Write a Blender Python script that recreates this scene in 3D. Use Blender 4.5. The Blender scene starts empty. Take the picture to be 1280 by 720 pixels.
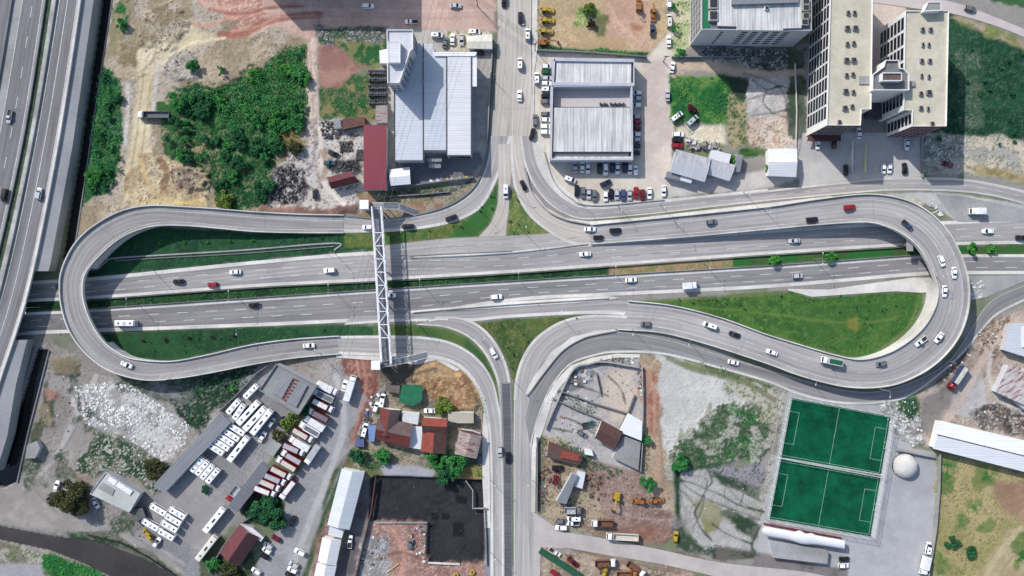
import bpy, math, random
import numpy as np
from mathutils import Vector, Matrix
random.seed(7); RNG = np.random.default_rng(11)
S = 0.32; H = 330.0            # metres per photo pixel on the ground, drone height
scene = bpy.context.scene
col = scene.collection
def P(px, py, z=0.0):
    k = S * (H - z) / H
    return Vector(((px - 640) * k, (360 - py) * k, z))
def W(pts, z=0.0): return [P(x, y, z) for x, y in pts]
G = 0.80
def lin(v):
    v /= 255.0
    return v / 12.92 if v <= 0.04045 else ((v + 0.055) / 1.055) ** 2.4
def C(r, g, b, k=1.0): return (lin(r) * G * k, lin(g) * G * k, lin(b) * G * k, 1.0)

# ------------------------------------------------------------------ materials
MATS = {}
def nodes_of(name):
    m = bpy.data.materials.new(name); m.use_nodes = True
    nt = m.node_tree; nt.nodes.clear()
    out = nt.nodes.new('ShaderNodeOutputMaterial'); b = nt.nodes.new('ShaderNodeBsdfPrincipled')
    nt.links.new(b.outputs[0], out.inputs[0])
    return m, nt, b
def noise(nt, vec, scale, detail=4.0, rough=0.6):
    n = nt.nodes.new('ShaderNodeTexNoise'); n.inputs['Scale'].default_value = scale
    n.inputs['Detail'].default_value = detail; n.inputs['Roughness'].default_value = rough
    if vec is not None: nt.links.new(vec, n.inputs['Vector'])
    return n.outputs[0]
def mapping(nt, vec, scale=(1, 1, 1), rotz=0.0):
    m = nt.nodes.new('ShaderNodeMapping'); m.inputs['Scale'].default_value = scale
    m.inputs['Rotation'].default_value = (0, 0, rotz); nt.links.new(vec, m.inputs['Vector'])
    return m.outputs[0]
def maprange(nt, v, a, b, c, d):
    m = nt.nodes.new('ShaderNodeMapRange'); m.inputs[1].default_value = a; m.inputs[2].default_value = b
    m.inputs[3].default_value = c; m.inputs[4].default_value = d; nt.links.new(v, m.inputs[0]); return m.outputs[0]
def mth(nt, op, a, b=0.0):
    m = nt.nodes.new('ShaderNodeMath'); m.operation = op
    for i, v in enumerate((a, b)):
        if isinstance(v, (int, float)): m.inputs[i].default_value = v
        else: nt.links.new(v, m.inputs[i])
    return m.outputs[0]
def vscale(nt, colr, fac):
    m = nt.nodes.new('ShaderNodeVectorMath'); m.operation = 'SCALE'
    if isinstance(colr, tuple): m.inputs[0].default_value = colr[:3]
    else: nt.links.new(colr, m.inputs[0])
    nt.links.new(fac, m.inputs['Scale']); return m.outputs[0]
def mixc(nt, fac, a, b):
    m = nt.nodes.new('ShaderNodeMix'); m.data_type = 'RGBA'
    nt.links.new(fac, m.inputs[0])
    for s, v in ((6, a), (7, b)):
        if isinstance(v, tuple): m.inputs[s].default_value = v
        else: nt.links.new(v, m.inputs[s])
    return m.outputs[2]
def pos(nt): return nt.nodes.new('ShaderNodeNewGeometry').outputs['Position']
def objco(nt): return nt.nodes.new('ShaderNodeTexCoord').outputs['Object']
def bump(nt, b, v, dist, strength=0.6):
    n = nt.nodes.new('ShaderNodeBump'); n.inputs['Distance'].default_value = dist; n.inputs['Strength'].default_value = strength
    nt.links.new(v, n.inputs['Height']); nt.links.new(n.outputs[0], b.inputs['Normal'])

def plain(name, c, rough=0.7, metal=0.0, var=0.12, scale=0.6, coat=0.0, world=False):
    if name in MATS: return MATS[name]
    m, nt, b = nodes_of(name)
    v = pos(nt) if world else objco(nt)
    n = noise(nt, v, scale, 5)
    nt.links.new(vscale(nt, c, maprange(nt, n, 0.25, 0.75, 1 - var, 1 + var)), b.inputs['Base Color'])
    b.inputs['Roughness'].default_value = rough; b.inputs['Metallic'].default_value = metal
    b.inputs['Coat Weight'].default_value = coat
    MATS[name] = m; return m
def weathered(name, c, dark=0.72, rough=0.85, s1=0.06, s2=0.9):
    """concrete, plaster: large stains, small blotches and fine grain"""
    if name in MATS: return MATS[name]
    m, nt, b = nodes_of(name); v = pos(nt)
    a = maprange(nt, noise(nt, v, s1, 3), 0.35, 0.65, dark, 1.08)
    d = maprange(nt, noise(nt, v, s2, 6, 0.7), 0.3, 0.7, 0.86, 1.1)
    e = maprange(nt, noise(nt, v, 6.0, 2), 0.3, 0.7, 0.94, 1.06)
    nt.links.new(vscale(nt, c, mth(nt, 'MULTIPLY', mth(nt, 'MULTIPLY', a, d), e)), b.inputs['Base Color'])
    b.inputs['Roughness'].default_value = rough
    bump(nt, b, noise(nt, v, 2.5, 5), 0.05)
    MATS[name] = m; return m
def sheet_metal(name, c, ang=0.0, pitch=1.0, stain=0.25, rough=0.45, stripe=0.12, rust=None):
    """ribbed roof sheets; ribs run along direction ang (radians)"""
    if name in MATS: return MATS[name]
    m, nt, b = nodes_of(name); v = mapping(nt, pos(nt), (1, 1, 1), -ang)
    w = nt.nodes.new('ShaderNodeTexWave'); w.bands_direction = 'Y'; w.inputs['Scale'].default_value = 0.314 / pitch
    w.inputs['Distortion'].default_value = 0.0; nt.links.new(v, w.inputs['Vector'])
    rib = maprange(nt, w.outputs['Fac'], 0, 1, 1 - stripe, 1.0)
    st = maprange(nt, noise(nt, mapping(nt, v, (0.05, 1.1, 1)), 1.0, 5, 0.7), 0.35, 0.65, 1 - stain, 1.04)
    bl = maprange(nt, noise(nt, v, 0.12, 4), 0.3, 0.7, 1 - stain * 0.5, 1.05)
    f = mth(nt, 'MULTIPLY', mth(nt, 'MULTIPLY', rib, st), bl)
    out = vscale(nt, c, f)
    if rust:
        k = maprange(nt, noise(nt, mapping(nt, v, (0.25, 1.2, 1)), 0.9, 6, 0.75), 0.50, 0.60, 0, 0.85)
        out = mixc(nt, k, out, rust)
    nt.links.new(out, b.inputs['Base Color'])
    b.inputs['Roughness'].default_value = rough; b.inputs['Metallic'].default_value = 0.0
    bump(nt, b, w.outputs['Fac'], 0.06, 0.5)
    MATS[name] = m; return m
def tiles(name, c, ang=0.0):
    if name in MATS: return MATS[name]
    m, nt, b = nodes_of(name); v = mapping(nt, pos(nt), (1, 1, 1), -ang)
    w = nt.nodes.new('ShaderNodeTexWave'); w.bands_direction = 'Y'; w.inputs['Scale'].default_value = 0.9
    w.inputs['Distortion'].default_value = 1.0; nt.links.new(v, w.inputs['Vector'])
    f = mth(nt, 'MULTIPLY', maprange(nt, w.outputs['Fac'], 0, 1, 0.75, 1.05), maprange(nt, noise(nt, v, 0.7, 6, 0.75), 0.3, 0.7, 0.6, 1.25))
    nt.links.new(vscale(nt, c, f), b.inputs['Base Color']); b.inputs['Roughness'].default_value = 0.85
    bump(nt, b, w.outputs['Fac'], 0.05, 0.6)
    MATS[name] = m; return m
def asphalt(name, c, track=0.17, joint=0):
    """u runs along the road, v across it (0..1), v2 metres"""
    m, nt, b = nodes_of(name)
    uv = nt.nodes.new('ShaderNodeUVMap').outputs[0]; p = pos(nt)
    streak = maprange(nt, noise(nt, mapping(nt, uv, (0.012, 0.55, 1)), 1.0, 4, 0.65), 0.3, 0.7, 1 - track * 1.3, 1 + track)
    streak2 = maprange(nt, noise(nt, mapping(nt, uv, (0.05, 2.2, 1)), 1.0, 3, 0.6), 0.3, 0.7, 0.94, 1.06)
    blot = maprange(nt, noise(nt, p, 0.035, 4, 0.6), 0.3, 0.7, 0.88, 1.10)
    fine = maprange(nt, noise(nt, p, 1.6, 6, 0.75), 0.3, 0.7, 0.92, 1.08)
    crack = maprange(nt, noise(nt, mapping(nt, uv, (0.35, 0.02, 1)), 1.0, 1), 0.70, 0.72, 1.0, 0.93)
    patch = nt.nodes.new('ShaderNodeTexVoronoi'); patch.feature = 'F1'; patch.inputs['Scale'].default_value = 1.0
    nt.links.new(mapping(nt, uv, (0.018, 0.22, 1)), patch.inputs['Vector'])
    sep = nt.nodes.new('ShaderNodeSeparateColor'); nt.links.new(patch.outputs['Color'], sep.inputs[0])
    pt = maprange(nt, sep.outputs[0], 0, 1, 0.89, 1.08)
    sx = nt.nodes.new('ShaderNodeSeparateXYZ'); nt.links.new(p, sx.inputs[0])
    f = mth(nt, 'MULTIPLY', streak, maprange(nt, sx.outputs[0], -190, -30, 0.80, 1.0))  # western roads darkened: cloud shade and vignette put into the colour
    su = nt.nodes.new('ShaderNodeSeparateXYZ'); nt.links.new(uv, su.inputs[0])
    lane = mth(nt, 'COSINE', mth(nt, 'MULTIPLY', su.outputs[1], 3.9), 0.0)
    band = mth(nt, 'MULTIPLY', maprange(nt, lane, -1, 1, 0.0, 1.0), maprange(nt, noise(nt, mapping(nt, uv, (0.01, 0.4, 1)), 1.0, 2), 0.35, 0.65, 0.04, 0.19))
    band = mth(nt, 'SUBTRACT', 1.0, band)
    stain = maprange(nt, noise(nt, mapping(nt, uv, (0.09, 0.8, 1)), 1.0, 3, 0.5), 0.60, 0.72, 1.0, 0.80)
    jn = mth(nt, 'LESS_THAN', mth(nt, 'MODULO', su.outputs[0], joint), 0.22) if joint else None
    for x in (streak2, blot, fine, crack, pt, band, stain): f = mth(nt, 'MULTIPLY', f, x)
    if joint: f = mth(nt, 'MULTIPLY', f, maprange(nt, jn, 0, 1, 1.0, 0.72))
    nt.links.new(vscale(nt, c, f), b.inputs['Base Color']); b.inputs['Roughness'].default_value = 0.85
    bump(nt, b, noise(nt, p, 5, 3), 0.02, 0.4)
    MATS[name] = m; return m
def foliage(name, c1, c2, c3):
    if name in MATS: return MATS[name]
    m, nt, b = nodes_of(name)
    g = nt.nodes.new('ShaderNodeNewGeometry')
    r = nt.nodes.new('ShaderNodeValToRGB'); r.color_ramp.elements[0].color = c1; r.color_ramp.elements[1].color = c3
    r.color_ramp.elements[0].position = 0.1; r.color_ramp.elements[1].position = 0.95
    e = r.color_ramp.elements.new(0.55); e.color = c2
    k = mth(nt, 'ADD', mth(nt, 'MULTIPLY', g.outputs['Random Per Island'], 0.45), maprange(nt, noise(nt, g.outputs['Position'], 0.22, 4), 0.3, 0.7, 0, 0.55))
    nt.links.new(k, r.inputs[0]); nt.links.new(r.outputs[0], b.inputs['Base Color'])
    b.inputs['Roughness'].default_value = 0.75; b.inputs['Specular IOR Level'].default_value = 0.2
    MATS[name] = m; return m
def glassy(name, c, rough=0.12):
    if name in MATS: return MATS[name]
    m, nt, b = nodes_of(name); n = noise(nt, objco(nt), 0.8, 2)
    nt.links.new(vscale(nt, c, maprange(nt, n, 0.3, 0.7, 0.8, 1.2)), b.inputs['Base Color'])
    b.inputs['Roughness'].default_value = rough; MATS[name] = m; return m

# ------------------------------------------------------------------ mesh building
class MB:
    def __init__(s): s.v = []; s.f = []; s.m = []; s.uv = []
    def poly(s, pts, m=0, uv=None):
        i = len(s.v); s.v += [tuple(p) for p in pts]; s.f.append(tuple(range(i, i + len(pts)))); s.m.append(m)
        s.uv += uv if uv else [(p[0], p[1]) for p in pts]
    def grid(s, rows, m=0, close=False):
        """rows of points joined into quads sharing vertices"""
        n = len(rows[0]); i0 = len(s.v)
        for r in rows: s.v += [tuple(p) for p in r]
        for a in range(len(rows) - 1):
            for k in range(n if close else n - 1):
                k2 = (k + 1) % n
                s.f.append((i0 + a * n + k, i0 + a * n + k2, i0 + (a + 1) * n + k2, i0 + (a + 1) * n + k)); s.m.append(m)
                s.uv += [(0, 0)] * 4
        return i0
    def box(s, c, size, rz=0.0, m=0, top=1.0, topm=None):
        hx, hy, hz = size[0] / 2, size[1] / 2, size[2] / 2; cr, sr = math.cos(rz), math.sin(rz)
        def q(x, y, z): return (c[0] + x * cr - y * sr, c[1] + x * sr + y * cr, c[2] + z)
        b = [q(x, y, -hz) for x, y in ((-hx, -hy), (hx, -hy), (hx, hy), (-hx, hy))]
        t = [q(x * top, y * top, hz) for x, y in ((-hx, -hy), (hx, -hy), (hx, hy), (-hx, hy))]
        i = len(s.v); s.v += b + t
        for k, fc in enumerate(((3, 2, 1, 0), (4, 5, 6, 7), (0, 1, 5, 4), (1, 2, 6, 5), (2, 3, 7, 6), (3, 0, 4, 7))):
            s.f.append(tuple(i + j for j in fc)); s.m.append(topm if (k == 1 and topm is not None) else m); s.uv += [(0, 0)] * 4
    def prism(s, pts, z0, z1, m=0, topm=None, cap=True, z0s=None):
        n = len(pts)
        area = sum(pts[i][0] * pts[(i + 1) % n][1] - pts[(i + 1) % n][0] * pts[i][1] for i in range(n))
        if area < 0: pts = pts[::-1]
        i = len(s.v)
        s.v += [(p[0], p[1], z0) for p in pts] + [(p[0], p[1], z1) for p in pts]
        for k in range(n):
            k2 = (k + 1) % n; s.f.append((i + k, i + k2, i + n + k2, i + n + k)); s.m.append(m); s.uv += [(0, 0)] * 4
        if cap:
            s.f.append(tuple(range(i + n, i + 2 * n))); s.m.append(m if topm is None else topm); s.uv += [(p[0], p[1]) for p in pts]
    def tube(s, pts, r, n=6, m=0):
        pts = [Vector(p) for p in pts]; rs = r if isinstance(r, (list, tuple)) else [r] * len(pts); rows = []
        for k, p in enumerate(pts):
            d = (pts[min(k + 1, len(pts) - 1)] - pts[max(k - 1, 0)]).normalized()
            u = d.orthogonal().normalized() if abs(d.z) > 0.9 else d.cross(Vector((0, 0, 1))).normalized()
            w = d.cross(u).normalized()
            rows.append([p + rs[k] * (math.cos(a) * u + math.sin(a) * w) for a in [2 * math.pi * j / n for j in range(n)]])
        i0 = s.grid(rows, m, close=True)
        for a in (0, len(rows) - 1):
            s.f.append(tuple(i0 + a * n + j for j in (range(n) if a else reversed(range(n))))); s.m.append(m); s.uv += [(0, 0)] * n
    def bar(s, a, b, w, h=None, m=0):
        """square bar from a to b"""
        a, b = Vector(a), Vector(b); h = h or w; d = (b - a).normalized()
        u = d.orthogonal().normalized() if abs(d.z) > 0.95 else d.cross(Vector((0, 0, 1))).normalized(); n = u.cross(d).normalized()
        rows = [[p + su * u * w / 2 + sn * n * h / 2 for su, sn in ((-1, -1), (1, -1), (1, 1), (-1, 1))] for p in (a, b)]
        i0 = s.grid(rows, m, close=True)
        for q in ((3, 2, 1, 0), (4, 5, 6, 7)): s.f.append(tuple(i0 + j for j in q)); s.m.append(m); s.uv += [(0, 0)] * 4
    def mesh(s, name, mats, off=None, smooth=False):
        me = bpy.data.meshes.new(name)
        v = s.v if off is None else [(p[0] - off[0], p[1] - off[1], p[2] - off[2]) for p in s.v]
        me.from_pydata(v, [], s.f)
        mats = mats if isinstance(mats, (list, tuple)) else [mats]
        for x in mats: me.materials.append(x)
        if len(mats) > 1: me.polygons.foreach_set('material_index', s.m)
        ul = me.uv_layers.new(name='UVMap')
        ul.data.foreach_set('uv', np.array(s.uv, dtype=np.float32).ravel())
        if smooth: me.polygons.foreach_set('use_smooth', [True] * len(s.f))
        me.update(); return me
    def build(s, name, mats, parent=None, smooth=False):
        off = parent_world(parent) if parent else None
        return link(name, s.mesh(name, mats, off, smooth), parent)
def parent_world(o):
    v = Vector(o.location)
    while o.parent: o = o.parent; v += Vector(o.location)
    return v
def link(name, data, parent=None, loc=None):
    o = bpy.data.objects.new(name, data); col.objects.link(o)
    if parent: o.parent = parent
    if loc is not None: o.location = loc
    return o
def tag(o, label=None, cat=None, group=None, kind=None):
    for k, v in (('label', label), ('category', cat), ('group', group), ('kind', kind)):
        if v: o[k] = v
    return o
def thing(name, label, cat, loc=(0, 0, 0), rz=0.0, group=None):
    o = link(name, None, None, loc); o.rotation_euler = (0, 0, rz); o.empty_display_size = 0.5
    return tag(o, label, cat, group)
def struct(o): o['kind'] = 'structure'; return o

# ------------------------------------------------------------------ curves and strips
def catmull(pts, sub=8):
    pts = [np.array(p, float) for p in pts]
    out = []
    for i in range(len(pts) - 1):
        p0 = pts[i - 1] if i else 2 * pts[0] - pts[1]; p1 = pts[i]; p2 = pts[i + 1]
        p3 = pts[i + 2] if i + 2 < len(pts) else 2 * pts[-1] - pts[-2]
        for k in range(sub):
            t = k / sub
            out.append(0.5 * (2 * p1 + (p2 - p0) * t + (2 * p0 - 5 * p1 + 4 * p2 - p3) * t * t + (3 * p1 - p0 - 3 * p2 + p3) * t ** 3))
    out.append(pts[-1]); return np.array(out)
def resample(pl, n):
    d = np.r_[0, np.cumsum(np.linalg.norm(np.diff(pl[:, :2], axis=0), axis=1))]; t = np.linspace(0, d[-1], n)
    return np.stack([np.interp(t, d, pl[:, k]) for k in range(pl.shape[1])], 1)
def world(pl):
    """(px,py,z) rows to metres"""
    k = S * (H - pl[:, 2]) / H
    return np.stack([(pl[:, 0] - 640) * k, (360 - pl[:, 1]) * k, pl[:, 2]], 1)
def edge(pts, z=0.0, n=None, smooth=True):
    a = np.array([(p[0], p[1], p[2] if len(p) > 2 else z) for p in pts], float)
    a = catmull(a, 8) if smooth else a
    return world(resample(a, n) if n else a)
ROADMASK = []                # px polygons of ground-level roads
class Strip:
    def __init__(s, L, R, z=0.0, n=60, paired=False):
        if paired:
            s.L = edge(L, z); s.R = edge(R, z)
        else:
            s.L = edge(L, z, n); s.R = edge(R, z, n)
        s.z = z; c = (s.L + s.R) / 2
        s.u = np.r_[0, np.cumsum(np.linalg.norm(np.diff(c, axis=0), axis=1))]
        s.w = np.linalg.norm((s.L - s.R)[:, :2], axis=1)
    def mesh(s, mb, f0=0.0, f1=1.0, dz=0.0, m=0, d0=None, d1=None, steps=1):
        """sheet between fractions f0..f1, or distances d0 from L / d1 from R in metres"""
        a0 = np.full(len(s.w), f0) if d0 is None else (d0 / s.w if d0 >= 0 else 1 + d0 / s.w)
        a1 = np.full(len(s.w), f1) if d1 is None else (d1 / s.w if d1 >= 0 else 1 + d1 / s.w)
        A = s.L + (s.R - s.L) * a0[:, None]; B = s.L + (s.R - s.L) * a1[:, None]
        for i in range(len(A) - 1):
            q = [A[i], B[i], B[i + 1], A[i + 1]]; q = [(p[0], p[1], p[2] + dz) for p in q]
            uv = [(s.u[i], a0[i] * s.w[i]), (s.u[i], a1[i] * s.w[i]), (s.u[i + 1], a1[i + 1] * s.w[i + 1]), (s.u[i + 1], a0[i + 1] * s.w[i + 1])]
            if (q[1][0] - q[0][0]) * (q[2][1] - q[0][1]) - (q[1][1] - q[0][1]) * (q[2][0] - q[0][0]) < 0: q.reverse(); uv.reverse()
            mb.poly(q, m, uv)
    def at(s, u, f):
        return np.array([np.interp(u, s.u, (s.L + (s.R - s.L) * f)[:, k]) for k in range(3)])
    def mark(s, mb, f, w=0.18, dash=None, gap=7.5, dz=0.004, u0=None, u1=None, m=0, start=0.0, dist=None):
        u = (u0 or 0) + start; end = min(u1 or s.u[-1], s.u[-1]); step = dash or 4.0
        ff = lambda uu: f if dist is None else (dist / np.interp(uu, s.u, s.w) if dist >= 0 else 1 + dist / np.interp(uu, s.u, s.w))
        while u < end - 0.2:
            e = min(u + step, end); a, b = s.at(u, ff(u)), s.at(e, ff(e)); d = b - a
            nrm = np.array([-d[1], d[0], 0]); nrm = nrm / (np.linalg.norm(nrm) + 1e-9) * w / 2
            up = np.array([0, 0, dz])
            mb.poly([a - nrm + up, b - nrm + up, b + nrm + up, a + nrm + up], m)
            u = e + (gap if dash else 0)
def path_wall(mb, pl, thick, h, z0=None, m=0, topm=None, taper=1.0):
    """wall along a 3-D polyline (n,3): base at pl z (or z0), height h"""
    pl = np.array(pl, float); rows = []
    for i in range(len(pl)):
        d = pl[min(i + 1, len(pl) - 1)] - pl[max(i - 1, 0)]
        nr = np.array([-d[1], d[0], 0]); nr = nr / (np.linalg.norm(nr) + 1e-9) * thick / 2
        b = pl[i].copy(); t = pl[i].copy(); t[2] += h
        if z0 is not None: b[2] = z0
        rows.append([b - nr, t - nr * taper, t + nr * taper, b + nr])
    i0 = mb.grid(rows, m, close=True); n = len(rows)
    for a in (0, n - 1):
        mb.f.append(tuple(i0 + a * 4 + j for j in (range(4) if a else reversed(range(4))))); mb.m.append(m); mb.uv += [(0, 0)] * 4
def inpoly(X, Y, poly):
    r = np.zeros(X.shape, bool); n = len(poly); j = n - 1
    for i in range(n):
        xi, yi = poly[i]; xj, yj = poly[j]
        if yi != yj: r ^= ((yi > Y) != (yj > Y)) & (X < (xj - xi) * (Y - yi) / (yj - yi) + xi)
        j = i
    return r
def pdist(X, Y, poly):
    d = np.full(X.shape, 1e9); n = len(poly)
    for i in range(n):
        x1, y1 = poly[i]; x2, y2 = poly[(i + 1) % n]; dx, dy = x2 - x1, y2 - y1; L2 = dx * dx + dy * dy + 1e-9
        t = np.clip(((X - x1) * dx + (Y - y1) * dy) / L2, 0, 1)
        d = np.minimum(d, (X - x1 - t * dx) ** 2 + (Y - y1 - t * dy) ** 2)
    return np.sqrt(d)
def vnoise(X, Y, scale, seed, octaves=4, gain=0.55):
    rng = np.random.default_rng(seed); out = np.zeros(X.shape); amp = 1.0; tot = 0
    for o in range(octaves):
        t = rng.random((256, 256)); x = X / scale + 37.1 * o + seed * 3.3; y = Y / scale + 11.7 * o + seed * 7.7
        ix = np.floor(x).astype(int); iy = np.floor(y).astype(int); fx = x - ix; fy = y - iy
        fx = fx * fx * (3 - 2 * fx); fy = fy * fy * (3 - 2 * fy)
        g = lambda a, b: t[a % 256, b % 256]
        out += amp * ((g(ix, iy) * (1 - fx) + g(ix + 1, iy) * fx) * (1 - fy) + (g(ix, iy + 1) * (1 - fx) + g(ix + 1, iy + 1) * fx) * fy)
        tot += amp; amp *= gain; scale /= 2.03
    return out / tot
# ================================================================== ROADS
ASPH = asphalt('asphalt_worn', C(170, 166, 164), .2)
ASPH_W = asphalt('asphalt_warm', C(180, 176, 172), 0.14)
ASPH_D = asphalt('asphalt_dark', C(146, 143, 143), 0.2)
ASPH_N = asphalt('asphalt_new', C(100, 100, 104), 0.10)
CONC = weathered('concrete_pale', C(224, 220, 213))
CONC_G = weathered('concrete_grey', C(166, 165, 164))
CONC_D = weathered('concrete_dark', C(128, 130, 132))
PAINT = plain('road_paint', C(214, 214, 211), 0.6, var=0.4, scale=1.1, world=True)
zc = [0.02]
def nz(): zc[0] += 0.004; return zc[0]
marks = MB()
ALLSTRIPS = []
def road(name, L, R, mat=None, n=60, mask=True, shoulders=(0, 0), smat=None):
    s = Strip(L, R, nz(), n); mb = MB(); s.mesh(mb)
    o = struct(mb.build(name, mat or ASPH))
    if mask: ROADMASK.append([(p[0], p[1]) for p in L] + [(p[0], p[1]) for p in R][::-1])
    if shoulders[0] or shoulders[1]:
        z = nz(); mb = MB()
        if shoulders[0]: s.mesh(mb, d0=0.0, d1=shoulders[0], dz=z - s.z)
        if shoulders[1]: s.mesh(mb, d0=-shoulders[1], d1=-0.001, dz=z - s.z)
        struct(mb.build('road_shoulder', smat or CONC))
    return s
def sheet(name, pts, mat, mask=True, smooth=False, z=None):
    z = z or nz(); a = edge(pts + ([pts[0]] if smooth else []), z, smooth=smooth)
    mb = MB(); mb.prism([tuple(p) for p in (a[:-1] if smooth else a)], z - 0.002, z)
    if mask: ROADMASK.append(list(pts))
    return struct(mb.build(name, mat))

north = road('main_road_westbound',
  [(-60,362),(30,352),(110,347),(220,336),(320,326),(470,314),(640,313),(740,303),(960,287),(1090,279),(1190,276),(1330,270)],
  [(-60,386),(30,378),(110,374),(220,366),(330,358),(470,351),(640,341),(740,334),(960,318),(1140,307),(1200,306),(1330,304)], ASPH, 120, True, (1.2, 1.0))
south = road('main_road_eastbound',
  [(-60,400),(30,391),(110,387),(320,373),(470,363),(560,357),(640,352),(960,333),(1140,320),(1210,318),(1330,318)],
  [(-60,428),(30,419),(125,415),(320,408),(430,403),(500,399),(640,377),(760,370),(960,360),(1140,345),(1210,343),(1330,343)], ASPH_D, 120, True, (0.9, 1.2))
topns = road('side_street_north', [(621,-30),(622,60),(618,120),(613,180),(612,210)], [(664,-30),(664,60),(665,120),(668,180),(668,210)], asphalt('street_pale', C(200, 192, 182), .12), 40)
westb = road('ramp_approach_northwest',
  [(613,170),(611,190),(606,212),(592,238),(565,257),(530,268),(480,274),(430,270)],
  [(640,170),(634,190),(624,218),(606,254),(586,270),(555,281),(500,289),(430,291)], asphalt('street_mid', C(178, 174, 171), .15), 50, True, (0.5, 1.1))
midlane = road('link_lane_north', [(622,180),(623,235),(621,258),(613,279),(597,297)], [(645,180),(637,235),(636,260),(633,284),(632,300)], MATS['street_pale'], 30)
slip = road('slip_road_north',
  [(470,308),(520,302),(560,298),(600,296),(650,294),(690,291),(735,284)],
  [(470,320),(515,319),(560,317),(640,314),(700,309),(740,305)], ASPH_W, 40)
eastln = road('ramp_approach_northeast',
  [(650,170),(654,205),(663,235),(681,262),(705,276),(735,283),(760,281)],
  [(638,170),(639,205),(644,238),(660,268),(690,293),(720,306),(750,305)], MATS['street_pale'], 40, True, (0, 1.0))
service_n = road('service_road_north',
  [(667,170),(674,205),(690,232),(712,251),(740,260),(800,255),(880,246),(960,238),(1060,226.5),(1110,222),(1150,221.5),(1200,223),(1240,229),(1280,238),(1330,250)],
  [(650,170),(656,205),(668,233),(688,256),(708,268),(732,274),(800,269),(880,260),(960,251),(1050,243),(1100,239),(1150,238),(1200,240),(1240,245),(1280,255),(1330,268)], ASPH, 100, True, (0.7, 0.5))
exitlane = road('exit_lane_south',
  [(440,395),(515,391.5),(580,389),(640,384.5),(700,380),(760,376),(800,377)],
  [(430,406),(500,402),(560,402),(592,401.5),(640,397),(740,392.5),(800,396)], ASPH, 50, True, (0, 1.2))
swcurve = road('ramp_approach_southwest_inner',
  [(545,396),(575,397),(600,407),(620,428),(633,455),(639,485),(640,520)],
  [(520,406),(555,409),(586,422),(606,443),(619,470),(624,495),(625,525)], ASPH, 50, True, (0.9, 0.9))
lower = road('ramp_approach_southwest',
  [(420,443),(470,445),(520,446),(555,450),(580,463),(598,488),(608,520),(612,560),(613,640),(613,750)],
  [(420,420),(470,419.5),(525,420.5),(565,428),(595,446),(614,471),(622,498),(628,540),(630,640),(630,750)], MATS['street_mid'], 80, True, (1.0, 0.8))
botns_w = road('street_south_inner_lane', [(624,478),(627,560),(629,640),(630,750)], [(640,478),(640,560),(640,640),(640,750)], ASPH_D, 40)
sheet('resurfaced_lane', [(627.5,480),(637.5,480),(639,560),(639.5,740),(630.5,740),(630,560)], ASPH_N, False)
botns_e = road('street_south', [(643,478),(642,560),(642,640),(642,750)], [(668,478),(665,545),(667,600),(669,650),(676,750)], ASPH_W, 40)
seinner = road('ramp_approach_southeast',
  [(642,500),(645,470),(655,442),(672,420),(700,402),(735,394),(790,395.5),(830,401)],
  [(658,500),(667,472),(690,440),(715,422),(745,414),(770,411.5),(800,412),(830,416)], ASPH_W, 50, True, (0.8, 0))
service_s = road('service_road_south',
  [(656,520),(664,490),(680,465),(703,438),(727,422),(767,414),(815,420),(860,431),(960,461),(1050,486),(1110,486),(1180,456),(1215,408),(1230,384),(1255,366),(1330,338)],
  [(663,560),(669,535),(681,500),(693,478),(713,456),(740,446),(770,441),(830,443.5),(900,461),(960,478),(1000,494),(1050,504.5),(1105,503.5),(1145,491),(1200,446),(1228,413),(1248,393),(1290,372),(1340,350)][:19], ASPH_D, 110, True, (0, 0.7))
dirtroad_b = road('dirt_road_south', [(668,660),(700,664),(760,674),(830,688),(900,703),(1000,714),(1040,722)], [(668,684),(700,684),(760,694),(830,706),(900,722),(960,735),(1030,748)], plain('dirt_road', C(186,178,173), 0.9, var=0.18, scale=0.15, world=True), 40)
sheet('dirt_road_mouth', [(667,640),(690,656),(705,664),(705,686),(676,684),(675,720),(667,720)], MATS['dirt_road'])
road_tr = road('road_northeast', [(1085,-40),(1140,-8),(1200,5),(1290,40),(1340,60)], [(1085,2),(1140,10),(1195,18),(1260,38),(1330,70)], plain('road_dusty', C(196,186,182), 0.9, var=0.12, scale=0.2, world=True), 40)
sheet('paved_apron', [(1170,243),(1200,245),(1280,261),(1330,272),(1330,276),(1197,277),(1185,262)], CONC_G)
sheet('paved_apron_south', [(1208,345),(1330,343),(1280,352),(1232,372),(1213,375)], CONC_G)
# concrete strips and gores
sheet('concrete_gore_northeast', [(657,213),(664,236),(682,259),(706,272),(735,277),(800,272),(880,263),(960,254),(1040,245),(1042,248),(960,259),(880,268),(800,276),(740,282),(706,276),(684,265),(665,243)], CONC)
sheet('concrete_gore_southeast', [(656,492),(667,471),(690,439),(715,421),(745,413.5),(768,411.5),(772,413),(747,417.5),(729,422),(704,437),(681,464),(662,494)], CONC)
sheet('concrete_separator', [(513,388.5),(640,377),(760,370),(775,372),(760,375.5),(640,384),(513,391.5)], CONC)
sheet('traffic_island_north', [(513,321.5),(520,319.5),(640,314),(735,304.5),(640,317.5),(525,324)], CONC)
sheet('footpath_southeast', [(985,361),(1035,362),(1090,354),(1140,347),(1166,347),(1167,364),(1152,366),(1120,364),(1015,371),(985,363)], CONC)
sheet('pavement_southwest', [(605,505),(611,528),(613,600),(613,660),(606,660),(603,600),(603,540)], CONC)
sheet('pavement_southeast', [(669,535),(681,500),(693,478),(713,457),(740,447),(770,442),(800,443),(800,447),(772,447),(742,452),(718,463),(700,484),(690,502),(680,535),(670,560),(669,640),(664,640),(665,560)], CONC)
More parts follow.
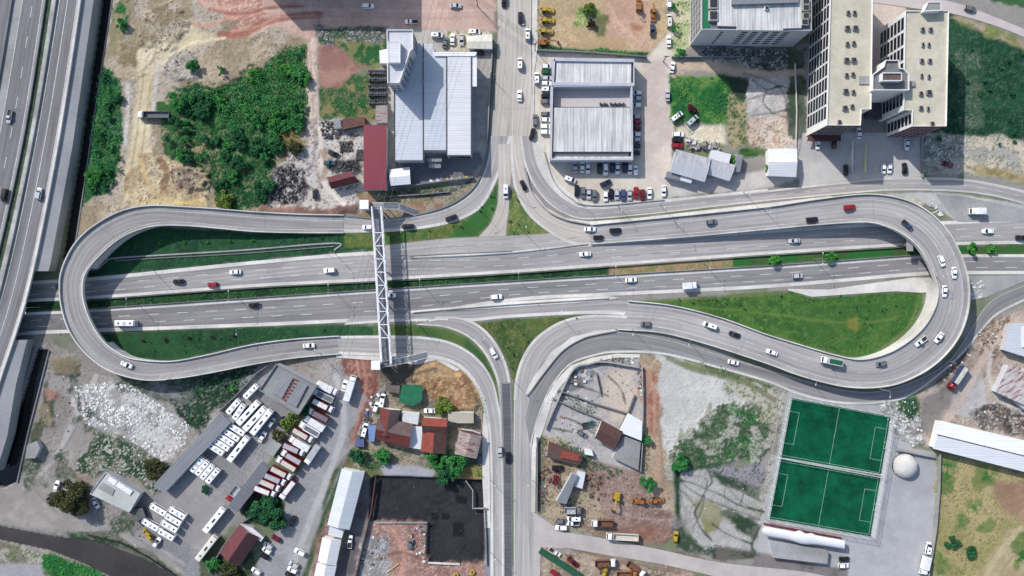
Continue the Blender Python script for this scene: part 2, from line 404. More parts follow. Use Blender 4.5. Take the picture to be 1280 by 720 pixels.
sheet('pavement_north', [(668,190),(672,205),(688,233),(712,252),(740,261),(830,253),(960,239),(960,236),(830,249),(745,256),(722,250),(698,228),(684,200),(680,180),(668,175)], CONC)
sheet('pavement_west_bend', [(420,442),(470,445),(520,446),(556,451),(575,462),(570,464),(545,450),(520,456),(490,452),(420,447)], CONC)
sheet('pavement_street_north', [(665,-20),(672,-20),(672,60),(668,90),(667,180),(665.5,180)], CONC)

# lane paint
for f in (0.36, 0.66): north.mark(marks, f, 0.2, 4.5, 7.2, start=2 + f * 7)
for f in (0.36, 0.66): south.mark(marks, f, 0.2, 4.5, 7.2, start=5 + f * 9, u1=None if f < 0.5 else 150)
south.mark(marks, 0.66, 0.2, 4.5, 7.2, u0=165)
north.mark(marks, 0, 0.18, dist=1.3); north.mark(marks, 0, 0.18, dist=-1.1)
south.mark(marks, 0, 0.18, dist=1.0); south.mark(marks, 0, 0.18, dist=-1.3, u0=30)
westb.mark(marks, 0, 0.15, dist=0.6); westb.mark(marks, 0, 0.15, dist=-1.2)
lower.mark(marks, 0, 0.15, dist=1.1); lower.mark(marks, 0, 0.15, dist=-0.9)
swcurve.mark(marks, 0, 0.15, dist=1.0); swcurve.mark(marks, 0, 0.15, dist=-1.0)
service_n.mark(marks, 0.5, 0.13, 2.5, 4.5, u0=25); service_n.mark(marks, 0, 0.14, dist=0.9); service_n.mark(marks, 0, 0.14, dist=-0.7)
service_s.mark(marks, 0, 0.14, dist=0.4); service_s.mark(marks, 0, 0.14, dist=-0.9)
slip.mark(marks, 0.5, 0.15, 3.0, 4.5, u0=10); seinner.mark(marks, 0, 0.15, dist=1.0)
exitlane.mark(marks, 0, 0.15, dist=-1.3)
topns.mark(marks, 0.5, 0.2); topns.mark(marks, 0.24, 0.14, 3, 5); topns.mark(marks, 0.97, 0.14)
botns_e.mark(marks, 0.03, 0.2); botns_e.mark(marks, 0.93, 0.14); botns_w.mark(marks, 0.06, 0.15); lower.mark(marks, 0.5, 0.13, 3, 5, u0=75)
# painted arrow and gore chevrons near the footbridge
for (x0, y0, x1, y1) in ((560,399.5,548,399), (548,399,536,401)): marks.bar(P(x0,y0,zc[0]+.01), P(x1,y1,zc[0]+.01), 0.7, 0.01)
struct(marks.build('lane_markings', PAINT))

# ================================================================== WEST MOTORWAY (raised on an embankment)
MZ = 6.0
def mwline(x0, x1, x2, x3, x4): return [(x0 + 3, -30), (x0, 0), (x1, 180), (x2, 360), (x3, 480), (x4, 590)]
lines = dict(c0=(-75,-110,-150,-190,-220), c1=(11,-20,-61,-95,-128), a0=(16,-15,-56,-90,-123), a1=(58,29,-12,-48,-83), b0=(71,41,2,-37,-70), b1=(101,73,36.5,-1,-34))
E = {k: mwline(*v) for k, v in lines.items()}
MOTORWAY = asphalt('asphalt_motorway', C(142, 139, 142), .18)
mwC = Strip(E['c0'], E['c1'], MZ, 50); mwA = Strip(E['a0'], E['a1'], MZ, 50); mwB = Strip(E['b0'], E['b1'], MZ, 50)
mmarks = MB()
for s, nm in ((mwC, 'motorway_outer'), (mwA, 'motorway_southbound'), (mwB, 'motorway_northbound')):
    mb = MB(); s.mesh(mb); struct(mb.build(nm, MOTORWAY))
mb = MB(); mwA.mesh(mb, d0=0, d1=3.6, dz=.004); mwA.mesh(mb, d0=-1.3, d1=-.01, dz=.004); mwB.mesh(mb, d0=0, d1=0.9, dz=.004); mwB.mesh(mb, d0=-1.2, d1=-.01, dz=.004)
struct(mb.build('motorway_shoulder', CONC_G))
mwA.mark(mmarks, 0, .2, dist=3.8, dz=.008); mwA.mark(mmarks, 0, .2, dist=-1.5, dz=.008); mwA.mark(mmarks, .6, .2, 4.5, 7.5, dz=.008)
mwB.mark(mmarks, 0, .2, dist=1.1, dz=.008); mwB.mark(mmarks, .45, .22, dz=.008); mwB.mark(mmarks, 0, .2, dist=-1.4, dz=.008)
struct(mmarks.build('motorway_markings', PAINT))
mb = MB(); st = Strip(E['a1'], E['b0'], MZ - .05, 60); st.mesh(mb)
struct(mb.build('motorway_median', plain('median_soil', C(62,80,58), .95, var=.7, scale=.35, world=True)))
mb = MB(); st.mesh(mb, .5, .98, .03); struct(mb.build('median_kerb', weathered('median_concrete', C(196,194,190), .55, s1=.12, s2=.6)))
mb = MB(); Strip(E['c1'], E['a0'], MZ - .05, 50).mesh(mb); struct(mb.build('motorway_gutter', CONC_D))
mb = MB(); path_wall(mb, mwB.R, 1.0, .95)
tag(mb.build('parapet_wall', CONC), 'pale concrete parapet along the canal side of the raised motorway', 'parapet')
mb = MB(); path_wall(mb, mwB.L, .4, .8)
tag(mb.build('median_barrier', CONC_G), 'long grey median barrier left of the nearest motorway carriageway', 'barrier')
mb = MB(); path_wall(mb, mwA.R, .3, .7)
tag(mb.build('guard_rail', CONC_D), 'thin guard rail between grassy median and southbound motorway lanes', 'guard rail')
mb = MB(); path_wall(mb, mwA.L, .4, .8)
tag(mb.build('lane_barrier', CONC_D), 'barrier at the far left edge dividing the two outer motorway carriageways', 'barrier')
# underside slab over the main road and abutments
mb = MB()
for s in (mwA, mwB, mwC):
    for i in range(len(s.L) - 1): mb.poly([s.L[i] - (0,0,1.1), s.L[i+1] - (0,0,1.1), s.R[i+1] - (0,0,1.1), s.R[i] - (0,0,1.1)])
for i in range(len(mwB.R) - 1): mb.poly([mwB.R[i] - (0,0,1.1), mwB.R[i+1] - (0,0,1.1), mwB.R[i+1], mwB.R[i]])
tag(mb.build('motorway_bridge', CONC_D), 'grey bridge slab carrying the motorway over the main road', 'bridge')
SLOPE = weathered('slope_concrete', C(158, 160, 161), 0.85)
for ya, yb, lab in ((-30, 341, 'long grey concrete verge and wall between motorway and upper canal'), (424, 600, 'grey concrete verge and wall between motorway and lower canal')):
    top = resample(catmull([(x, y, MZ + .0) for x, y in E['b1']], 12), 200); top = top[(top[:,1] >= ya) & (top[:,1] <= yb)]
    bx = np.interp(top[:,1], [-30, 0, 180, 330, 425, 480, 545, 600], [121, 117, 91, 63, 34, 20, 9, -8])
    bot = np.stack([bx, top[:,1], np.full(len(bx), 5.3)], 1); tw = world(top); bw = world(bot)
    mb = MB(); mb.grid([[a - np.array((0,0,.1)), a * .5 + b * .5, b, (b[0], b[1], -.2)] for a, b in zip(tw, bw)])
    e = 0 if ya > 0 else -1
    mb.poly([tw[e], bw[e], (bw[e][0], bw[e][1], -.2), (tw[e][0], tw[e][1], -.2)])
    mb.poly([tw[e] - np.array((0,0,.2)), (tw[e][0], tw[e][1], 0), (tw[e][0] - 40, tw[e][1] - 2, 0), (tw[e][0] - 40, tw[e][1] - 2, MZ - .2)])
    tag(mb.build('verge_wall', SLOPE), lab, 'wall')
WATER = plain('canal_water', (0.008, 0.009, 0.010, 1), 0.08, var=.3, scale=.3, world=True)
CANAL1 = [(131,-30),(144,-30),(140,0),(113,180),(92,322),(77,322),(101,180),(127,0)]
CANAL2 = [(46,436),(60,438),(34,540),(20,602),(4,610),(-14,600),(14,540)]
RIVER = [(-60,648),(0,658),(62,670),(125,678),(180,699),(235,730),(240,760),(170,760),(140,722),(105,705),(62,688),(0,675),(-60,665)]
for nm, pl, z, lf in (('canal_water', CANAL1, -1.6, (0,5,6,7)), ('canal_water', CANAL2, -1.6, (0,5,6)), ('river_water', RIVER, -.5, None)):
    mb = MB(); mb.prism([tuple(p) for p in W([(x + (-2.5 if i in lf else 2.5), y) if lf else (x, y) for i, (x, y) in enumerate(pl)], 0)], z - .05, z)
    struct(mb.build(nm, WATER if nm[0] == 'c' else plain('river_water', C(66,61,58), .35, var=.4, scale=.10, world=True)))
for pts, lab in (([(123.5,-30),(122,0),(97,180),(72.5,322)], 'low concrete wall on the motorway side of the upper canal'), ([(144,-30),(140.5,0),(113.5,180),(92.5,322)], 'low concrete wall on the wasteland side of the upper canal'),
                 ([(44,434),(12,540),(-16,602)], 'low concrete wall on the motorway side of the lower canal'), ([(62,438),(36,540),(22,603)], 'low concrete wall on the rubble side of the lower canal')):
    mb = MB(); path_wall(mb, edge(pts, 0, smooth=False), .45, .55, z0=-2.0); tag(mb.build('canal_wall', CONC_D), lab, 'wall')

# ================================================================== FLYOVERS
def flyover(label, pairs, open_rng, piers, amat):
    """pairs: (outer x, outer y, inner x, inner y, z). open_rng: pixel boxes where the deck is a bridge"""
    o = np.array([(a, b, z) for a, b, c, d, z in pairs], float); i = np.array([(c, d, z) for a, b, c, d, z in pairs], float)
    s = Strip(o, i, 0, paired=True); ALLSTRIPS.append((s, o, i))
    cx, cy = s.L[:,0].mean(), s.L[:,1].mean()
    r = thing('flyover_ramp', label, 'flyover', (cx, cy, 0))
    mb = MB(); s.mesh(mb); mb.build('deck', amat, r)
    for d0, d1, dl in ((.3, 1.9, 2.1), (-1.0, -.2, -1.25)):
        mb = MB(); s.mesh(mb, d0=d0, d1=d1, dz=.006); f = mb.build('footway', CONC_G, r)
        mk = MB(); s.mark(mk, 0, .15, dist=dl, dz=.012); mk.build('edge_line', PAINT, f)
    for e, q in ((s.L, 1), (s.R, -1)):
        m = MB(); path_wall(m, e, .38, .95); m.build('parapet', CONC, r)
        m = MB()
        opx = catmull([tuple(p) for p in (o if q == 1 else i)], 8)
        for k in range(len(e) - 1):
            op = any(x0 <= opx[k][0] <= x1 and y0 <= opx[k][1] <= y1 for x0, y0, x1, y1 in open_rng)
            zb = (max(e[k][2] - 1.5, 0), max(e[k+1][2] - 1.5, 0)) if op else (-.1, -.1)
            dd = e[k+1] - e[k]; nn = np.array([-dd[1], dd[0], 0]); nn = nn / (np.linalg.norm(nn) + 1e-9) * .18 * q
            a, b = e[k] + nn, e[k+1] + nn
            qd = [(a[0], a[1], zb[0]), (b[0], b[1], zb[1]), (b[0], b[1], b[2]), (a[0], a[1], a[2])]
            m.poly(qd if q < 0 else qd[::-1])
        m.build('side_wall', CONC, r)
    m = MB()
    for k in range(len(s.L) - 1):
        z = 1.5; m.poly([s.L[k] - (0,0,z), s.L[k+1] - (0,0,z), s.R[k+1] - (0,0,z), s.R[k] - (0,0,z)])
    m.build('soffit', CONC_D, r)
    for (px, py, z) in piers:
        b = P(px, py, z); m = MB(); m.tube([(b.x, b.y, -.1), (b.x, b.y, z - 2.1)], .8, 12); f = m.build('pier', CONC_G, r); m = MB(); m.box((b.x, b.y, z - 1.8), (2.4, 5.5, .6)); m.build('pier_cap', CONC_G, f)
    return s
flyL = flyover('curved grey flyover ramp looping over the left end of the main road', [
 (430,269,430,291,.06),(380,268,380,291,1.0),(320,265,320,289.5,2.3),(270,261,270,285,3.6),(230,258.5,232,282,4.6),(190,257,198,282,5.6),(155,263,172,288,6.4),(120,281,148,300,7.0),
 (95,304,125,320,7.3),(79,335,108,341,7.4),(75.5,362,104,361,7.4),(80,393,107,382,7.4),(92,421,116,405,7.2),(113,446,130,426,6.8),(140,464,146,439,6.2),(180,474.5,168,448.5,5.5),(222,472.5,213,451.5,4.6),(270,464.5,262,443,3.6),
 (320,454.5,314,431,2.4),(370,447,366,424,1.2),(425,442,424,420,.06)],
 [(60,335,140,428)], [(93,372,7.3),(98,400,7.3),(95,345,7.3)], asphalt('asphalt_ramp_left', C(166, 162, 160), .18, 31))
flyR = flyover('broad grey flyover ramp looping over the right end of the main road', [
 (738,281,738,305,.06),(800,275,800,300.5,.9),(880,267,880,294,1.9),(960,258.5,960,286.5,3.2),(1020,249.5,1020,281,4.5),(1075,243,1080,277.5,5.8),(1110,245,1108,283,6.6),(1140,253.5,1130,294,7.2),(1166,270,1148,310,7.7),
 (1187,294,1160,329,8.0),(1202,324,1168,348,8.1),(1210,355,1171.5,366,8.1),(1209,388,1167,386,8.0),(1198,420,1155,407,7.7),(1177,447,1135,426,7.2),(1148,468,1108,441.5,6.6),(1110,482,1076,449,5.8),(1060,483.5,1045,444,4.8),
 (1005,471,1000,431,3.8),(955,453,958,418,2.9),(880,429,900,397,1.5),(825,415.5,840,382,.6),(772,411.5,785,376,.06)],
 [(1085,270,1230,352)], [(1140,305,7.2),(1180,318,7.9),(1160,308,7.5),(1190,345,8)], asphalt('asphalt_ramp_right', C(172, 168, 167), .18, 37))
mk = MB(); flyR.mark(mk, .5, .15, 3, 6, u0=120, dz=.012); flyR.mark(mk, .45, .15, dz=.012, u0=345)
struct(mk.build('ramp_markings', PAINT))
def ramp_z(px, py):
    for s, o, i in ALLSTRIPS:
        oc = catmull(o, 8); ic = catmull(i, 8); c = (oc + ic) / 2
        d = np.hypot(c[:,0] - px, c[:,1] - py); k = int(d.argmin())
        if d[k] < np.hypot(*(oc[k] - ic[k])[:2]) / 2: return float(c[k,2])
    if px < 100 and px < np.interp(py, [0, 180, 360, 480], [101, 73, 36, -1]): return MZ
    return 0.05
# ================================================================== BARRIERS, KERBS
def wallthing(name, mat, label, cat, pts, t=.35, h=.8, smooth=True, z=0, group=None):
    mb = MB(); path_wall(mb, edge(pts, z, smooth=smooth), t, h, z0=-.1); return tag(mb.build(name, mat), label, cat, group)
wallthing('road_barrier', CONC, 'pale concrete barrier on the separator south of the eastbound lanes', 'barrier', [(516,390),(640,380),(760,372.5)])
wallthing('road_barrier', CONC_G, 'thin barrier outlining the pointed traffic island by the northern slip road', 'barrier', [(735,305),(640,316),(525,322),(516,321),(522,319),(640,313.3)], .3, .5)
wallthing('guard_rail', CONC_D, 'guard rail on the upper edge of the central grass median', 'guard rail', [(110,375.5),(330,359.5),(470,352.5),(640,342.5),(960,319.5),(1140,308.5)], .15, .75)
wallthing('guard_rail', CONC_G, 'guard rail on the lower edge of the central grass median', 'guard rail', [(110,386),(320,372),(470,362),(640,351),(960,332),(1140,319)], .15, .75)
wallthing('retaining_wall', CONC_G, 'curved white retaining wall beside the northeast service road', 'wall', [(657,213),(665,240),(684,263),(706,274.5),(738,280.5)], .4, .8)
wallthing('retaining_wall', CONC_D, 'dark retaining wall curving between the two southeast lanes', 'wall', [(659,495),(681,465),(704,438),(729,423),(748,418),(770,414)], .35, .7)
wallthing('kerb_wall', CONC, 'curved kerb wall along the outside of the southwest bend', 'wall', [(425,442.5),(520,446.5),(556,451),(580,464),(598,489),(607,520),(611,560),(612.5,650)], .3, .35)
wallthing('kerb_wall', CONC_D, 'curved dark edge wall along the outside of the northwest bend', 'wall', [(619,60),(615,120),(611,180),(604,212),(590,237),(563,256),(528,267),(480,273.5),(432,270)], .45, .6)
wallthing('kerb_wall', CONC_G, 'parking kerb wall curving around the commercial hall car park', 'wall', [(680,190),(692,226),(712,247),(742,257),(830,250)], .3, .7)
wallthing('drain_channel', CONC_G, 'pale concrete drain channel winding through the upper left lawn', 'drain', [(112,338),(122,336),(132,328),(142,323),(200,319),(300,313),(418,304),(418,313)], .6, .35)
wallthing('drain_channel', CONC_D, 'second thin concrete drain edge under the winding channel in the lawn', 'drain', [(144,326),(200,322.5),(300,317),(418,308)], .35, .35)
# ================================================================== GROUND
fx = np.arange(-40, 1320.1, 1.55); fy = np.arange(-30, 750.1, 1.55)
far = [-9000, -4000, -1800, -900, -500, -300, -180, -100]
gx = np.r_[far, fx, 1280 - np.array(far)[::-1]]; gy = np.r_[far, fy, 720 - np.array(far)[::-1]]
X, Y = np.meshgrid(gx, gy)
base = np.zeros(X.shape + (4,)); hgt = np.zeros(X.shape)
n1 = vnoise(X, Y, 60, 1); n2 = vnoise(X, Y, 14, 2, 5, .65); n3 = vnoise(X, Y, 5, 3, 4, .7); n4 = vnoise(X, Y, 30, 4, 5, .6); wn = RNG.random(X.shape)
def c3(c): return np.array(C(*c)[:3])
def mixa(a, b, t): return a + (b - a) * t[..., None]
def sm(x, a, b): t = np.clip((x - a) / (b - a), 0, 1); return t * t * (3 - 2 * t)
base[..., :3] = mixa(c3((150,146,140)), c3((120,128,100)), sm(n1, .45, .6)); base[..., 3] = .3
def Z(poly, c1, c2=None, c3_=None, soft=2.5, edge_=5, ns=n4, th=(.42,.58), fine=.3, h=None, grain=.10):
    """zone: colour c1 with patches of c2 (noise ns) and specks of c3_; h = (base, amp) metres"""
    poly = [(float(a), float(b)) for a, b in poly]
    xs = [p[0] for p in poly]; ys = [p[1] for p in poly]; mg = soft + edge_ + 4
    i0, i1 = np.searchsorted(gx, (min(xs) - mg, max(xs) + mg)); j0, j1 = np.searchsorted(gy, (min(ys) - mg, max(ys) + mg))
    sl = (slice(j0, j1), slice(i0, i1)); x, y = X[sl], Y[sl]
    if x.size == 0: return
    d = pdist(x, y, poly); d = np.where(inpoly(x, y, poly), d, -d) + edge_ * 2 * (n2[sl] - .5) * 1.6
    m = sm(d, -soft, soft)
    cc = np.broadcast_to(c3(c1), x.shape + (3,)).copy()
    if c2 is not None: cc = mixa(cc, c3(c2), sm(ns[sl], *th))
    if c3_ is not None: cc = mixa(cc, c3(c3_), sm(n3[sl] * .6 + wn[sl] * .4, .56, .68))
    cc = cc * (1 + grain * 2 * (n3[sl] - .5) + .6 * grain * (wn[sl] - .5))[..., None]
    base[sl][..., :3] = mixa(base[sl][..., :3], cc, m); base[sl][..., 3] = base[sl][..., 3] * (1 - m) + fine * m
    if h is not None:
        hh = h[0] + h[1] * (.45 * n2[sl] + .35 * n3[sl] + .2 * wn[sl])
        hgt[sl] = hgt[sl] * (1 - m) + hh * m
    elif fine < .2: hgt[sl] *= (1 - m)
GREEN = (40, 104, 56); DGREEN = (26, 84, 50); LGREEN = (92, 130, 62); SAND = (206, 192, 160); DIRT = (170, 152, 130)
# --- top left
Z([(105,-40),(395,-40),(395,200),(335,266),(150,262),(100,305),(92,300),(118,150),(138,0)], (186,174,158), (160,146,122), (128,118,96), h=(0,.9), grain=.2)
Z([(112,110),(126,80),(150,95),(155,180),(140,235),(98,262)], DGREEN, GREEN, (90,110,80), h=(0,.6))
Z([(140,15),(150,0),(168,0),(160,40),(145,70),(138,60)], GREEN, (150,140,110), ns=n2)
Z([(178,20),(215,0),(240,30),(225,50),(205,62),(175,60)], (190,178,160), (152,138,112), (110,104,80), h=(.2,1.8), grain=.25)
Z([(150,55),(200,62),(172,100),(142,96)], (178,164,140), (140,128,98), h=(0,1.5), grain=.25)
Z([(172,62),(200,55),(225,50),(240,24),(250,42),(282,46),(250,56),(215,72),(192,95),(186,130),(190,200),(178,240),(152,258),(160,200),(168,140),(173,95)], SAND, (218,206,176), soft=4, grain=.12)
Z([(240,-20),(345,-20),(350,25),(322,42),(285,52),(276,44),(300,26),(262,12)], (196,158,144), (178,134,120), (206,178,160), h=(.0,.4), grain=.18)
Z([(218,58),(248,70),(250,100),(222,102),(205,90)], (176,166,156), (196,188,180), (120,120,98), h=(.3,1.4), grain=.22)
Z([(250,70),(330,55),(345,80),(290,110),(265,130),(250,110)], (184,168,146), (160,146,122), (140,128,104), h=(.2,1.2), grain=.2)
Z([(155,230),(175,195),(205,195),(235,205),(268,225),(258,255),(230,264),(165,262)], (178,158,128), (204,190,158), (142,120,96), h=(.0,1.3), grain=.2)
Z([(212,208),(245,208),(268,222),(262,236),(235,238),(215,225)], (150,132,116), (190,172,140), (96,84,78), h=(.6,2.6), grain=.3)
Z([(205,118),(235,103),(270,112),(292,104),(322,88),(360,58),(383,55),(386,150),(362,165),(345,192),(332,262),(284,264),(262,230),(270,215),(240,205),(205,190)], (34,92,50), (24,76,42), (120,124,88), h=(0,.6), edge_=14, th=(.40,.56))
Z([(203,125),(225,116),(236,140),(226,170),(212,186),(204,170)], (168,158,128), (60,100,56), ns=n2, edge_=12, soft=4)
Z([(238,168),(262,160),(276,190),(262,206),(244,196)], (60,100,58), (150,140,104), ns=n2, edge_=12, soft=4)
Z([(286,205),(312,200),(318,226),(292,232)], (34,84,48), (110,116,78), ns=n2, edge_=12, soft=4)
Z([(345,160),(372,160),(385,185),(375,205),(350,205)], (136,122,78), (108,104,60), h=(0,1))
# --- dirt road top left and scrap yard
Z([(320,-30),(622,-30),(620,38),(565,40),(500,36),(412,40),(396,60),(372,48),(340,26)], (208,176,162), (196,164,150), (190,170,158), soft=4, grain=.08)
Z([(396,34),(486,34),(486,62),(398,58)], (52,72,54), (92,98,90), (150,150,146), ns=n2, grain=.3, h=(0,.4))
Z([(396,58),(472,60),(466,82),(446,92),(452,110),(440,135),(420,118),(398,118)], (170,132,120), (152,114,104), soft=4, edge_=8, grain=.12)
Z([(420,52),(484,56),(484,75),(470,84),(448,80)], (48,96,56), (128,130,88), ns=n2, th=(.5,.62))
Z([(397,110),(425,108),(440,92),(462,92),(472,150),(398,152)], (48,96,54), (136,134,88), (130,112,90), ns=n2, th=(.5,.62))
Z([(384,48),(396,48),(398,150),(402,205),(386,205),(384,130)], (214,194,178), (198,172,154), soft=2, edge_=2)
Z([(388,150),(456,152),(456,240),(446,262),(335,263),(342,215),(360,190),(385,180)], (206,198,190), (176,166,156), (110,104,98), ns=n2, th=(.5,.62), grain=.16)
Z([(340,215),(362,200),(382,215),(386,245),(360,256),(338,250)], (92,88,87), (52,50,51), (176,171,166), ns=n2, h=(0,.5), grain=.35)
Z([(396,152),(424,150),(428,172),(404,176)], (186,180,174), (84,80,77), (225,220,214), ns=n3, h=(0,.4), grain=.35)
Z([(408,202),(446,200),(450,214),(414,216)], (84,92,88), (60,60,58), (130,140,138), ns=n2, h=(0,1.2), grain=.35)
Z([(324,256),(400,262),(450,252),(446,268),(400,272),(322,270)], (146,116,104), (124,98,88), h=(.2,1.0), grain=.2)
Z([(446,240),(560,240),(600,222),(606,212),(590,238),(562,256),(526,267),(470,272),(446,270)], (168,152,136), (158,118,98), (104,118,76), ns=n2, grain=.2)
Z([(470,236),(560,236),(590,224),(588,232),(556,246),(470,250)], (64,72,60), (90,100,72), (150,146,138), ns=n2, grain=.25)
# --- factory plot
Z([(484,34),(560,38),(614,40),(617,60),(613,120),(610,180),(600,212),(584,226),(484,236)], (186,182,174), (170,166,160), soft=1.5, edge_=1, fine=.15)
Z([(494,200),(600,190),(604,205),(586,224),(500,232)], (128,128,132), (116,116,120), soft=2, edge_=2, fine=.12)
Z([(556,38),(610,40),(614,60),(560,64)], (214,206,188), (196,186,160), (120,130,80), ns=n2, edge_=2, th=(.5,.62))
# --- top middle, machine yard
Z([(671,-30),(838,-30),(836,40),(812,72),(674,62)], (202,178,144), (186,164,130), (166,148,116), grain=.16, h=(0,.3))
Z([(748,-20),(812,-20),(810,62),(762,48),(756,20)], (202,170,148), (194,160,138), (176,142,122), soft=6)
Z([(716,14),(742,6),(756,22),(744,36),(716,32)], (120,150,80), (90,130,66), (200,180,140), ns=n2)
Z([(740,18),(760,20),(754,46),(742,40)], (140,132,88), (110,112,80))
Z([(672,56),(690,60),(810,66),(808,71),(672,62)], (40,100,56), (60,120,64), edge_=1.5)
Z([(788,30),(806,32),(804,39),(792,38)], (172,124,100), edge_=2)
# --- hall car park
Z([(668,64),(810,72),(836,40),(836,-30),(848,-30),(842,180),(830,248),(740,262),(712,251),(690,232),(676,205),(668,180)], (216,207,192), (206,196,180), soft=1.5, edge_=1.5, fine=.14, grain=.06)
Z([(805,70),(842,70),(838,240),(808,248)], (212,200,188), (202,188,178), soft=3, edge_=2, fine=.14)
Z([(842,-30),(872,-30),(866,60),(842,80)], (206,200,168), (180,186,140), (90,120,70), ns=n2)
Z([(836,95),(850,94),(905,92),(922,112),(945,125),(935,150),(920,152),(902,158),(868,152),(838,150)], (44,104,54), (100,140,72), (30,84,48), h=(0,.5))
Z([(893,92),(942,100),(945,122),(925,130),(905,100)], (60,72,62), (44,60,50))
Z([(842,76),(880,72),(960,84),(1008,62),(1008,100),(960,98),(910,92),(842,94)], (206,190,168), (186,168,146), (160,150,140), grain=.14)
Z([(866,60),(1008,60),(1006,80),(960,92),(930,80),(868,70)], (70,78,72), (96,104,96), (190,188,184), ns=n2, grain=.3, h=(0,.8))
Z([(935,100),(1006,82),(1006,188),(962,190),(930,170),(930,130)], (190,186,182), (172,170,168), (214,206,198), grain=.14, h=(0,.7))
Z([(932,150),(990,140),(1000,178),(960,188),(932,178)], (216,202,188), (200,182,164), (150,128,104), ns=n2)
Z([(912,120),(932,126),(934,180),(914,186),(908,160)], (112,120,78), (176,160,130), (70,96,60), ns=n2, grain=.25)
Z([(845,158),(905,156),(908,180),(890,184),(850,178)], (220,212,184), (214,200,172), (230,226,206), edge_=2)
Z([(858,172),(900,178),(898,190),(860,186)], (150,148,144), (80,78,78), (226,224,220), ns=n2, h=(0,1.0), grain=.4)
Z([(925,186),(965,186),(965,196),(926,196)], (44,90,46), (90,110,64))
Z([(832,212),(862,224),(930,218),(1000,198),(1002,222),(960,235),(832,248)], (206,200,192), (196,188,182), edge_=2, fine=.15)
Z([(984,60),(1006,60),(1008,172),(994,180),(986,170)], (70,84,68), (96,104,92))
Z([(1003,166),(1150,166),(1152,221),(1060,226),(1000,234),(996,210)], (196,193,188), (186,184,180), soft=1, edge_=.6, fine=.12, grain=.05)
# --- right top
Z([(1092,-40),(1132,-30),(1134,100),(1090,100)], (206,190,178), edge_=1)
Z([(1150,26),(1184,14),(1280,58),(1340,80),(1340,200),(1240,176),(1196,170),(1160,178),(1150,165)], (26,66,46), (36,80,54), (66,90,70), grain=.2, h=(0,.5))
Z([(1186,22),(1200,18),(1290,54),(1290,66),(1240,48)], (170,150,130), (120,130,80), ns=n2)
Z([(1195,60),(1225,60),(1232,160),(1200,165)], (66,92,70), (44,82,58), (110,118,104), ns=n2)
Z([(1155,165),(1200,170),(1250,168),(1340,196),(1340,236),(1270,228),(1200,216),(1152,216)], (206,194,172), (176,172,164), (120,124,104), ns=n2, grain=.18, h=(0,.5))
Z([(1150,170),(1210,168),(1215,200),(1195,208),(1155,214)], (146,148,138), (100,112,96), (196,192,186), ns=n2, grain=.3)
Z([(1200,206),(1240,208),(1300,226),(1300,234),(1215,216)], (136,126,84), (170,156,120), ns=n2)
Z([(1215,-40),(1340,-40),(1340,20),(1280,12),(1240,0)], (60,100,60), (90,110,70))
# --- lawns of the interchange
LAWN_L = dict(c2=(36,68,48), c3_=(50,92,58), grain=.12, edge_=1.5, fine=.35)
Z([(1095,244),(1150,240),(1200,242),(1290,258),(1330,270),(1330,278),(1196,278),(1180,266),(1150,250)], (190,190,188), (180,180,179), soft=1, edge_=1, fine=.12, grain=.05)
Z([(1096,246),(1120,244),(1140,246),(1156,254),(1150,262)], (170,166,156), (196,190,178), ns=n2, edge_=2)
Z([(108,330),(128,326),(155,294),(200,283),(320,290),(430,292),(500,289),(470,312),(320,326),(220,336),(110,348)], (42,80,53), **LAWN_L)
Z([(430,291),(500,289),(560,281),(590,270),(608,254),(622,226),(622,258),(611,281),(597,297),(560,298),(470,308),(430,311)], (96,112,60), (66,104,56), (120,122,70), edge_=1.5, grain=.15)
Z([(610,250),(622,230),(621,258),(611,280),(590,296),(560,297)], (74,118,62), (60,104,54), edge_=1.5)
Z([(638,236),(646,240),(662,270),(688,291),(660,293),(632,296),(636,262)], (112,124,72), (84,116,62), (140,136,90), edge_=1.5, grain=.15)
Z([(-30,376),(110,374),(330,358),(470,351),(640,341),(762,332),(762,344),(640,352),(470,363),(320,373),(110,387),(-30,391)], (40,76,44), (28,58,38), (60,96,56), edge_=1)
Z([(762,332),(900,324),(920,322),(920,334),(762,344)], (170,140,112), (140,130,90), (110,124,70), edge_=1, ns=n2)
Z([(915,322),(1140,308),(1330,304),(1330,317),(1140,319),(915,335)], (48,104,50), (70,96,54), edge_=1)
Z([(125,416),(320,408),(430,405),(468,407),(468,420),(420,420),(320,430),(215,452),(170,449),(142,436)], (46,86,54), (36,72,48), (54,94,58), edge_=1.5, grain=.12)
Z([(468,405),(520,406),(556,411),(586,424),(606,445),(620,472),(620,490),(611,468),(594,444),(565,427),(525,420),(468,419)], (84,106,58), (64,96,52), edge_=1)
Z([(594,404),(640,398),(700,395),(738,393.5),(700,403),(672,420),(655,442),(645,472),(641,474),(632,450),(618,425)], (84,104,58), (66,92,52), (110,112,66), edge_=1, grain=.14)
Z([(780,377),(880,371),(990,363),(1015,372),(1120,365),(1154,364),(1153,380),(1138,410),(1106,434),(1072,447),(1044,443),(1000,430),(955,417),(880,392)], (74,110,52), (56,94,46), (92,122,60), edge_=1, grain=.12)
Z([(1000,385),(1080,375),(1150,370),(1135,410),(1100,436),(1060,446),(1010,428)], (52,96,46), (64,104,50), (88,112,58), soft=14, edge_=8)
Z([(1058,398),(1072,398),(1072,412),(1058,412)], (128,124,60), (110,116,56), edge_=3)
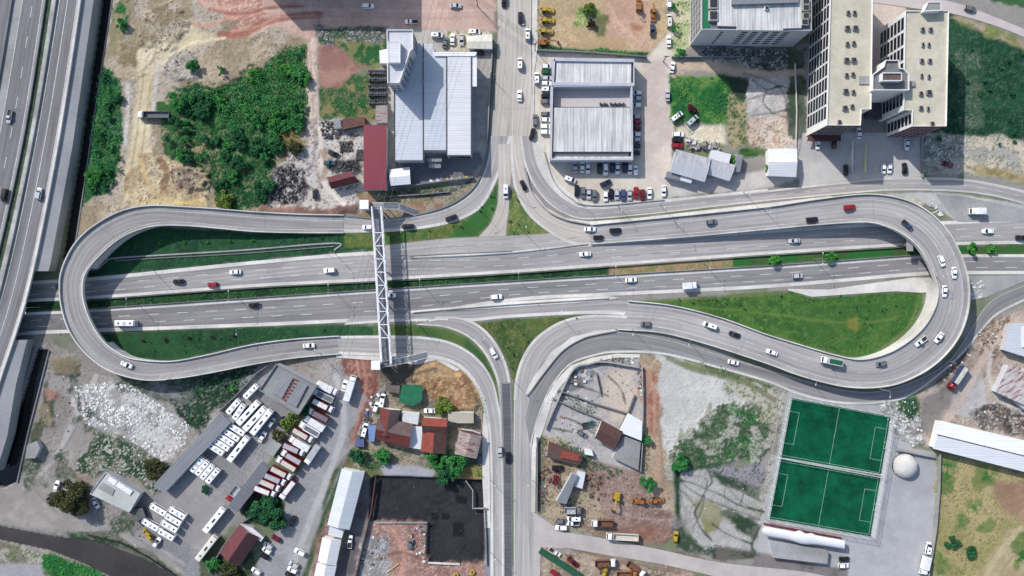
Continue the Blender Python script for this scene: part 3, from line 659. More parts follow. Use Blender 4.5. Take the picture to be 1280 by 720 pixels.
# --- bottom left
Z([(0,430),(62,430),(110,440),(180,474),(430,444),(440,470),(330,500),(250,620),(300,740),(-60,740),(-60,620),(20,610),(40,540)], (160,153,146), (172,167,162), (132,127,118), grain=.14)
Z([(-60,606),(60,600),(78,560),(95,500),(120,490),(130,520),(100,560),(80,610),(110,650),(200,680),(250,720),(220,725),(120,672),(0,652),(-60,648)], (180,174,168), (166,160,154), soft=6, grain=.08, fine=.2)
Z([(62,450),(90,440),(102,455),(98,470),(70,468)], (140,130,108), (110,104,84), h=(0,1.2))
Z([(52,540),(70,520),(68,500),(55,480),(62,470),(48,520),(38,545),(28,590),(40,600)], (62,84,62), (96,100,84), ns=n2)
Z([(86,482),(130,476),(165,480),(238,532),(232,560),(205,580),(180,560),(140,540),(105,530),(88,510)], (222,220,217), (176,172,168), (158,154,150), ns=n2, th=(.46,.62), grain=.34, edge_=9, h=(0,.45))
Z([(58,487),(75,487),(75,500),(60,500)], (168,132,118), edge_=3, h=(0,1))
Z([(48,500),(66,510),(68,532),(52,536)], (148,136,112), (130,118,92), h=(0,1.4))
Z([(160,472),(230,468),(322,455),(330,462),(290,500),(262,520),(250,545),(235,530),(205,500),(170,488)], (52,74,56), (40,62,48), (140,140,134), ns=n2, grain=.25)
Z([(195,470),(250,470),(240,505),(215,500),(170,490)], (150,148,148), (110,112,106), ns=n2)
Z([(110,560),(120,540),(150,545),(195,572),(218,582),(208,610),(190,620),(175,600),(130,590),(110,600),(92,600),(96,570)], (54,84,58), (120,122,104), (190,186,180), ns=n2, th=(.5,.6), grain=.3, h=(0,.6))
Z([(95,590),(115,592),(112,615),(96,612)], (168,150,138), edge_=3)
Z([(80,665),(130,664),(190,690),(230,722),(200,716),(150,686),(90,678)], (60,86,60), (130,128,118), ns=n2)
Z([(0,678),(62,690),(100,706),(140,724),(160,745),(-60,745),(-60,676)], (186,178,166), (140,134,116), (90,112,76), ns=n2, grain=.2)
Z([(50,690),(72,692),(118,712),(150,730),(70,740),(52,705)], (40,110,56), (60,120,66), h=(0,.6))
Z([(0,705),(50,705),(60,745),(-40,745)], (176,174,178), edge_=3)
# depot and truck yard
Z([(300,478),(326,455),(400,482),(372,520),(330,590),(290,650),(262,690),(250,740),(215,700),(160,670),(186,625),(215,610),(285,534)], (160,158,160), (150,148,150), (136,134,136), soft=2, edge_=2, fine=.18, grain=.06)
Z([(206,618),(245,590),(300,640),(258,692),(218,668),(180,648)], (172,168,166), (160,157,157), soft=6, fine=.16, grain=.06)
Z([(405,480),(432,446),(456,470),(460,500),(455,545),(440,600),(404,664),(384,740),(300,740),(330,690),(352,650),(360,610),(395,560),(412,520)], (168,167,168), (158,157,158), (148,147,148), soft=2, edge_=2, fine=.15, grain=.05)
Z([(424,446),(470,445),(482,462),(475,490),(455,545),(432,562),(446,520),(456,500),(452,480),(428,470)], (146,106,94), (128,88,78), (168,124,108), grain=.14)
Z([(318,600),(356,622),(354,660),(318,655),(300,640)], (52,66,50), (80,90,66), h=(0,.6))
Z([(250,690),(275,670),(320,690),(316,740),(250,740)], (56,76,52), (96,100,80), ns=n2)
Z([(414,590),(440,560),(452,562),(436,592),(414,640),(396,690),(380,740),(370,740),(394,668)], (66,88,62), (110,106,84), edge_=2)
Z([(395,680),(410,640),(428,650),(432,700),(426,740),(384,740)], (150,124,114), (128,104,96), ns=n2)
# --- bottom centre
Z([(478,455),(520,448),(560,447),(588,466),(604,500),(610,560),(612,600),(446,600),(440,562),(458,545),(470,500)], (166,152,134), (130,122,106), (96,102,80), ns=n2, grain=.2)
Z([(476,456),(524,450),(528,474),(500,480),(480,480)], (96,92,84), (120,112,96))
Z([(522,458),(545,448),(562,447),(585,462),(598,486),(602,506),(590,514),(560,512),(540,500),(520,478),(508,474)], (168,138,104), (146,112,82), (190,160,122), h=(.3,1.8), grain=.2, soft=4)
Z([(448,590),(470,585),(530,590),(600,582),(606,600),(470,604)], (140,126,98), (100,110,74), ns=n2)
Z([(476,582),(516,581),(544,589),(540,597),(480,596)], (168,168,172), (150,150,156), edge_=2)
Z([(560,588),(606,584),(610,610),(606,632),(592,634),(590,610)], (176,150,96), (150,128,80), h=(0,.8))
Z([(442,598),(468,600),(462,655),(440,740),(412,740),(436,660),(452,600)], (120,114,116), (104,98,100))
Z([(462,600),(470,595),(606,600),(608,706),(532,708),(534,654),(462,652)], (52,53,57), (44,45,49), (60,61,64), soft=1, edge_=.6, fine=.24, grain=.10, h=(-1.6,.05))
for pl in ([(538,642),(548,642),(548,652),(538,652)], [(551,642),(562,643),(561,652),(551,651)], [(566,655),(580,655),(580,672),(566,672)], [(570,620),(585,622),(584,632),(570,630)]): Z(pl, (34,34,38), soft=1, edge_=1, fine=.1, h=(-1.6,.02))
for pl in ([(500,612),(530,610),(540,635),(505,640)], [(545,665),(565,676),(560,698),(542,694)], [(580,640),(602,650),(600,690),(585,680)]): Z(pl, (58,59,63), (50,51,55), ns=n2, soft=6, edge_=8, fine=.15, h=(-1.6,.04))
Z([(456,652),(534,654),(534,706),(608,704),(608,745),(440,745),(448,690)], (162,128,116), (144,112,102), (180,152,142), h=(0,.4), grain=.18)
Z([(450,672),(486,668),(488,720),(446,730)], (148,146,146), (130,128,128), (180,178,178), grain=.2)
Z([(606,628),(616,620),(620,745),(606,745)], (150,150,152), (140,140,142), edge_=1)
# --- bottom right of centre
Z([(672,560),(684,505),(700,478),(718,462),(745,452),(800,446),(806,470),(802,560),(798,590),(760,580),(690,548)], (176,172,170), (160,158,156), (190,184,180), fine=.25, grain=.08)
Z([(760,460),(790,464),(796,500),(780,530),(750,510)], (200,186,172), (186,172,156), soft=6)
Z([(698,490),(715,465),(745,456),(740,475),(716,486)], (196,194,192), (120,120,124), ns=n2)
Z([(668,545),(680,542),(700,552),(735,572),(800,600),(846,640),(846,662),(820,680),(740,668),(700,660),(670,640)], (176,160,136), (152,134,112), (108,98,82), grain=.22, h=(0,.4))
Z([(672,545),(680,545),(682,640),(671,638)], (64,80,62), (120,118,104), ns=n2, edge_=1)
Z([(735,575),(800,590),(840,620),(846,668),(820,680),(770,668),(752,640)], (146,124,114), (126,102,94), (166,146,136), grain=.16, h=(0,.5))
Z([(770,660),(800,655),(836,662),(830,676),(790,676)], (136,98,84), (150,116,102), soft=6)
Z([(800,444),(826,446),(845,450),(846,470),(824,520),(838,580),(846,640),(828,640),(806,600),(803,540)], (190,174,152), (170,150,126), (150,124,100))
Z([(804,460),(824,462),(828,500),(826,545),(812,545),(806,520)], (152,106,88), (176,140,120), soft=5, edge_=8, ns=n2)
Z([(820,442),(850,448),(975,480),(974,510),(962,545),(935,560),(900,560),(868,590),(842,600),(830,560),(826,500)], (204,203,197), (194,193,188), (180,178,170), edge_=7, grain=.10)
Z([(855,448),(880,452),(972,482),(968,492),(900,470),(856,456)], (96,108,74), (140,140,110), ns=n2, edge_=3)
Z([(905,470),(972,486),(976,520),(968,560),(950,540),(930,500),(900,490)], (190,186,172), (150,150,126), (90,104,76), ns=n3, th=(.48,.6), grain=.25)
Z([(835,562),(862,538),(884,520),(900,498),(925,505),(945,505),(966,538),(966,572),(920,582),(870,594),(840,594)], (60,86,60), (172,170,158), (110,116,96), ns=n2, th=(.5,.6), edge_=16, grain=.22, h=(0,.6))
Z([(848,588),(900,578),(960,584),(952,600),(905,585),(880,590)], (66,84,62), (40,70,50), ns=n2)
Z([(846,592),(885,585),(900,590),(955,615),(955,700),(880,700),(868,680),(850,640)], (172,169,165), (160,157,152), (186,183,178), grain=.10)
Z([(886,588),(905,580),(960,582),(965,610),(950,618),(905,600)], (150,144,150), (136,130,136), (70,86,70), grain=.15)
Z([(884,586),(900,590),(950,612),(948,622),(900,606)], (58,76,60), (110,112,104), ns=n2, edge_=3)
Z([(866,628),(888,624),(905,640),(896,664),(880,664)], (136,134,96), (150,148,120), edge_=4)
Z([(902,640),(925,640),(952,655),(950,672),(925,668)], (54,70,54), (100,106,90), ns=n2, edge_=4)
Z([(846,640),(858,664),(880,684),(890,695),(846,690),(840,660)], (60,76,60), (130,126,122), ns=n2)
Z([(880,682),(950,690),(960,700),(890,700)], (62,72,58), (104,100,92), ns=n2)
Z([(842,575),(850,590),(850,650),(844,640)], (34,70,46), edge_=2)
Z([(672,680),(700,686),(760,696),(860,712),(900,745),(670,745)], (160,144,126), (134,118,102), (178,164,148), grain=.18, h=(0,.6))
Z([(700,664),(760,674),(870,694),(960,714),(960,720),(830,695),(700,670)], (150,140,130), (120,110,96), ns=n2, edge_=2)
# --- pitch surroundings and right
Z([(985,488),(1120,510),(1140,560),(1170,566),(1172,600),(1160,740),(940,740),(950,650)], (178,178,180), (170,170,172), soft=2, edge_=1, fine=.12, grain=.05)
Z([(945,690),(970,694),(1060,712),(1060,745),(930,745)], (132,124,122), (110,104,100), edge_=2)
Z([(970,480),(985,490),(955,640),(948,650),(955,600),(968,540)], (190,184,176), (160,156,148), (104,110,90), ns=n2, grain=.2)
Z([(1100,505),(1145,495),(1150,520),(1160,548),(1142,560),(1118,545)], (176,174,170), (130,130,124), (206,204,200), ns=n2, grain=.3, h=(0,.8))
Z([(1122,500),(1146,494),(1152,512),(1140,526),(1124,512)], (40,80,50), (60,90,60), edge_=3)
Z([(1145,494),(1180,465),(1210,435),(1232,415),(1250,400),(1290,380),(1340,360),(1340,560),(1280,552),(1176,524),(1160,560),(1150,530)], (188,176,164), (170,156,144), (140,120,106), grain=.16, h=(0,.3))
Z([(1150,500),(1190,470),(1196,490),(1165,545),(1148,540)], (136,130,126), (120,114,110), soft=5)
Z([(1216,410),(1240,400),(1262,395),(1262,440),(1240,450),(1222,440)], (158,138,122), (130,110,94), (190,176,162), ns=n2, grain=.2)
Z([(1186,455),(1215,428),(1220,436),(1190,470),(1170,490),(1166,480)], (110,106,100), (150,146,140), (70,70,64), ns=n2, grain=.3)
Z([(1196,478),(1225,465),(1240,510),(1230,530),(1190,515)], (182,180,178), (170,166,162), soft=5)
Z([(1215,515),(1240,500),(1290,515),(1290,545),(1225,535)], (120,112,106), (80,76,74), (180,172,164), ns=n2, grain=.35, h=(0,.9))
Z([(1172,566),(1280,592),(1340,604),(1340,745),(1164,745)], (158,150,102), (176,160,118), (120,122,76), grain=.16, h=(0,.3))
Z([(1238,600),(1330,610),(1330,640),(1280,660),(1245,625)], (164,136,112), (150,122,100), soft=6)
Z([(1225,720),(1260,660),(1285,655),(1285,740)], (178,164,130), (166,150,116), soft=6)
for pl in ([(1174,570),(1195,575),(1192,615),(1176,620)], [(1222,582),(1245,588),(1242,606),(1222,606)], [(1210,630),(1228,626),(1226,645),(1212,646)], [(1218,655),(1242,652),(1240,664),(1222,666)], [(1172,690),(1185,690),(1182,720),(1170,720)], [(1262,668),(1290,660),(1290,712),(1268,705)], [(1196,640),(1206,640),(1206,662),(1196,660)]):
    Z(pl, (62,112,54), (120,130,78), edge_=11, soft=4, ns=n2)
def T(path, w, c, soft=1.5, amp=2.0, k=.8):
    """wheel track or trodden path along a polyline, w px wide"""
    pl = catmull(path, 8); xs, ys = pl[:,0], pl[:,1]; mg = w + soft + amp + 3
    sl = (slice(*np.searchsorted(gy, (ys.min() - mg, ys.max() + mg))), slice(*np.searchsorted(gx, (xs.min() - mg, xs.max() + mg))))
    x, y = X[sl], Y[sl]; d = np.full(x.shape, 1e9)
    for a, b in zip(pl, pl[1:]):
        L2 = ((b - a) ** 2).sum() + 1e-9; t = np.clip(((x - a[0]) * (b[0] - a[0]) + (y - a[1]) * (b[1] - a[1])) / L2, 0, 1)
        d = np.minimum(d, np.hypot(x - a[0] - t * (b[0] - a[0]), y - a[1] - t * (b[1] - a[1])))
    m = k * sm(w / 2 + amp * (n2[sl] - .5) - d, -soft, soft) * (.6 + .8 * n3[sl])
    base[sl][..., :3] = mixa(base[sl][..., :3], c3(c) * (1 + .25 * (n3[sl] - .5))[..., None], np.clip(m, 0, 1))
for path, w, c in (([(276,45),(305,42),(330,28),(360,22),(400,18)], 9, (158,102,88)), ([(290,40),(320,34),(350,20)], 2, (206,160,140)), ([(262,12),(300,18),(340,10),(380,8)], 4, (150,100,88)), ([(250,2),(280,10),(310,6)], 3, (214,176,160)), ([(240,30),(262,32),(290,22),(320,18)], 3, (204,150,132)),
  ([(330,14),(420,12),(520,14),(620,12)], 2, (216,190,176)), ([(330,22),(420,20),(520,23),(620,20)], 2, (186,158,146)), ([(180,92),(176,130),(170,180),(160,230),(150,260)], 2, (168,148,112)), ([(190,100),(184,140),(178,190),(168,235)], 2, (176,156,122)), ([(215,70),(230,60),(250,52),(282,48)], 3, (226,214,180)), ([(160,105),(160,140),(157,180)], 5, (206,202,196)), ([(200,75),(195,110),(192,140)], 5, (202,196,186)),
  ([(388,52),(390,100),(392,150),(395,200),(400,240)], 1.5, (176,148,134)), ([(394,52),(396,100),(398,150),(402,200)], 1.5, (224,206,192)), ([(400,160),(402,190),(406,230),(430,255)], 6, (222,212,200)), ([(402,190),(408,205),(404,222)], 7, (158,136,118)),
  ([(175,200),(190,235),(215,250),(255,256)], 4, (206,180,128)), ([(200,200),(210,215),(205,235)], 9, (132,98,74)), ([(190,250),(225,254),(256,250)], 3, (216,198,140)), ([(205,225),(225,212),(255,222)], 4, (120,106,94)),
  ([(690,20),(730,48),(780,50),(806,40)], 3, (190,158,120)), ([(690,40),(720,56),(780,58)], 4, (180,154,116)), ([(760,5),(775,30),(800,55)], 3, (212,176,150)),
  ([(30,610),(70,570),(95,520),(120,470)], 7, (196,192,190)), ([(70,640),(40,600),(80,560),(110,505)], 3, (148,144,142)), ([(90,650),(160,665),(230,705)], 4, (176,172,170)),
  ([(420,470),(430,530),(412,590),(388,650),(360,720)], 8, (184,182,182)), ([(432,480),(440,540),(420,600),(395,660)], 2, (142,140,142)), ([(452,450),(458,480),(448,520),(440,556)], 3, (176,134,116)), ([(462,450),(470,475),(458,520),(446,556)], 3, (112,76,68)), ([(446,450),(450,480),(446,510)], 3, (186,150,132)),
  ([(812,462),(818,500),(818,545),(824,600)], 3, (186,150,130)), ([(822,520),(826,560),(830,610)], 4, (150,130,112)), ([(700,650),(750,662),(790,660),(830,640)], 4, (124,100,92)), ([(760,630),(790,645),(830,650)], 3, (170,146,136)), ([(690,690),(740,705),(800,712)], 3, (190,172,154)), ([(715,686),(770,700),(850,716)], 4, (128,108,94)),
  ([(1280,395),(1250,420),(1225,455),(1200,500),(1180,530)], 9, (196,178,166)), ([(1290,400),(1262,425),(1230,470)], 2, (146,126,112)), ([(1240,440),(1236,470),(1250,500),(1290,520)], 5, (200,194,188)), ([(1232,720),(1250,690),(1275,660)], 6, (190,176,142)), ([(1250,720),(1262,700),(1285,680)], 2, (146,132,92)),
  ([(845,82),(900,86),(960,94),(1000,90)], 8, (202,182,160)), ([(930,92),(958,100),(978,115),(985,150)], 2, (110,106,102)), ([(935,125),(960,118),(985,122)], 1.5, (96,92,88)), ([(940,145),(965,142),(990,150)], 1.5, (110,104,98)),
  ([(850,602),(880,622),(950,650)], 2, (84,90,78)), ([(885,600),(876,640),(866,660)], 2, (88,92,82)), ([(905,604),(930,630),(955,640)], 1.5, (96,98,90)), ([(470,465),(500,470),(545,460)], 4, (110,100,86)), ([(836,448),(870,462),(930,478),(968,500)], 7, (112,116,84)), ([(470,700),(500,690),(530,700)], 3, (130,90,80)), ([(490,660),(505,690),(500,720)], 4, (192,144,126))):
    T(path, w, c)
for path, w, c in (([(784,378),(880,373),(985,366)], 2, (128,122,88)), ([(790,380),(880,395),(955,420),(1040,446)], 1.6, (120,120,82)), ([(1150,368),(1135,408),(1100,436)], 1.6, (126,124,86)), ([(870,384),(960,392),(1060,404),(1120,398)], 3, (104,128,66)), ([(900,392),(990,384),(1090,378)], 3, (72,112,50)), ([(600,403),(622,424),(642,470)], 1.4, (124,112,80)), ([(735,394),(690,406),(660,436),(646,470)], 1.4, (124,112,80)), ([(630,405),(650,425),(655,440)], 2, (118,116,70)),
  ([(505,302),(560,298),(600,296)], 1.4, (132,122,90)), ([(130,348),(220,338),(320,328),(460,314)], 1.4, (88,92,74)), ([(130,416),(320,409),(460,405)], 1.4, (92,96,76)), ([(118,376),(330,360),(640,343)], 1.2, (96,96,74)), ([(118,385),(320,372),(640,351)], 1.2, (96,96,74)), ([(150,325),(250,316),(400,308)], 2, (60,84,60))):
    T(path, w, c, 1.0, 2.0, .6)
for path, w in (([(848,600),(866,604),(882,611),(900,618),(925,632),(955,640)], 2.2), ([(882,611),(876,626),(868,640)], 2), ([(850,612),(862,622),(868,632)], 1.6), ([(884,586),(890,602),(882,611)], 2.4), ([(905,606),(930,616),(955,628)], 1.6), ([(905,622),(908,600)], 1.2), ([(925,632),(930,616)], 1.2), ([(868,640),(876,660),(890,676)], 2.4), ([(890,655),(910,668),(940,680)], 1.8), ([(952,655),(940,680),(945,694)], 2), ([(940,100),(958,112),(976,108),(996,116)], 1.6), ([(958,112),(954,128),(966,142)], 1.6), ([(966,142),(985,138),(1000,146)], 1.4), ([(705,478),(735,486),(760,495)], 1.5), ([(700,520),(722,528),(740,540)], 1.4), ([(690,535),(715,540)], 1.2), ([(760,470),(775,485),(782,505)], 1.3), ([(748,470),(752,490),(744,500)], 1.2)):
    T(path, w, (70,80,66), 1.0, 3.0, .95)
for pl in ([(92,470),(108,478),(100,500),(86,492)], [(60,565),(86,575),(92,596),(70,600)], [(100,600),(118,612),(108,626),(92,616)], [(24,585),(50,578),(58,606),(30,612)], [(100,505),(118,520),(112,540),(94,528)], [(140,640),(170,650),(165,668),(140,660)], [(225,470),(250,468),(246,486),(226,486)], [(150,470),(175,476),(170,486),(150,482)]):
    Z(pl, (112,112,98), (84,98,80), (150,146,140), edge_=14, soft=6, ns=n2, grain=.25)
base[..., :3] *= (1 - .17 * (1 - sm(X, 120, 520)) * sm(Y, 300, 420))[..., None]  # soft cloud shade and vignette painted into the lower-left ground colour
# sunken channels
for pl, dp in ((CANAL1, -2.0), (CANAL2, -2.0), (RIVER, -.9)):
    xs = [p[0] for p in pl]; ys = [p[1] for p in pl]
    sl = (slice(*np.searchsorted(gy, (min(ys) - 3, max(ys) + 3))), slice(*np.searchsorted(gx, (min(xs) - 3, max(xs) + 3))))
    m = inpoly(X[sl], Y[sl], pl); d_ = pdist(X[sl], Y[sl], pl); d_ = np.where(m, d_, -d_); hgt[sl] = np.where(m, dp, np.minimum(hgt[sl], .3)) if dp < -1 else np.minimum(hgt[sl], .3) * (1 - sm(d_, -6, -1)) + dp * sm(d_, -4, 4); base[sl][..., :3][m] = c3((60,58,56))
# keep the ground below the road sheets
mask = np.zeros(X.shape)
for pl in ROADMASK:
    xs = [p[0] for p in pl]; ys = [p[1] for p in pl]
    sl = (slice(*np.searchsorted(gy, (min(ys) - 9, max(ys) + 9))), slice(*np.searchsorted(gx, (min(xs) - 9, max(xs) + 9))))
    d = pdist(X[sl], Y[sl], pl); d = np.where(inpoly(X[sl], Y[sl], pl), -d, d); mask[sl] = np.maximum(mask[sl], 1 - sm(d, 1.5, 8))
hgt = np.where(mask > 0, np.minimum(hgt, hgt * (1 - mask)) - .03 * (mask > .5), hgt)
def ground_z(px, py):
    return float(hgt[min(np.searchsorted(gy, py), len(gy) - 1), min(np.searchsorted(gx, px), len(gx) - 1)])
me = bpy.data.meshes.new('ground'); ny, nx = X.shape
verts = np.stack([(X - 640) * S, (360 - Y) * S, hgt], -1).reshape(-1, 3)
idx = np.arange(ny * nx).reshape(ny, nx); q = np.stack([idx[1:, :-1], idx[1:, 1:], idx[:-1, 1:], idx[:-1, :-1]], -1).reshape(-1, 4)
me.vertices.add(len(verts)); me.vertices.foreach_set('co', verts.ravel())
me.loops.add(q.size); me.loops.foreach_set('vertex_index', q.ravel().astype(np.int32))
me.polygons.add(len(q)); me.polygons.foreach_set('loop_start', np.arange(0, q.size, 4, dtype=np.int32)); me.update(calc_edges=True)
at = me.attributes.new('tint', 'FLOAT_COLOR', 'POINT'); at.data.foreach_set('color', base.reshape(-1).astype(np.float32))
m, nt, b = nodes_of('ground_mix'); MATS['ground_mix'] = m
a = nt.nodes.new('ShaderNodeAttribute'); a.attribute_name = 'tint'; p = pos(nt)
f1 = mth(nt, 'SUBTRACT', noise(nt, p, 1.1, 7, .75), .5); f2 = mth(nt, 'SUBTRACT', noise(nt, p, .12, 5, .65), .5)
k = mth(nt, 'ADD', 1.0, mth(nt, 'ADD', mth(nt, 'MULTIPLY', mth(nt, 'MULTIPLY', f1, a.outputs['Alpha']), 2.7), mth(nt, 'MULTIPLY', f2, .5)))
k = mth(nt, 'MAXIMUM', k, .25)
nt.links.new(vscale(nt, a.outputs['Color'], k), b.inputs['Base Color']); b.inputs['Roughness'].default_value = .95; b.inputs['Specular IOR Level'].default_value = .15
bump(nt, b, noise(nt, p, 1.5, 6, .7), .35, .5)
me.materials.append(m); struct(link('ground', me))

# ================================================================== VEGETATION
LEAF = dict(
 dark=foliage('leaf_dark', (.010,.055,.022,1), (.020,.105,.038,1), (.05,.19,.06,1)),
 mid=foliage('leaf_mid', (.016,.09,.024,1), (.036,.185,.045,1), (.09,.32,.08,1)),
 bright=foliage('leaf_bright', (.02,.09,.02,1), (.05,.22,.035,1), (.12,.38,.07,1)),
 yellow=foliage('leaf_yellow', (.05,.09,.015,1), (.13,.20,.035,1), (.26,.33,.08,1)),
 olive=foliage('leaf_olive', (.02,.026,.01,1), (.055,.06,.022,1), (.13,.12,.05,1)),
 maroon=foliage('leaf_maroon', (.02,.006,.01,1), (.055,.014,.025,1), (.10,.03,.04,1)))
BARK = plain('bark', (.07,.05,.035,1), .9, var=.3, scale=3)
def leaf_mesh(name, C_, size, mat, upbias=.7):
    """one quad leaf clump at every point of C_ (n,3)"""
    n = len(C_)
    nr = RNG.normal(size=(n, 3)); nr[:, 2] = np.abs(nr[:, 2]) + upbias; nr /= np.linalg.norm(nr, axis=1)[:, None]
    t = RNG.normal(size=(n, 3)); t -= (t * nr).sum(1)[:, None] * nr; t /= np.linalg.norm(t, axis=1)[:, None]
    bt = np.cross(nr, t); s = size * RNG.uniform(.55, 1.3, n)[:, None]; e = RNG.uniform(.55, 1.0, n)[:, None]
    v = np.stack([C_ - t * s - bt * s * e * .35, C_ - bt * s * e, C_ + t * s + bt * s * e * .2, C_ + bt * s * e], 1).reshape(-1, 3)
    me = bpy.data.meshes.new(name); me.vertices.add(4 * n); me.vertices.foreach_set('co', v.astype(np.float32).ravel())
    me.loops.add(4 * n); me.loops.foreach_set('vertex_index', np.arange(4 * n, dtype=np.int32))
    me.polygons.add(n); me.polygons.foreach_set('loop_start', np.arange(0, 4 * n, 4, dtype=np.int32)); me.update(calc_edges=True)
    me.materials.append(mat); return me
def tree(px, py, rpx, h, kind, label, name='tree', cat='tree', group=None, dens=1.0, flat=.8):
    r = rpx * S; z0 = ground_z(px, py); b = P(px, py, h * .6); b = Vector((b.x, b.y, z0))
    t = thing(name, label, cat, b, 0, group)
    rng = random.Random(int(px * 130 + py * 10)); mb = MB(); top = Vector((rng.uniform(-.2,.2) * r, rng.uniform(-.2,.2) * r, h * .6))
    mb.tube([(0,0,-.1), (0,0,h*.2), top * .6, top], [h*.035+.08, h*.028+.06, h*.02+.04, .03], 7)
    cl = []; ncl = max(5, int(7 + r * 3.2 * dens))
    for k in range(ncl):
        a = rng.uniform(0, 6.283); rr = r * math.sqrt(rng.uniform(.0, 1)) * .82; zz = h * rng.uniform(.38, .97) * (1 - .38 * (rr / r) ** 2)
        e = 1 + .22 * math.sin(a * 3 + px)
        cl.append((rr * math.cos(a) * e, rr * math.sin(a) * e, zz, r * rng.uniform(.16, .38)))
        if k % 3 == 0: mb.tube([(0,0,h*.22), (rr*.4*math.cos(a), rr*.4*math.sin(a), h*.42), (rr*math.cos(a), rr*math.sin(a), zz)], [h*.016+.03, h*.01+.02, .02], 5)
    link('trunk', mb.mesh('trunk', BARK), t)
    pts = []
    for (x, y, z, s) in cl:
        n = max(12, int(85 * dens * (s / .8) ** 1.5)); d = RNG.normal(size=(n, 3)); d /= np.linalg.norm(d, axis=1)[:, None]
        pts.append(np.array((x, y, z)) + d * (s * RNG.uniform(.45, 1.12, (n, 1))) * (1, 1, flat))
    pts = np.concatenate(pts); pts[:, 2] = np.maximum(pts[:, 2], .25)
    link('crown', leaf_mesh('crown', pts, .15 + .045 * min(r, 4), LEAF[kind]), t)
    return t
def shrub(px, py, rpx, h, kind, label, name='shrub', cat='shrub', group=None, dens=1.3): return tree(px, py, rpx, h, kind, label, name, cat, group, dens, .7)
def thicket(name, polys, kind, label, dens=1.1, hmax=3.2, size=.42, cat='undergrowth', gap=.42, seed=5):
    """undergrowth one cannot count: leaf clumps over an area, height from noise"""
    out = []
    for pl in polys:
        xs = [p[0] for p in pl]; ys = [p[1] for p in pl]; A = (max(xs) - min(xs)) * (max(ys) - min(ys)) * S * S; n = int(A * dens)
        x = RNG.uniform(min(xs) - 4, max(xs) + 4, n); y = RNG.uniform(min(ys) - 4, max(ys) + 4, n)
        d = pdist(x, y, pl); d = np.where(inpoly(x, y, pl), d, -d); nn = vnoise(x, y, 16, seed, 4, .6)
        k = (d + (14 if len(pl) < 9 else 26) * (nn - .5) > 0) & (vnoise(x, y, 11, seed + 1, 3) > gap); x, y, nn, d = x[k], y[k], nn[k], d[k]
        hh = hmax * sm(nn, .28, .72) * sm(d, -6, 12); z = hh * RNG.uniform(.35, 1.0, len(x)) + .15
        out.append(np.stack([(x - 640) * S, (360 - y) * S, z], 1))
    o = link(name, leaf_mesh(name, np.concatenate(out), size, LEAF[kind], .9)); return tag(o, label, cat, None, 'stuff')
thicket('thicket', [[(268,115),(292,106),(322,90),(352,64),(382,58),(385,148),(362,163),(340,160),(300,170),(270,165)]], 'mid', 'dense bright green thicket on the upper left wasteland', 8, 3.2, .28, gap=.24)
thicket('thicket', [[(206,118),(236,106),(262,116),(272,168),(300,172),(345,164),(344,192),(332,258),(286,260),(264,230),(270,215),(240,205),(207,190)]], 'dark', 'dark green scrub below the bright thicket reaching the flyover', 6, 1.6, .25, gap=.46)
thicket('thicket', [[(128,84),(150,98),(155,180),(140,232),(102,256),(116,150)], [(142,12),(150,0),(164,0),(150,20)], [(145,36),(158,30),(164,38),(150,46)]], 'mid', 'green scrub strip between the canal and the sandy track', 4.5, 2.2, .30, gap=.32)
thicket('weeds', [[(345,162),(372,162),(384,185),(374,203),(352,203)]], 'olive', 'brownish dry bushes at the lower right corner of the thicket', 2.2, 2.0, .4, gap=.38)
thicket('weeds', [[(398,36),(484,40),(484,56),(400,52)], [(440,62),(484,58),(482,80),(452,84)], [(398,112),(430,112),(424,146),(400,150)], [(440,100),(468,96),(470,148),(430,148)]], 'mid', 'patchy weeds around the reddish dirt plot beside the factory', 2.7, 1.4, 0.27, gap=.5)
thicket('hedge', [[(674,56),(690,60),(810,66),(808,71),(672,62)]], 'mid', 'ragged green hedge strip behind the commercial hall', 16, 1.5, 0.25, gap=.3)
thicket('weeds', [[(838,97),(905,93),(920,120),(935,148),(902,156),(840,148)]], 'mid', 'tall green weeds on the plot below the grey office building', 3.6, 1.0, .26, gap=.4)
thicket('weeds', [[(912,122),(932,126),(934,180),(914,186)], [(926,187),(965,187),(964,195),(928,195)], [(986,120),(994,120),(994,176),(986,172)]], 'mid', 'weedy bushes along the pale wasteland left of the apartments', 2.5, 1.2, 0.27, gap=.45)
thicket('weeds', [[(1152,150),(1184,110),(1188,26),(1280,60),(1310,75),(1310,190),(1240,174),(1196,168),(1156,176)]], 'dark', 'rough green field right of the apartment blocks', 1.0, .4, .22, gap=.5)
thicket('weeds', [[(225,492),(250,488),(262,520),(250,540),(236,526)], [(170,474),(320,457),(328,462),(292,498),(262,505),(230,480)]], 'dark', 'dark green scrub between the flyover and the bus depot', 4.5, 1.9, .28, gap=.34)
thicket('weeds', [[(112,558),(122,542),(150,547),(195,574),(216,584),(206,608),(190,616),(175,600),(130,588),(98,600)]], 'dark', 'scattered weeds around the pale flat-roofed building', 2.3, 1.4, 0.27, gap=.5)
thicket('weeds', [[(84,667),(130,666),(190,692),(225,720),(200,714),(150,684)], [(40,550),(52,540),(66,518),(58,500),(46,530),(34,580)]], 'dark', 'weeds along the canal and river banks', 2.0, 1.0, 0.26, gap=.48)
thicket('weeds', [[(54,692),(72,694),(118,712),(146,730),(72,738)]], 'bright', 'bright green bushes south of the brown river', 4.7, 2.0, 0.30, gap=.3)
thicket('weeds', [[(912,500),(940,508),(948,540),(930,562),(912,540)]], 'mid', 'brighter green bushes in the scrub left of the football pitch', 5, 1.3, .27, gap=.4)
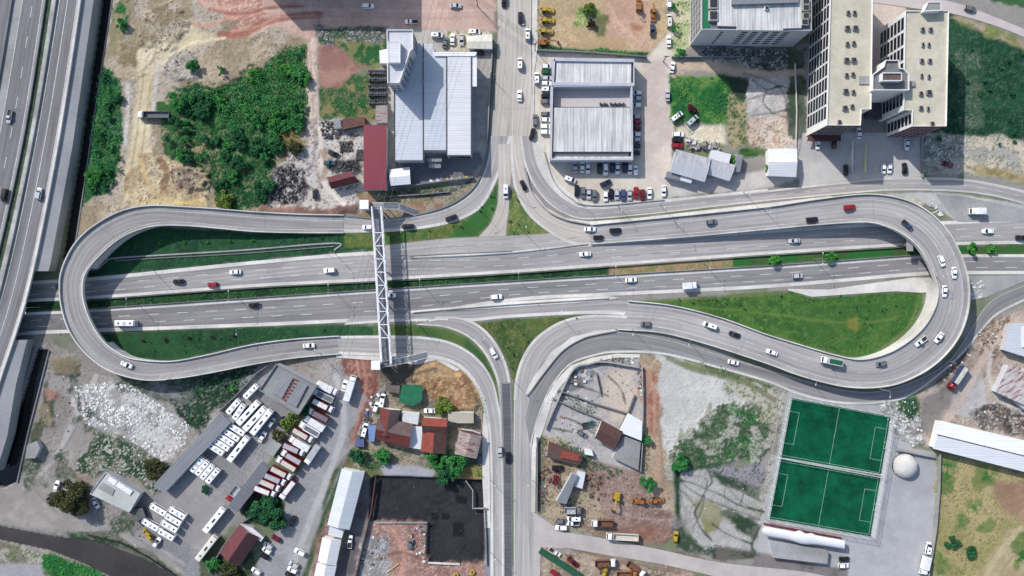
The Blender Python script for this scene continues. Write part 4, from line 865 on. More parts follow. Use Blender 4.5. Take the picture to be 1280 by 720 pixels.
thicket('weeds', [[(684,500),(700,488),(722,500),(748,512),(742,520),(716,510),(694,502)], [(742,528),(752,520),(758,530),(748,548),(738,545)], [(690,540),(712,552),(736,566),(730,572),(700,556)], [(690,640),(704,600),(712,604),(700,646)], [(742,452),(796,446),(798,456),(746,458)]], 'dark', 'weeds along the walls of the old yards', 5, 1.0, .24, gap=.42)
thicket('hedge', [[(440,562),(450,564),(436,594),(414,642),(396,690),(382,738),(374,738),(396,668),(414,610)]], 'dark', 'dark overgrown strip along the right edge of the truck yard', 2.5, 1.2, 0.24, gap=.42)
thicket('weeds', [[(446,556),(470,560),(480,584),(450,590)], [(532,560),(566,556),(600,574),(604,596),(560,592),(534,586)]], 'mid', 'bushy garden growth below the red tiled houses', 4.7, 2.2, 0.30, gap=.34)
thicket('weeds', [[(595,480),(606,500),(608,514),(598,512)], [(566,508),(600,506),(604,520),(570,518)]], 'mid', 'green weeds at the edge of the brown earth mound', 3.6, 1.2, 0.26, gap=.35)
thicket('weeds', [[(842,562),(862,542),(890,522),(905,502),(940,512),(962,540),(960,572),(920,580),(870,588),(844,590)]], 'mid', 'patchy green scrub left of the football pitch', 4.2, .8, .25, gap=.53)
thicket('weeds', [[(858,450),(880,454),(970,484),(966,490),(900,468)], [(842,576),(850,590),(850,648),(844,640)], [(885,588),(900,590),(950,612),(946,620)], [(905,642),(925,640),(950,655),(948,670)], [(850,660),(880,684),(952,690),(952,698),(880,696)]], 'dark', 'low dark weeds in the cracks of the broken concrete yard', 2.7, 1.0, 0.26, gap=.45)
thicket('hedge', [[(672,548),(700,552),(736,572),(800,598),(796,606),(740,592),(728,586),(690,560)], [(800,560),(812,560),(812,598),(802,600)]], 'dark', 'dark green growth between the walled yard and the earth plot', 4.3, 2.0, 0.30, gap=.34)
thicket('weeds', [[(1124,502),(1146,496),(1152,512),(1140,524)], [(1104,505),(1120,504),(1124,512),(1108,514)]], 'dark', 'weeds beside the southern service road', 2.9, 1.2, 0.26, gap=.4)
thicket('weeds', [[(1174,572),(1194,576),(1192,612),(1176,618)], [(1172,690),(1184,690),(1182,722),(1170,722)], [(1262,670),(1288,662),(1288,708),(1268,704)], [(1196,640),(1206,640),(1206,662),(1196,660)], [(1212,630),(1226,628),(1224,644)]], 'mid', 'green weed clumps dotted over the dry field', 2.5, .9, 0.26, gap=.45)
thicket('weeds', [[(470,238),(560,240),(588,226),(586,232),(556,246),(472,248)]], 'dark', 'dark weeds along the factory boundary wall', 2.5, .9, 0.26, gap=.5)
thicket('median_plants', [[(118,377),(330,361),(470,354),(640,344),(640,350),(470,361),(320,371),(118,385)], [(930,324),(1140,311),(1140,317),(930,333)], [(1205,307),(1300,306),(1300,314),(1205,314)]], 'mid', 'low planting along the grassy central median', .5, .5, .3, gap=.5)
for (px, py, r, h, kind, lab) in (
 (85,625,23,9,'olive','large olive brown tree beside the dirt track near the river'),
 (967,325.5,8,3.4,'bright','bright green round shrub tree on the median, leftmost of the pair before the right flyover'),
 (1040,321,7.5,3.2,'bright','bright green shrub tree on the median just left of the right flyover'),
 (1216,312,8,3.4,'bright','bright green shrub tree on the median just outside the right flyover'),
 (1241,312,7,2.8,'bright','smaller bright shrub tree on the median nearest the right edge'),
 (811,605,10,4.5,'mid','green tree standing beside the orange machines on the earth plot'),
 (555,506,12,4,'yellow','yellow green tree at the lower edge of the brown mound'),
 (1191,678,9,2.5,'dark','dark green bush on the dry field, left of two'),
 (1213,690,8,2.4,'dark','dark green bush on the dry field, right of two'),
 (851,580,12,4,'mid','dense green tree at the top of the broken concrete yard'),
 (324,640,14,5,'dark','dark green tree beside the parked red trucks, left one'),
 (342,648,15,5.5,'dark','dark green tree beside the parked red trucks, right one'),
 (334,626,11,4.5,'dark','dark tree touching the lowest red truck'),
 (447,572,12,4.5,'dark','dark green tree at the fence corner below the blue tarpaulin'),
 (477,570,11,4,'mid','green tree in front of the long red roof'),
 (546,572,13,4.5,'mid','green tree below the bright orange roofed house'),
 (571,579,13,4.5,'mid','green tree left of the rusty striped house'),
 (556,594,12,4,'dark','dark green tree above the black building pit'),
 (359,530,9,3.5,'yellow','yellow green tree between depot cars and parked trucks, upper one'),
 (348,545,9,3.5,'olive','olive tree with reddish leaves between depot and trucks'),
 (366,522,8,3.2,'yellow','small yellow green tree touching the truck row'),
 (381,512,9,3.5,'dark','dark green tree beside the depot roof and trucks'),
 (195,585,13,4.5,'olive','olive tree near the long grey depot roof'),
 (186,585,10,3.5,'olive','smaller olive tree left of the long grey depot roof'),
 (292,486,5,2.5,'bright','bright green bush at the depot fence under the flyover'),
 (735,12,8,2.6,'yellow','yellow green bush in the sandy machine yard'),
 (738,29,6,2.4,'maroon','maroon bush in the sandy machine yard'),
 (866,136,7,2.4,'maroon','maroon bush beside the parked vans on the weedy plot'),
 (843,35,5,3,'mid','small street tree near the white cars, lower one'),
 (844,8,5,3.2,'mid','small street tree near the white cars, upper one'),
 (851,66,7,3,'mid','green bush at the corner wall left of the grey office'),
 (917,199,6,3.5,'bright','bright green tree growing through the workshop roofs'),
 (961,211,6,3.5,'yellow','yellowish tree at the corner of the white gabled shed'),
 (808,549,7,3,'mid','green tree right of the white roofed shed'),
 (118,222,10,3,'bright','bright green bush beside the canal'),
 (153,30,7,3,'mid','green bush at the top beside the canal wasteland'),
 (243,83,9,3.2,'mid','green bush on the grey rubble slope'),
 (277,89,6,2.6,'mid','small bush between rubble and thicket'),
 (227,128,14,4.5,'mid','round green bush left of the big thicket'),
 (280,252,12,3.5,'yellow','yellow green bush touching the flyover edge'),
 (370,183,10,3,'olive','dry brown bush at the path bend'),
 (256,612,6,2,'dark','dark weeds bush by the depot roof end'),
 (290,718,14,4,'olive','olive tree below the maroon roofed house'),
 (268,706,10,3.5,'mid','green bush left of the maroon roofed house')):
    tree(px, py, r, h, kind, lab, 'shrub' if h < 3 else 'tree', 'shrub' if h < 3 else 'tree', dens=1.1)
rb_ = random.Random(21)
big = [(268,115),(292,106),(322,90),(352,64),(382,58),(385,148),(362,163),(345,190),(332,256),(286,258),(264,230),(270,215),(240,205),(207,190),(206,118),(236,106)]
k = 0
while k < 54:
    x, y = rb_.uniform(205, 386), rb_.uniform(58, 258)
    if not inpoly(np.array([x]), np.array([y]), big)[0]: continue
    k += 1; bright = y < 170 - (385 - x) * .15 and x > 262
    tree(round(x), round(y), rb_.uniform(5, 12), rb_.uniform(1.8, 3.8), rb_.choice(['mid','mid','bright'] if bright else ['dark','dark','mid','mid','olive' if k % 7 == 0 else 'dark']), 'leafy green bush within the big upper left thicket', 'bush', 'bush', 'bushes within the big upper left thicket', 1.0)
for k in range(26):
    x = rb_.uniform(108, 152); y = rb_.uniform(90, 245)
    if 118 + (150 - y) * .1 < x < 156: tree(round(x), round(y), rb_.uniform(3.5, 7), rb_.uniform(1.6, 3.2), rb_.choice(['mid','dark','mid']), 'leafy green bush in the strip beside the canal', 'bush', 'bush', 'bushes in the strip beside the canal', 1.0)
for pl_, n_, lab in (([(1190,30),(1280,60),(1280,190),(1160,176)], 20, 'low bush in the rough field right of the apartments'), ([(790,378),(980,366),(1150,368),(1130,412),(1070,442),(900,398)], 30, 'tiny dark shrub planted on the large right lawn'), ([(600,404),(730,395),(660,432),(642,464)], 8, 'tiny dark shrub planted on the southern grass triangle'), ([(512,288),(560,284),(618,236),(618,262),(596,294)], 8, 'tiny dark shrub planted on the northern grass strip'), ([(640,242),(684,292),(634,294)], 9, 'tiny dark shrub planted on the right grass triangle'), ([(140,422),(420,408),(460,410),(320,428),(190,446)], 8, 'tiny dark shrub planted on the left lower lawn'), ([(150,300),(300,292),(420,296),(300,312),(160,318)], 6, 'tiny dark shrub planted on the left upper lawn')):
    k = 0; xs_ = [p[0] for p in pl_]; ys_ = [p[1] for p in pl_]
    while k < n_:
        x, y = rb_.uniform(min(xs_), max(xs_)), rb_.uniform(min(ys_), max(ys_))
        if not inpoly(np.array([x]), np.array([y]), pl_)[0]: continue
        k += 1; big_ = 'field' in lab
        tree(round(x, 1), round(y, 1), rb_.uniform(2.5, 5) if big_ else rb_.uniform(.8, 1.4), rb_.uniform(.8, 1.6) if big_ else rb_.uniform(.6, 1.1), 'dark', lab, 'bush' if big_ else 'lawn_shrub', 'bush' if big_ else 'shrub', lab.replace('low bush', 'low bushes').replace('tiny dark shrub', 'tiny dark shrubs'), .8)
k = 0
for pts, w in (([(170,308),(200,304),(230,303),(258,303),(287,302),(316,300)], 'row in the left upper lawn'), ([(178,425),(207,425),(236,423),(265,422),(292,420)], 'row in the left lower lawn')):
    for i, (x, y) in enumerate(pts):
        shrub(x, y, 2.6, .9, 'bright' if 'upper' in w else 'maroon', f"{'light green' if 'upper' in w else 'reddish'} round bush, {['first','second','third','fourth','fifth','sixth'][i]} from left in the {w[11:]} row", 'lawn_bush', 'bush', 'bushes in a row on the ' + w[11:], 1.0)
# ================================================================== BUILDINGS
WHITEW = weathered('wall_white', C(242,240,236), .9); GREYW = weathered('wall_grey', C(200,200,203), .88); BRICK = weathered('wall_redbrown', C(104,62,60), .8); DARKW = weathered('wall_dark', C(84,82,84), .8)
BEIGE = weathered('roof_beige', C(202,195,174), .90, s1=.12, s2=.5); GLASS = glassy('window_glass', (.012,.014,.018,1)); FRAME = plain('window_frame', C(205,205,205), .5)
METAL_W = sheet_metal('roof_white', C(238,239,241), 0, .9, .08, stripe=.03); METAL_V = sheet_metal('roof_pale_ribbed', C(240,239,236), math.pi/2, 1.1, .46, stripe=.10)
METAL_B = sheet_metal('roof_blue_grey', C(204,210,217), 0, 1.0, .10, stripe=.025); METAL_G = sheet_metal('roof_grey', C(150,152,156), math.radians(45), 1.0, .22)
METAL_L = sheet_metal('roof_light', C(222,223,226), 0, 1.0, .08, stripe=.025); RED_ROOF = sheet_metal('roof_dark_red', C(124,30,50), math.pi/2, .8, .10, stripe=.03)
RUST = sheet_metal('roof_rusty', C(170,160,158), 0, 1.0, .3, rust=C(122,56,48)); MACH = plain('machine_grey', C(150,148,146), .5, var=.25, scale=1.5); DARKM = plain('dark_metal', C(52,52,56), .5, var=.3, scale=1.5)
TILE_R = tiles('tiles_red', C(118,54,50)); TILE_O = tiles('tiles_orange', C(152,72,58)); TILE_B = tiles('tiles_brown', C(96,66,62)); TILE_G = tiles('tiles_greyish', C(112,92,88)); MAROON = tiles('tiles_maroon', C(112,58,62))
GREENF = plain('terrace_green', C(24,112,76), .8, world=True)
def root_at(pts, name, label, cat, z=0, group=None):
    w = W(pts, z); c = sum(w, Vector()) / len(w); return thing(name, label, cat, (c.x, c.y, 0), 0, group)
def block(r, pts, h, wall, roof, z0=-.1, par=.6, pt=.3, wname='wall', rname='roof', parm=None):
    w = [(p.x, p.y) for p in W(pts, h)]; mb = MB(); mb.prism(w, z0, h - .02, cap=False); mb.build(wname, wall, r)
    mb = MB(); mb.prism(w, h - .12, h); mb.build(rname, roof, r)
    if par: 
        mb = MB(); c = np.array(w).mean(0); q = [(c[0] + (x - c[0]) * .997, c[1] + (y - c[1]) * .997, h) for x, y in w]; q.append(q[0]); path_wall(mb, q, pt, par); mb.build('parapet', parm or wall, r)
    return w
def gable(r, p, he, hr, wall, roof, over=.4, rname='roof', roof2=None):
    """p0-p1 and p3-p2 are the eaves (photo px at eave height)"""
    a, b, c, d = [Vector((q.x, q.y, he)) for q in W(p, he)]
    e = (a + d) / 2; f = (b + c) / 2; e.z = f.z = hr
    mb = MB(); mb.prism([(q.x, q.y) for q in (a, b, c, d)], -.1, he - .05, cap=False)
    for q in ((a, e, d), (b, c, f)): mb.poly([Vector((v.x, v.y, v.z - .06)) for v in q])
    mb.build('wall', wall, r)
    ax = (b - a).normalized() * over
    for k, (s, t, m) in enumerate(((a, b, roof), (d, c, roof2 or roof))):
        dn = ((s - e) * (over / (s - e).length)); mb = MB()
        q = [e - ax, f + ax, t + ax + dn, s - ax + dn]
        if k: q.reverse()
        mb.poly(q); mb.poly([v - Vector((0, 0, .14)) for v in reversed(q)])
        for i in range(4): mb.poly([q[i] - Vector((0,0,.14)), q[(i+1) % 4] - Vector((0,0,.14)), q[(i+1) % 4], q[i]])
        mb.build(rname, m, r)
def shed(r, p, zs, wall, roof, name='roof', thick=.16, walls=True):
    """sloping flat roof: px corners with a height each"""
    w = [P(x, y, z) for (x, y), z in zip(p, zs)]; mb = MB()
    area = sum(w[i].x * w[(i+1) % len(w)].y - w[(i+1) % len(w)].x * w[i].y for i in range(len(w)))
    if area < 0: w = w[::-1]
    mb.poly(w); n = len(w)
    for i in range(n): mb.poly([w[i] - Vector((0,0,thick)), w[(i+1) % n] - Vector((0,0,thick)), w[(i+1) % n], w[i]])
    mb.poly([v - Vector((0,0,thick)) for v in reversed(w)]); mb.build(name, roof, r)
    if walls:
        mb = MB(); c = sum(w, Vector()) / n; q = [c + (v - c) * .98 for v in w]
        for i in range(n): mb.poly([(q[i].x, q[i].y, -.1), (q[(i+1) % n].x, q[(i+1) % n].y, -.1), q[(i+1) % n] - Vector((0,0,thick)), q[i] - Vector((0,0,thick))])
        mb.build('wall', wall, r)
def simple(pts, name, label, cat, zs, wall, roof, group=None, walls=True):
    zs = [zs] * len(pts) if isinstance(zs, (int, float)) else zs
    r = root_at(pts, name, label, cat, sum(zs) / len(zs), group); shed(r, pts, zs, wall, roof, walls=walls); return r
WIN = {}
def win_mesh(w, h):
    k = (round(w, 2), round(h, 2))
    if k not in WIN:
        mb = MB(); mb.box((0, 0, 0), (w, .12, h)); mb.box((0, -.16, -h/2 - .04), (w + .1, .2, .08)); m2 = MB(); m2.box((0, -.09, 0), (w - .12, .06, h - .12))
        WIN[k] = (mb.mesh('window', FRAME), m2.mesh('pane', GLASS))
    return WIN[k]
def windows(r, a, b, zs, nb, w, h, t0=0.04, t1=.96, jit=None):
    """a->b along the wall, outside on the right-hand side seen from a"""
    a, b = Vector((a[0], a[1], 0)), Vector((b[0], b[1], 0)); d = b - a; rz = math.atan2(d.y, d.x); base_ = parent_world(r); nrm = Vector((d.y, -d.x, 0)).normalized()
    for z in zs:
        for i in range(nb):
            p = a + d * (t0 + (t1 - t0) * (i + .5) / nb) + nrm * .05 - base_; q = win_mesh(w, h); o = link('window', q[0], r, (p.x, p.y, z)); o.rotation_euler.z = rz; link('pane', q[1], o)
def unit(px, py, z, size, label, rz=.0, group='roof vents on the apartment blocks', name='roof_vent', cat='roof vent', mat=None):
    p = P(px, py, z + size[2] / 2); mb = MB(); t = thing(name, label, cat, (p.x, p.y, z), rz, group)
    mb = MB(); mb.box((0, 0, size[2] / 2), size, top=.95); link('casing', mb.mesh('casing', mat or MACH), t)
    mb = MB(); mb.box((0, 0, size[2] + .05), (size[0] * .8, size[1] * .8, .1)); mb.tube([(0,0,size[2]), (0,0,size[2]+.16)], min(size[:2]) * .28, 8); link('fan_cover', mb.mesh('fan_cover', DARKM), t)
# --- apartments
r = root_at([(1033,157),(1090,157),(1090,-30),(1038,-30)], 'apartment_block', 'tall apartment block with long cream roof and white window bands, left of the two', 'apartment block', 21)
w = block(r, [(1038.5,-40),(1091,-40),(1090,0),(1088,137),(1076,137),(1075,157),(1033,157)], 21, WHITEW, BEIGE)
w0, w1 = w[0], w[6]; windows(r, w0, w1, [2.2 + 2.9 * k for k in range(7)], 10, 4.6, 2.15)
windows(r, w[6], w[5], [2.2 + 2.9 * k for k in range(7)], 4, 2.0, 1.6); windows(r, w[3], w[2], [2.2 + 2.9 * k for k in range(7)], 8, 3.0, 1.7, .02, .7)
mb = MB(); a, b = P(1033,157,21), P(1075,157,21); mb.prism([(a.x,a.y),(b.x,b.y),(b.x,b.y-2.6),(a.x-.8,a.y-2.6)], 2.9, 3.2); mb.build('entrance_canopy', BRICK, r)
rb = root_at([(1129,14),(1185,14),(1182,158),(1129,158)], 'apartment_block', 'tall apartment block with cream roof and roof stair house, right of the two', 'apartment block', 21)
w = block(rb, [(1131,14),(1185,14),(1182,158),(1140,158),(1140,138),(1129,138)], 21, WHITEW, BEIGE)
windows(rb, w[0], w[5], [2.2 + 2.9 * k for k in range(7)], 6, 4.6, 2.15); windows(rb, w[4], w[3], [2.2 + 2.9 * k for k in range(7)], 1, 3.6, 2.1); windows(rb, w[5], w[4], [2.2 + 2.9 * k for k in range(7)], 1, 1.6, 1.6)
windows(rb, w[3], w[2], [2.2 + 2.9 * k for k in range(7)], 4, 2.0, 1.6)
for rr, pts in ((r, [(1034,156.3),(1074.5,156.3)]), (rb, [(1140.5,157.4),(1181.5,157.4)])):   # red brown end walls
    a, b = W(pts, 21); mb = MB(); mb.prism([(a.x, a.y - .35), (b.x, b.y - .35), (b.x, b.y - .2), (a.x, a.y - .2)], 0, 20.6); mb.build('end_cladding', BRICK, rr)
w = block(rb, [(1155,14),(1160,3),(1176,3),(1176,13)], 24, WHITEW, MACH, 20.9, .3, wname='stair_house', rname='stair_house_roof')
rc = root_at([(1090,93),(1135,93),(1135,113),(1090,113)], 'stair_tower', 'grey angular stair tower joining the two apartment blocks', 'stair tower', 24)
block(rc, [(1090,94),(1104,84),(1106,76),(1122,76),(1124,86),(1129,87),(1135,94),(1135,113),(1090,113)], 23.5, WHITEW, CONC_D, par=.9)
block(rc, [(1102.5,91.5),(1126.5,91.5),(1126.5,101),(1102.5,101)], 26, WHITEW, TILE_G, 23.4, .5, wname='lift_room', rname='lift_room_roof')
block(rc, [(1074,95),(1089,95),(1089,105),(1074,105)], 21.6, GREYW, CONC_G, 21.0, 0, wname='skylight_box', rname='skylight_roof')
block(rc, [(1136,101),(1144,101),(1144,107.5),(1136,107.5)], 21.8, GREYW, CONC_G, 21.0, 0, wname='vent_box', rname='vent_roof')
block(rc, [(1084,120),(1102,116),(1132,125),(1132,146),(1116,150),(1084,146)], 3.2, DARKW, plain('low_roof', C(88,82,88), .8, world=True), par=.3, wname='lobby_wall', rname='lobby_roof')
vents = [(1060,16,1),(1068,16,1),(1059,35,2),(1069,35,2),(1059,55,1),(1067,54,1),(1058,75,2),(1067,75,2),(1058,94,1),(1066,93,1),(1057,114,2),(1066.5,115,1),(1056,135,2),(1065,133,1),(1049,152.5,1)]
ords = ['first','second','third','fourth','fifth','sixth','seventh','eighth']
for (px, py, k), j in zip(vents, range(99)):
    unit(px, py, 21, (1.2,1.5,1.0) if k == 1 else (1.8,1.7,1.1), f"{'small dark' if k==1 else 'larger grey'} roof vent, {'left' if j%2==0 else 'right'} one of the {ords[j//2]} pair down the left cream roof" if j < 14 else 'single roof vent by the bottom edge of the left cream roof')
for (px, py, k), j in zip([(1153,37,1),(1163,37,1),(1153.5,56,0),(1161,56,0),(1152,76,1),(1162,76,1),(1152,95,0),(1161,96,0),(1151,117,1),(1161,115.5,2),(1151,135,1),(1160,136,0),(1165,154.5,1)], range(99)):
    unit(px, py, 21, ((.8,1.7,.8),(1.3,1.5,1.0),(1.9,1.8,1.1))[k], f"{('narrow','small dark','larger grey')[k]} roof vent, {'left' if j%2==0 else 'right'} one of the {ords[j//2]} pair down the right cream roof" if j < 12 else 'single roof vent by the bottom edge of the right cream roof')
# --- office top right of centre
r = root_at([(877,-40),(1014,-40),(1014,38),(877,37)], 'office_building', 'grey multi-storey building with white metal roof cut by the top edge', 'office building', 20.5)
w = block(r, [(877,-50),(1014,-50),(1014,38.5),(877,37)], 20.5, GREYW, CONC_D, par=.5, rname='terrace')
mb = MB(); mb.prism([(q.x, q.y) for q in W([(878,-40),(888,-40),(888,36),(878,36)], 20.6)], 20.45, 20.56); mb.build('green_terrace', GREENF, r)
mb = MB(); mb.prism([(q.x, q.y) for q in W([(896,-50),(1002,-50),(1002,35),(979,35.5),(979,38),(921,37.5),(921,33),(897,32)], 21.6)], 20.5, 21.6); mb.build('roof', METAL_V, r)
mb = MB(); mb.prism([(q.x, q.y) for q in W([(915,-40),(1000,-40),(998,3),(915,5.5)], 23)], 21.5, 23); mb.build('roof_monitor', METAL_G, r)
a, b = w[3], w[2]; windows(r, a, b, [4.5 + 2.7 * k for k in range(6)], 5, 2.3, 1.15, .36, .84); windows(r, a, b, [4.5 + 2.7 * k for k in range(6)], 1, 1.1, 1.2, .16, .24)
windows(r, w[0], w[3], [3.5 + 2.9 * k for k in range(6)], 6, 2.2, 1.9, .35, .98)
for i, (px, py) in enumerate([(891.5,5),(891.5,20),(891,-8)]): unit(px, py, 20.6, (3.4,3.8,1.6), f"large boxy ventilation unit on the green terrace, {'middle' if i==0 else 'lower' if i==1 else 'upper'} of the left column", name='ventilation_unit', cat='ventilation unit', group='ventilation units on the grey office roof', mat=plain('unit_pale', C(196,194,190), .6))
for i, (px, py) in enumerate([(1007,2),(1007,10),(1007,20),(1005.5,28)]): unit(px, py, 20.6, (2.6,2.2,1.3), f"pale ventilation unit on the right terrace edge of the grey office, {ords[i]} from the top", name='ventilation_unit', cat='ventilation unit', group='ventilation units on the grey office roof', mat=plain('unit_cream', C(206,204,184), .6))
unit(958,10, 21.7, (1.3,1.3,.9), 'small white roof hatch below the grey roof monitor', name='roof_hatch', cat='roof hatch', group='', mat=WHITEW)
# --- unseen neighbour north of the dirt road whose shadow falls across it
r = root_at([(320,-90),(470,-90),(470,-47),(320,-47)], 'apartment_block', 'added unseen apartment block beyond the top edge, shading the dirt road', 'apartment block', 21)
w = block(r, [(300,-120),(459,-120),(459,-47),(300,-47)], 21, WHITEW, BEIGE); windows(r, w[3], w[2], [2.2 + 2.9 * k for k in range(7)], 9, 2.2, 1.7)
# --- factory
r = root_at([(493,54),(589,54),(589,200),(493,200)], 'factory_hall', 'large three-bay factory hall with pale blue grey metal roofs', 'factory', 8)
block(r, [(493,54),(528.6,54),(528.6,200),(493,200)], 8, GREYW, METAL_B, par=0, rname='roof'); block(r, [(529,55),(541,55),(544,70),(558,70),(558,187.5),(529,187.5)], 8.25, GREYW, METAL_B, par=0); block(r, [(558.4,70),(589,70),(589,193.5),(558.4,193.5)], 8.6, GREYW, METAL_L, par=0)
mb = MB()
for a, b, z in (((529,54),(529,200),8.3), ((558.2,70),(558.2,193),8.7), ((493,54),(493,200),8.1), ((589,70),(589,193),8.7)): mb.bar(P(*a, z), P(*b, z), .35, .25)
mb.build('gutter', DARKM, r)
for p, z, m in (([(541,65),(596,65),(594,70),(543,70)], 8.9, METAL_W), ([(589.5,70),(596,65),(596,108),(590,108)], 8.4, METAL_W), ([(514,197.5),(528,197.5),(528,201),(514,201)], 6, DARKM), ([(533,198),(552,197),(552,202),(533,202)], 5.0, METAL_G), ([(536,201.5),(551,201.5),(551,210),(536,210)], 4, METAL_G), ([(560,193),(590,193),(588,198),(562,197)], 5, DARKM)): shed(r, p, [z] * 4, GREYW, m, 'canopy', walls=False)
r = root_at([(485,38),(516,38),(500,104),(485,104)], 'office_tower', 'grey angular office tower at the corner of the factory hall', 'office tower', 20)
ow = block(r, [(484,38),(516,38),(516,61),(512.5,64.5),(499,104),(485,104)], 20, GREYW, plain('tower_roof', C(204,206,212), .7, world=True), par=.7, parm=WHITEW)
block(r, [(485.5,52),(500,52),(500,78),(485.5,78)], 22.6, WHITEW, METAL_L, 19.9, .15, wname='penthouse', rname='penthouse_roof')
windows(r, ow[4], ow[3], [3 + 3.2 * k for k in range(5)], 5, 1.6, 1.4); windows(r, ow[5], ow[4], [3 + 3.2 * k for k in range(5)], 2, 1.4, 1.3); windows(r, ow[2], ow[1], [3 + 3.2 * k for k in range(5)], 3, 1.4, 1.3)
for k in range(3): shed(r, [(489 + k, 104 + k * 1.6), (501 + k, 104 + k * 1.6), (501 + k, 107 + k * 1.6), (489 + k, 107 + k * 1.6)], [16 - 4.5 * k] * 4, GREYW, CONC, 'balcony', walls=False)
simple([(474,63),(484,61),(484,79),(475,79)], 'small_annex', 'small white flat-roofed annex left of the office tower', 'annex', 4, WHITEW, METAL_W)
def gab(pts, name, label, cat, he, hr, wall, roof, roof2=None):
    r = root_at(pts, name, label, cat, he); gable(r, pts, he, hr, wall, roof, roof2=roof2); return r
gab([(488,213),(511,210),(512,229),(489,231)], 'white_shed', 'white gabled shed south of the factory hall', 'shed', 4, 4.8, WHITEW, METAL_W)
gab([(584,46),(614,44),(614,60),(585,59)], 'gatehouse', 'cream flat gatehouse beside the street north of the factory', 'gatehouse', 3.5, 4.0, WHITEW, plain('roof_cream', C(224,220,204), .7, world=True))
simple([(454.5,156),(483,156),(482.5,237),(454.5,237)], 'red_warehouse', 'long dark red metal-roofed warehouse left of the factory', 'warehouse', [5.2,6,6,5.2], GREYW, RED_ROOF)
gab([(411,222),(438,215),(448,227),(415,235)], 'red_roof_house', 'small red gabled house at the scrap yard', 'house', 3.6, 5.0, GREYW, MAROON, tiles('tiles_darkred', C(90,38,44)))
simple([(428,149),(456,146),(456,156),(428,162)], 'brown_shed', 'brown rusty lean-to shed above the scrap yard', 'shed', [3,3.4,3.4,3], DARKW, tiles('roof_brown', C(110,74,66)))
simple([(417,149),(425,148),(427,160),(418,161)], 'scrap_shed', 'small pale tin shed left of the brown shed', 'shed', 2.6, GREYW, METAL_G)
simple([(470,132),(484,131),(484,153),(469,153)], 'tin_shed', 'rusty grey tin shed above the dark red warehouse', 'shed', [3,3.2,3.2,3], GREYW, RUST)
for i in range(5):
    y = 88 + i * 9.2; pts = [(460,y),(484,y),(484,y+5.5),(460,y+5.5)]; t = root_at(pts, 'storage_rack', f"long dark storage rack left of the factory, {ords[i]} from the top", 'storage rack', 2, 'dark storage racks beside the factory')
    rng = random.Random(i)
    for kx in range(2):
        mb = MB()
        for q in range(7):
            c = P(462 + q * 3.3, y + 1.4 + kx * 2.6, 1); mb.box((c.x, c.y, .7 + rng.random() * .5), (.9, .7, 1.2 + rng.random()), rng.random() * .2)
        mb.build('pallet_row', plain(('rack_dark','rack_grey')[(i + kx) % 2], (C(46,48,56), C(84,86,94))[(i + kx) % 2], .7, var=.4, scale=1.2, world=True), t)
# --- commercial hall
r = root_at([(690,71),(796,73),(790,200),(688,198)], 'commercial_hall', 'grey commercial hall with two pale ribbed roofs around an open courtyard', 'commercial hall', 7)
def ring(pts, h, t, mat, name, z0=-.1):
    w = [tuple(q) for q in W(pts, h)]; w.append(w[0]); mb = MB(); path_wall(mb, [(x, y, 0) for x, y, z in w], t, h, z0=z0); mb.build(name, mat, r)
HALLW = weathered('hall_wall', C(188,190,200), .9)
block(r, [(695,77),(789,77.5),(789,104),(694,103.5)], 6.4, HALLW, METAL_V, par=0); block(r, [(692.5,134.5),(788,134.5),(789,189.5),(691.5,189.5)], 6.4, HALLW, METAL_V, par=0)
block(r, [(691.5,195.5),(789,195.5),(789,198.5),(691.5,198.5)], 5.6, HALLW, METAL_V, par=0, rname='lower_roof'); block(r, [(691.5,190.5),(786,190.5),(786,194.5),(691.5,194.5)], 5.2, HALLW, MACH, par=0, rname='gutter_roof')
ring([(692,74),(792.5,75.5),(792.5,105.5),(692,104.8)], 7.2, 1.3, HALLW, 'parapet_wall'); ring([(690,107),(789.5,107),(790.5,199),(689,199)], 7.0, .9, HALLW, 'outer_wall')
mb = MB(); mb.prism([(q.x, q.y) for q in W([(692,107.5),(788,107.5),(788,133.5),(692,133.5)], 3.0)], -.1, 3.0); mb.build('courtyard_deck', plain('courtyard', C(196,190,188), .85, var=.08, world=True), r)
for i, (x0, n) in enumerate(((750.5, 4), (763.5, 7))):
    pts = [(x0, 130)]; t = root_at(pts, 'outdoor_unit_row', ('short' if i == 0 else 'long') + ' row of dark air conditioning units on the hall courtyard', 'air conditioner', 3.6)
    for k in range(n):
        c = P(x0 + k * 2.7, 130 + (k % 2) * 1.2, 3.5); t2 = MB(); t2.box((c.x, c.y, 3.45), (.65, .9, .9)); t2.build('unit', DARKM, t)
# --- workshops
r = root_at([(833,190),(886,190),(880,226),(833,215)], 'workshop', 'corrugated grey workshop with stepped roofs beside the northeast service road, left one', 'workshop', 5)
AN = math.radians(-14)
RIBW = sheet_metal('roof_workshop', C(200,200,204), math.radians(76), .9, .3, stripe=.14); RIBW2 = sheet_metal('roof_workshop_smooth', C(206,208,212), math.radians(76), .9, .12, stripe=.05)
gable(r, [(846,188),(887,199),(880,226),(839,214)], 5.0, 6.2, GREYW, RIBW, roof2=RIBW2); shed(r, [(834,214),(852,217),(850,225),(832,221)], [4,4,3.6,3.6], GREYW, METAL_G, 'lean_to_roof'); shed(r, [(852,218),(866,222),(864,229),(850,225)], [3.8]*4, GREYW, METAL_L, 'lean_to_roof')
r = root_at([(888,188),(918,200),(912,224),(885,215)], 'workshop', 'corrugated grey workshop with stepped roofs, right one next to a bright tree', 'workshop', 4.5)
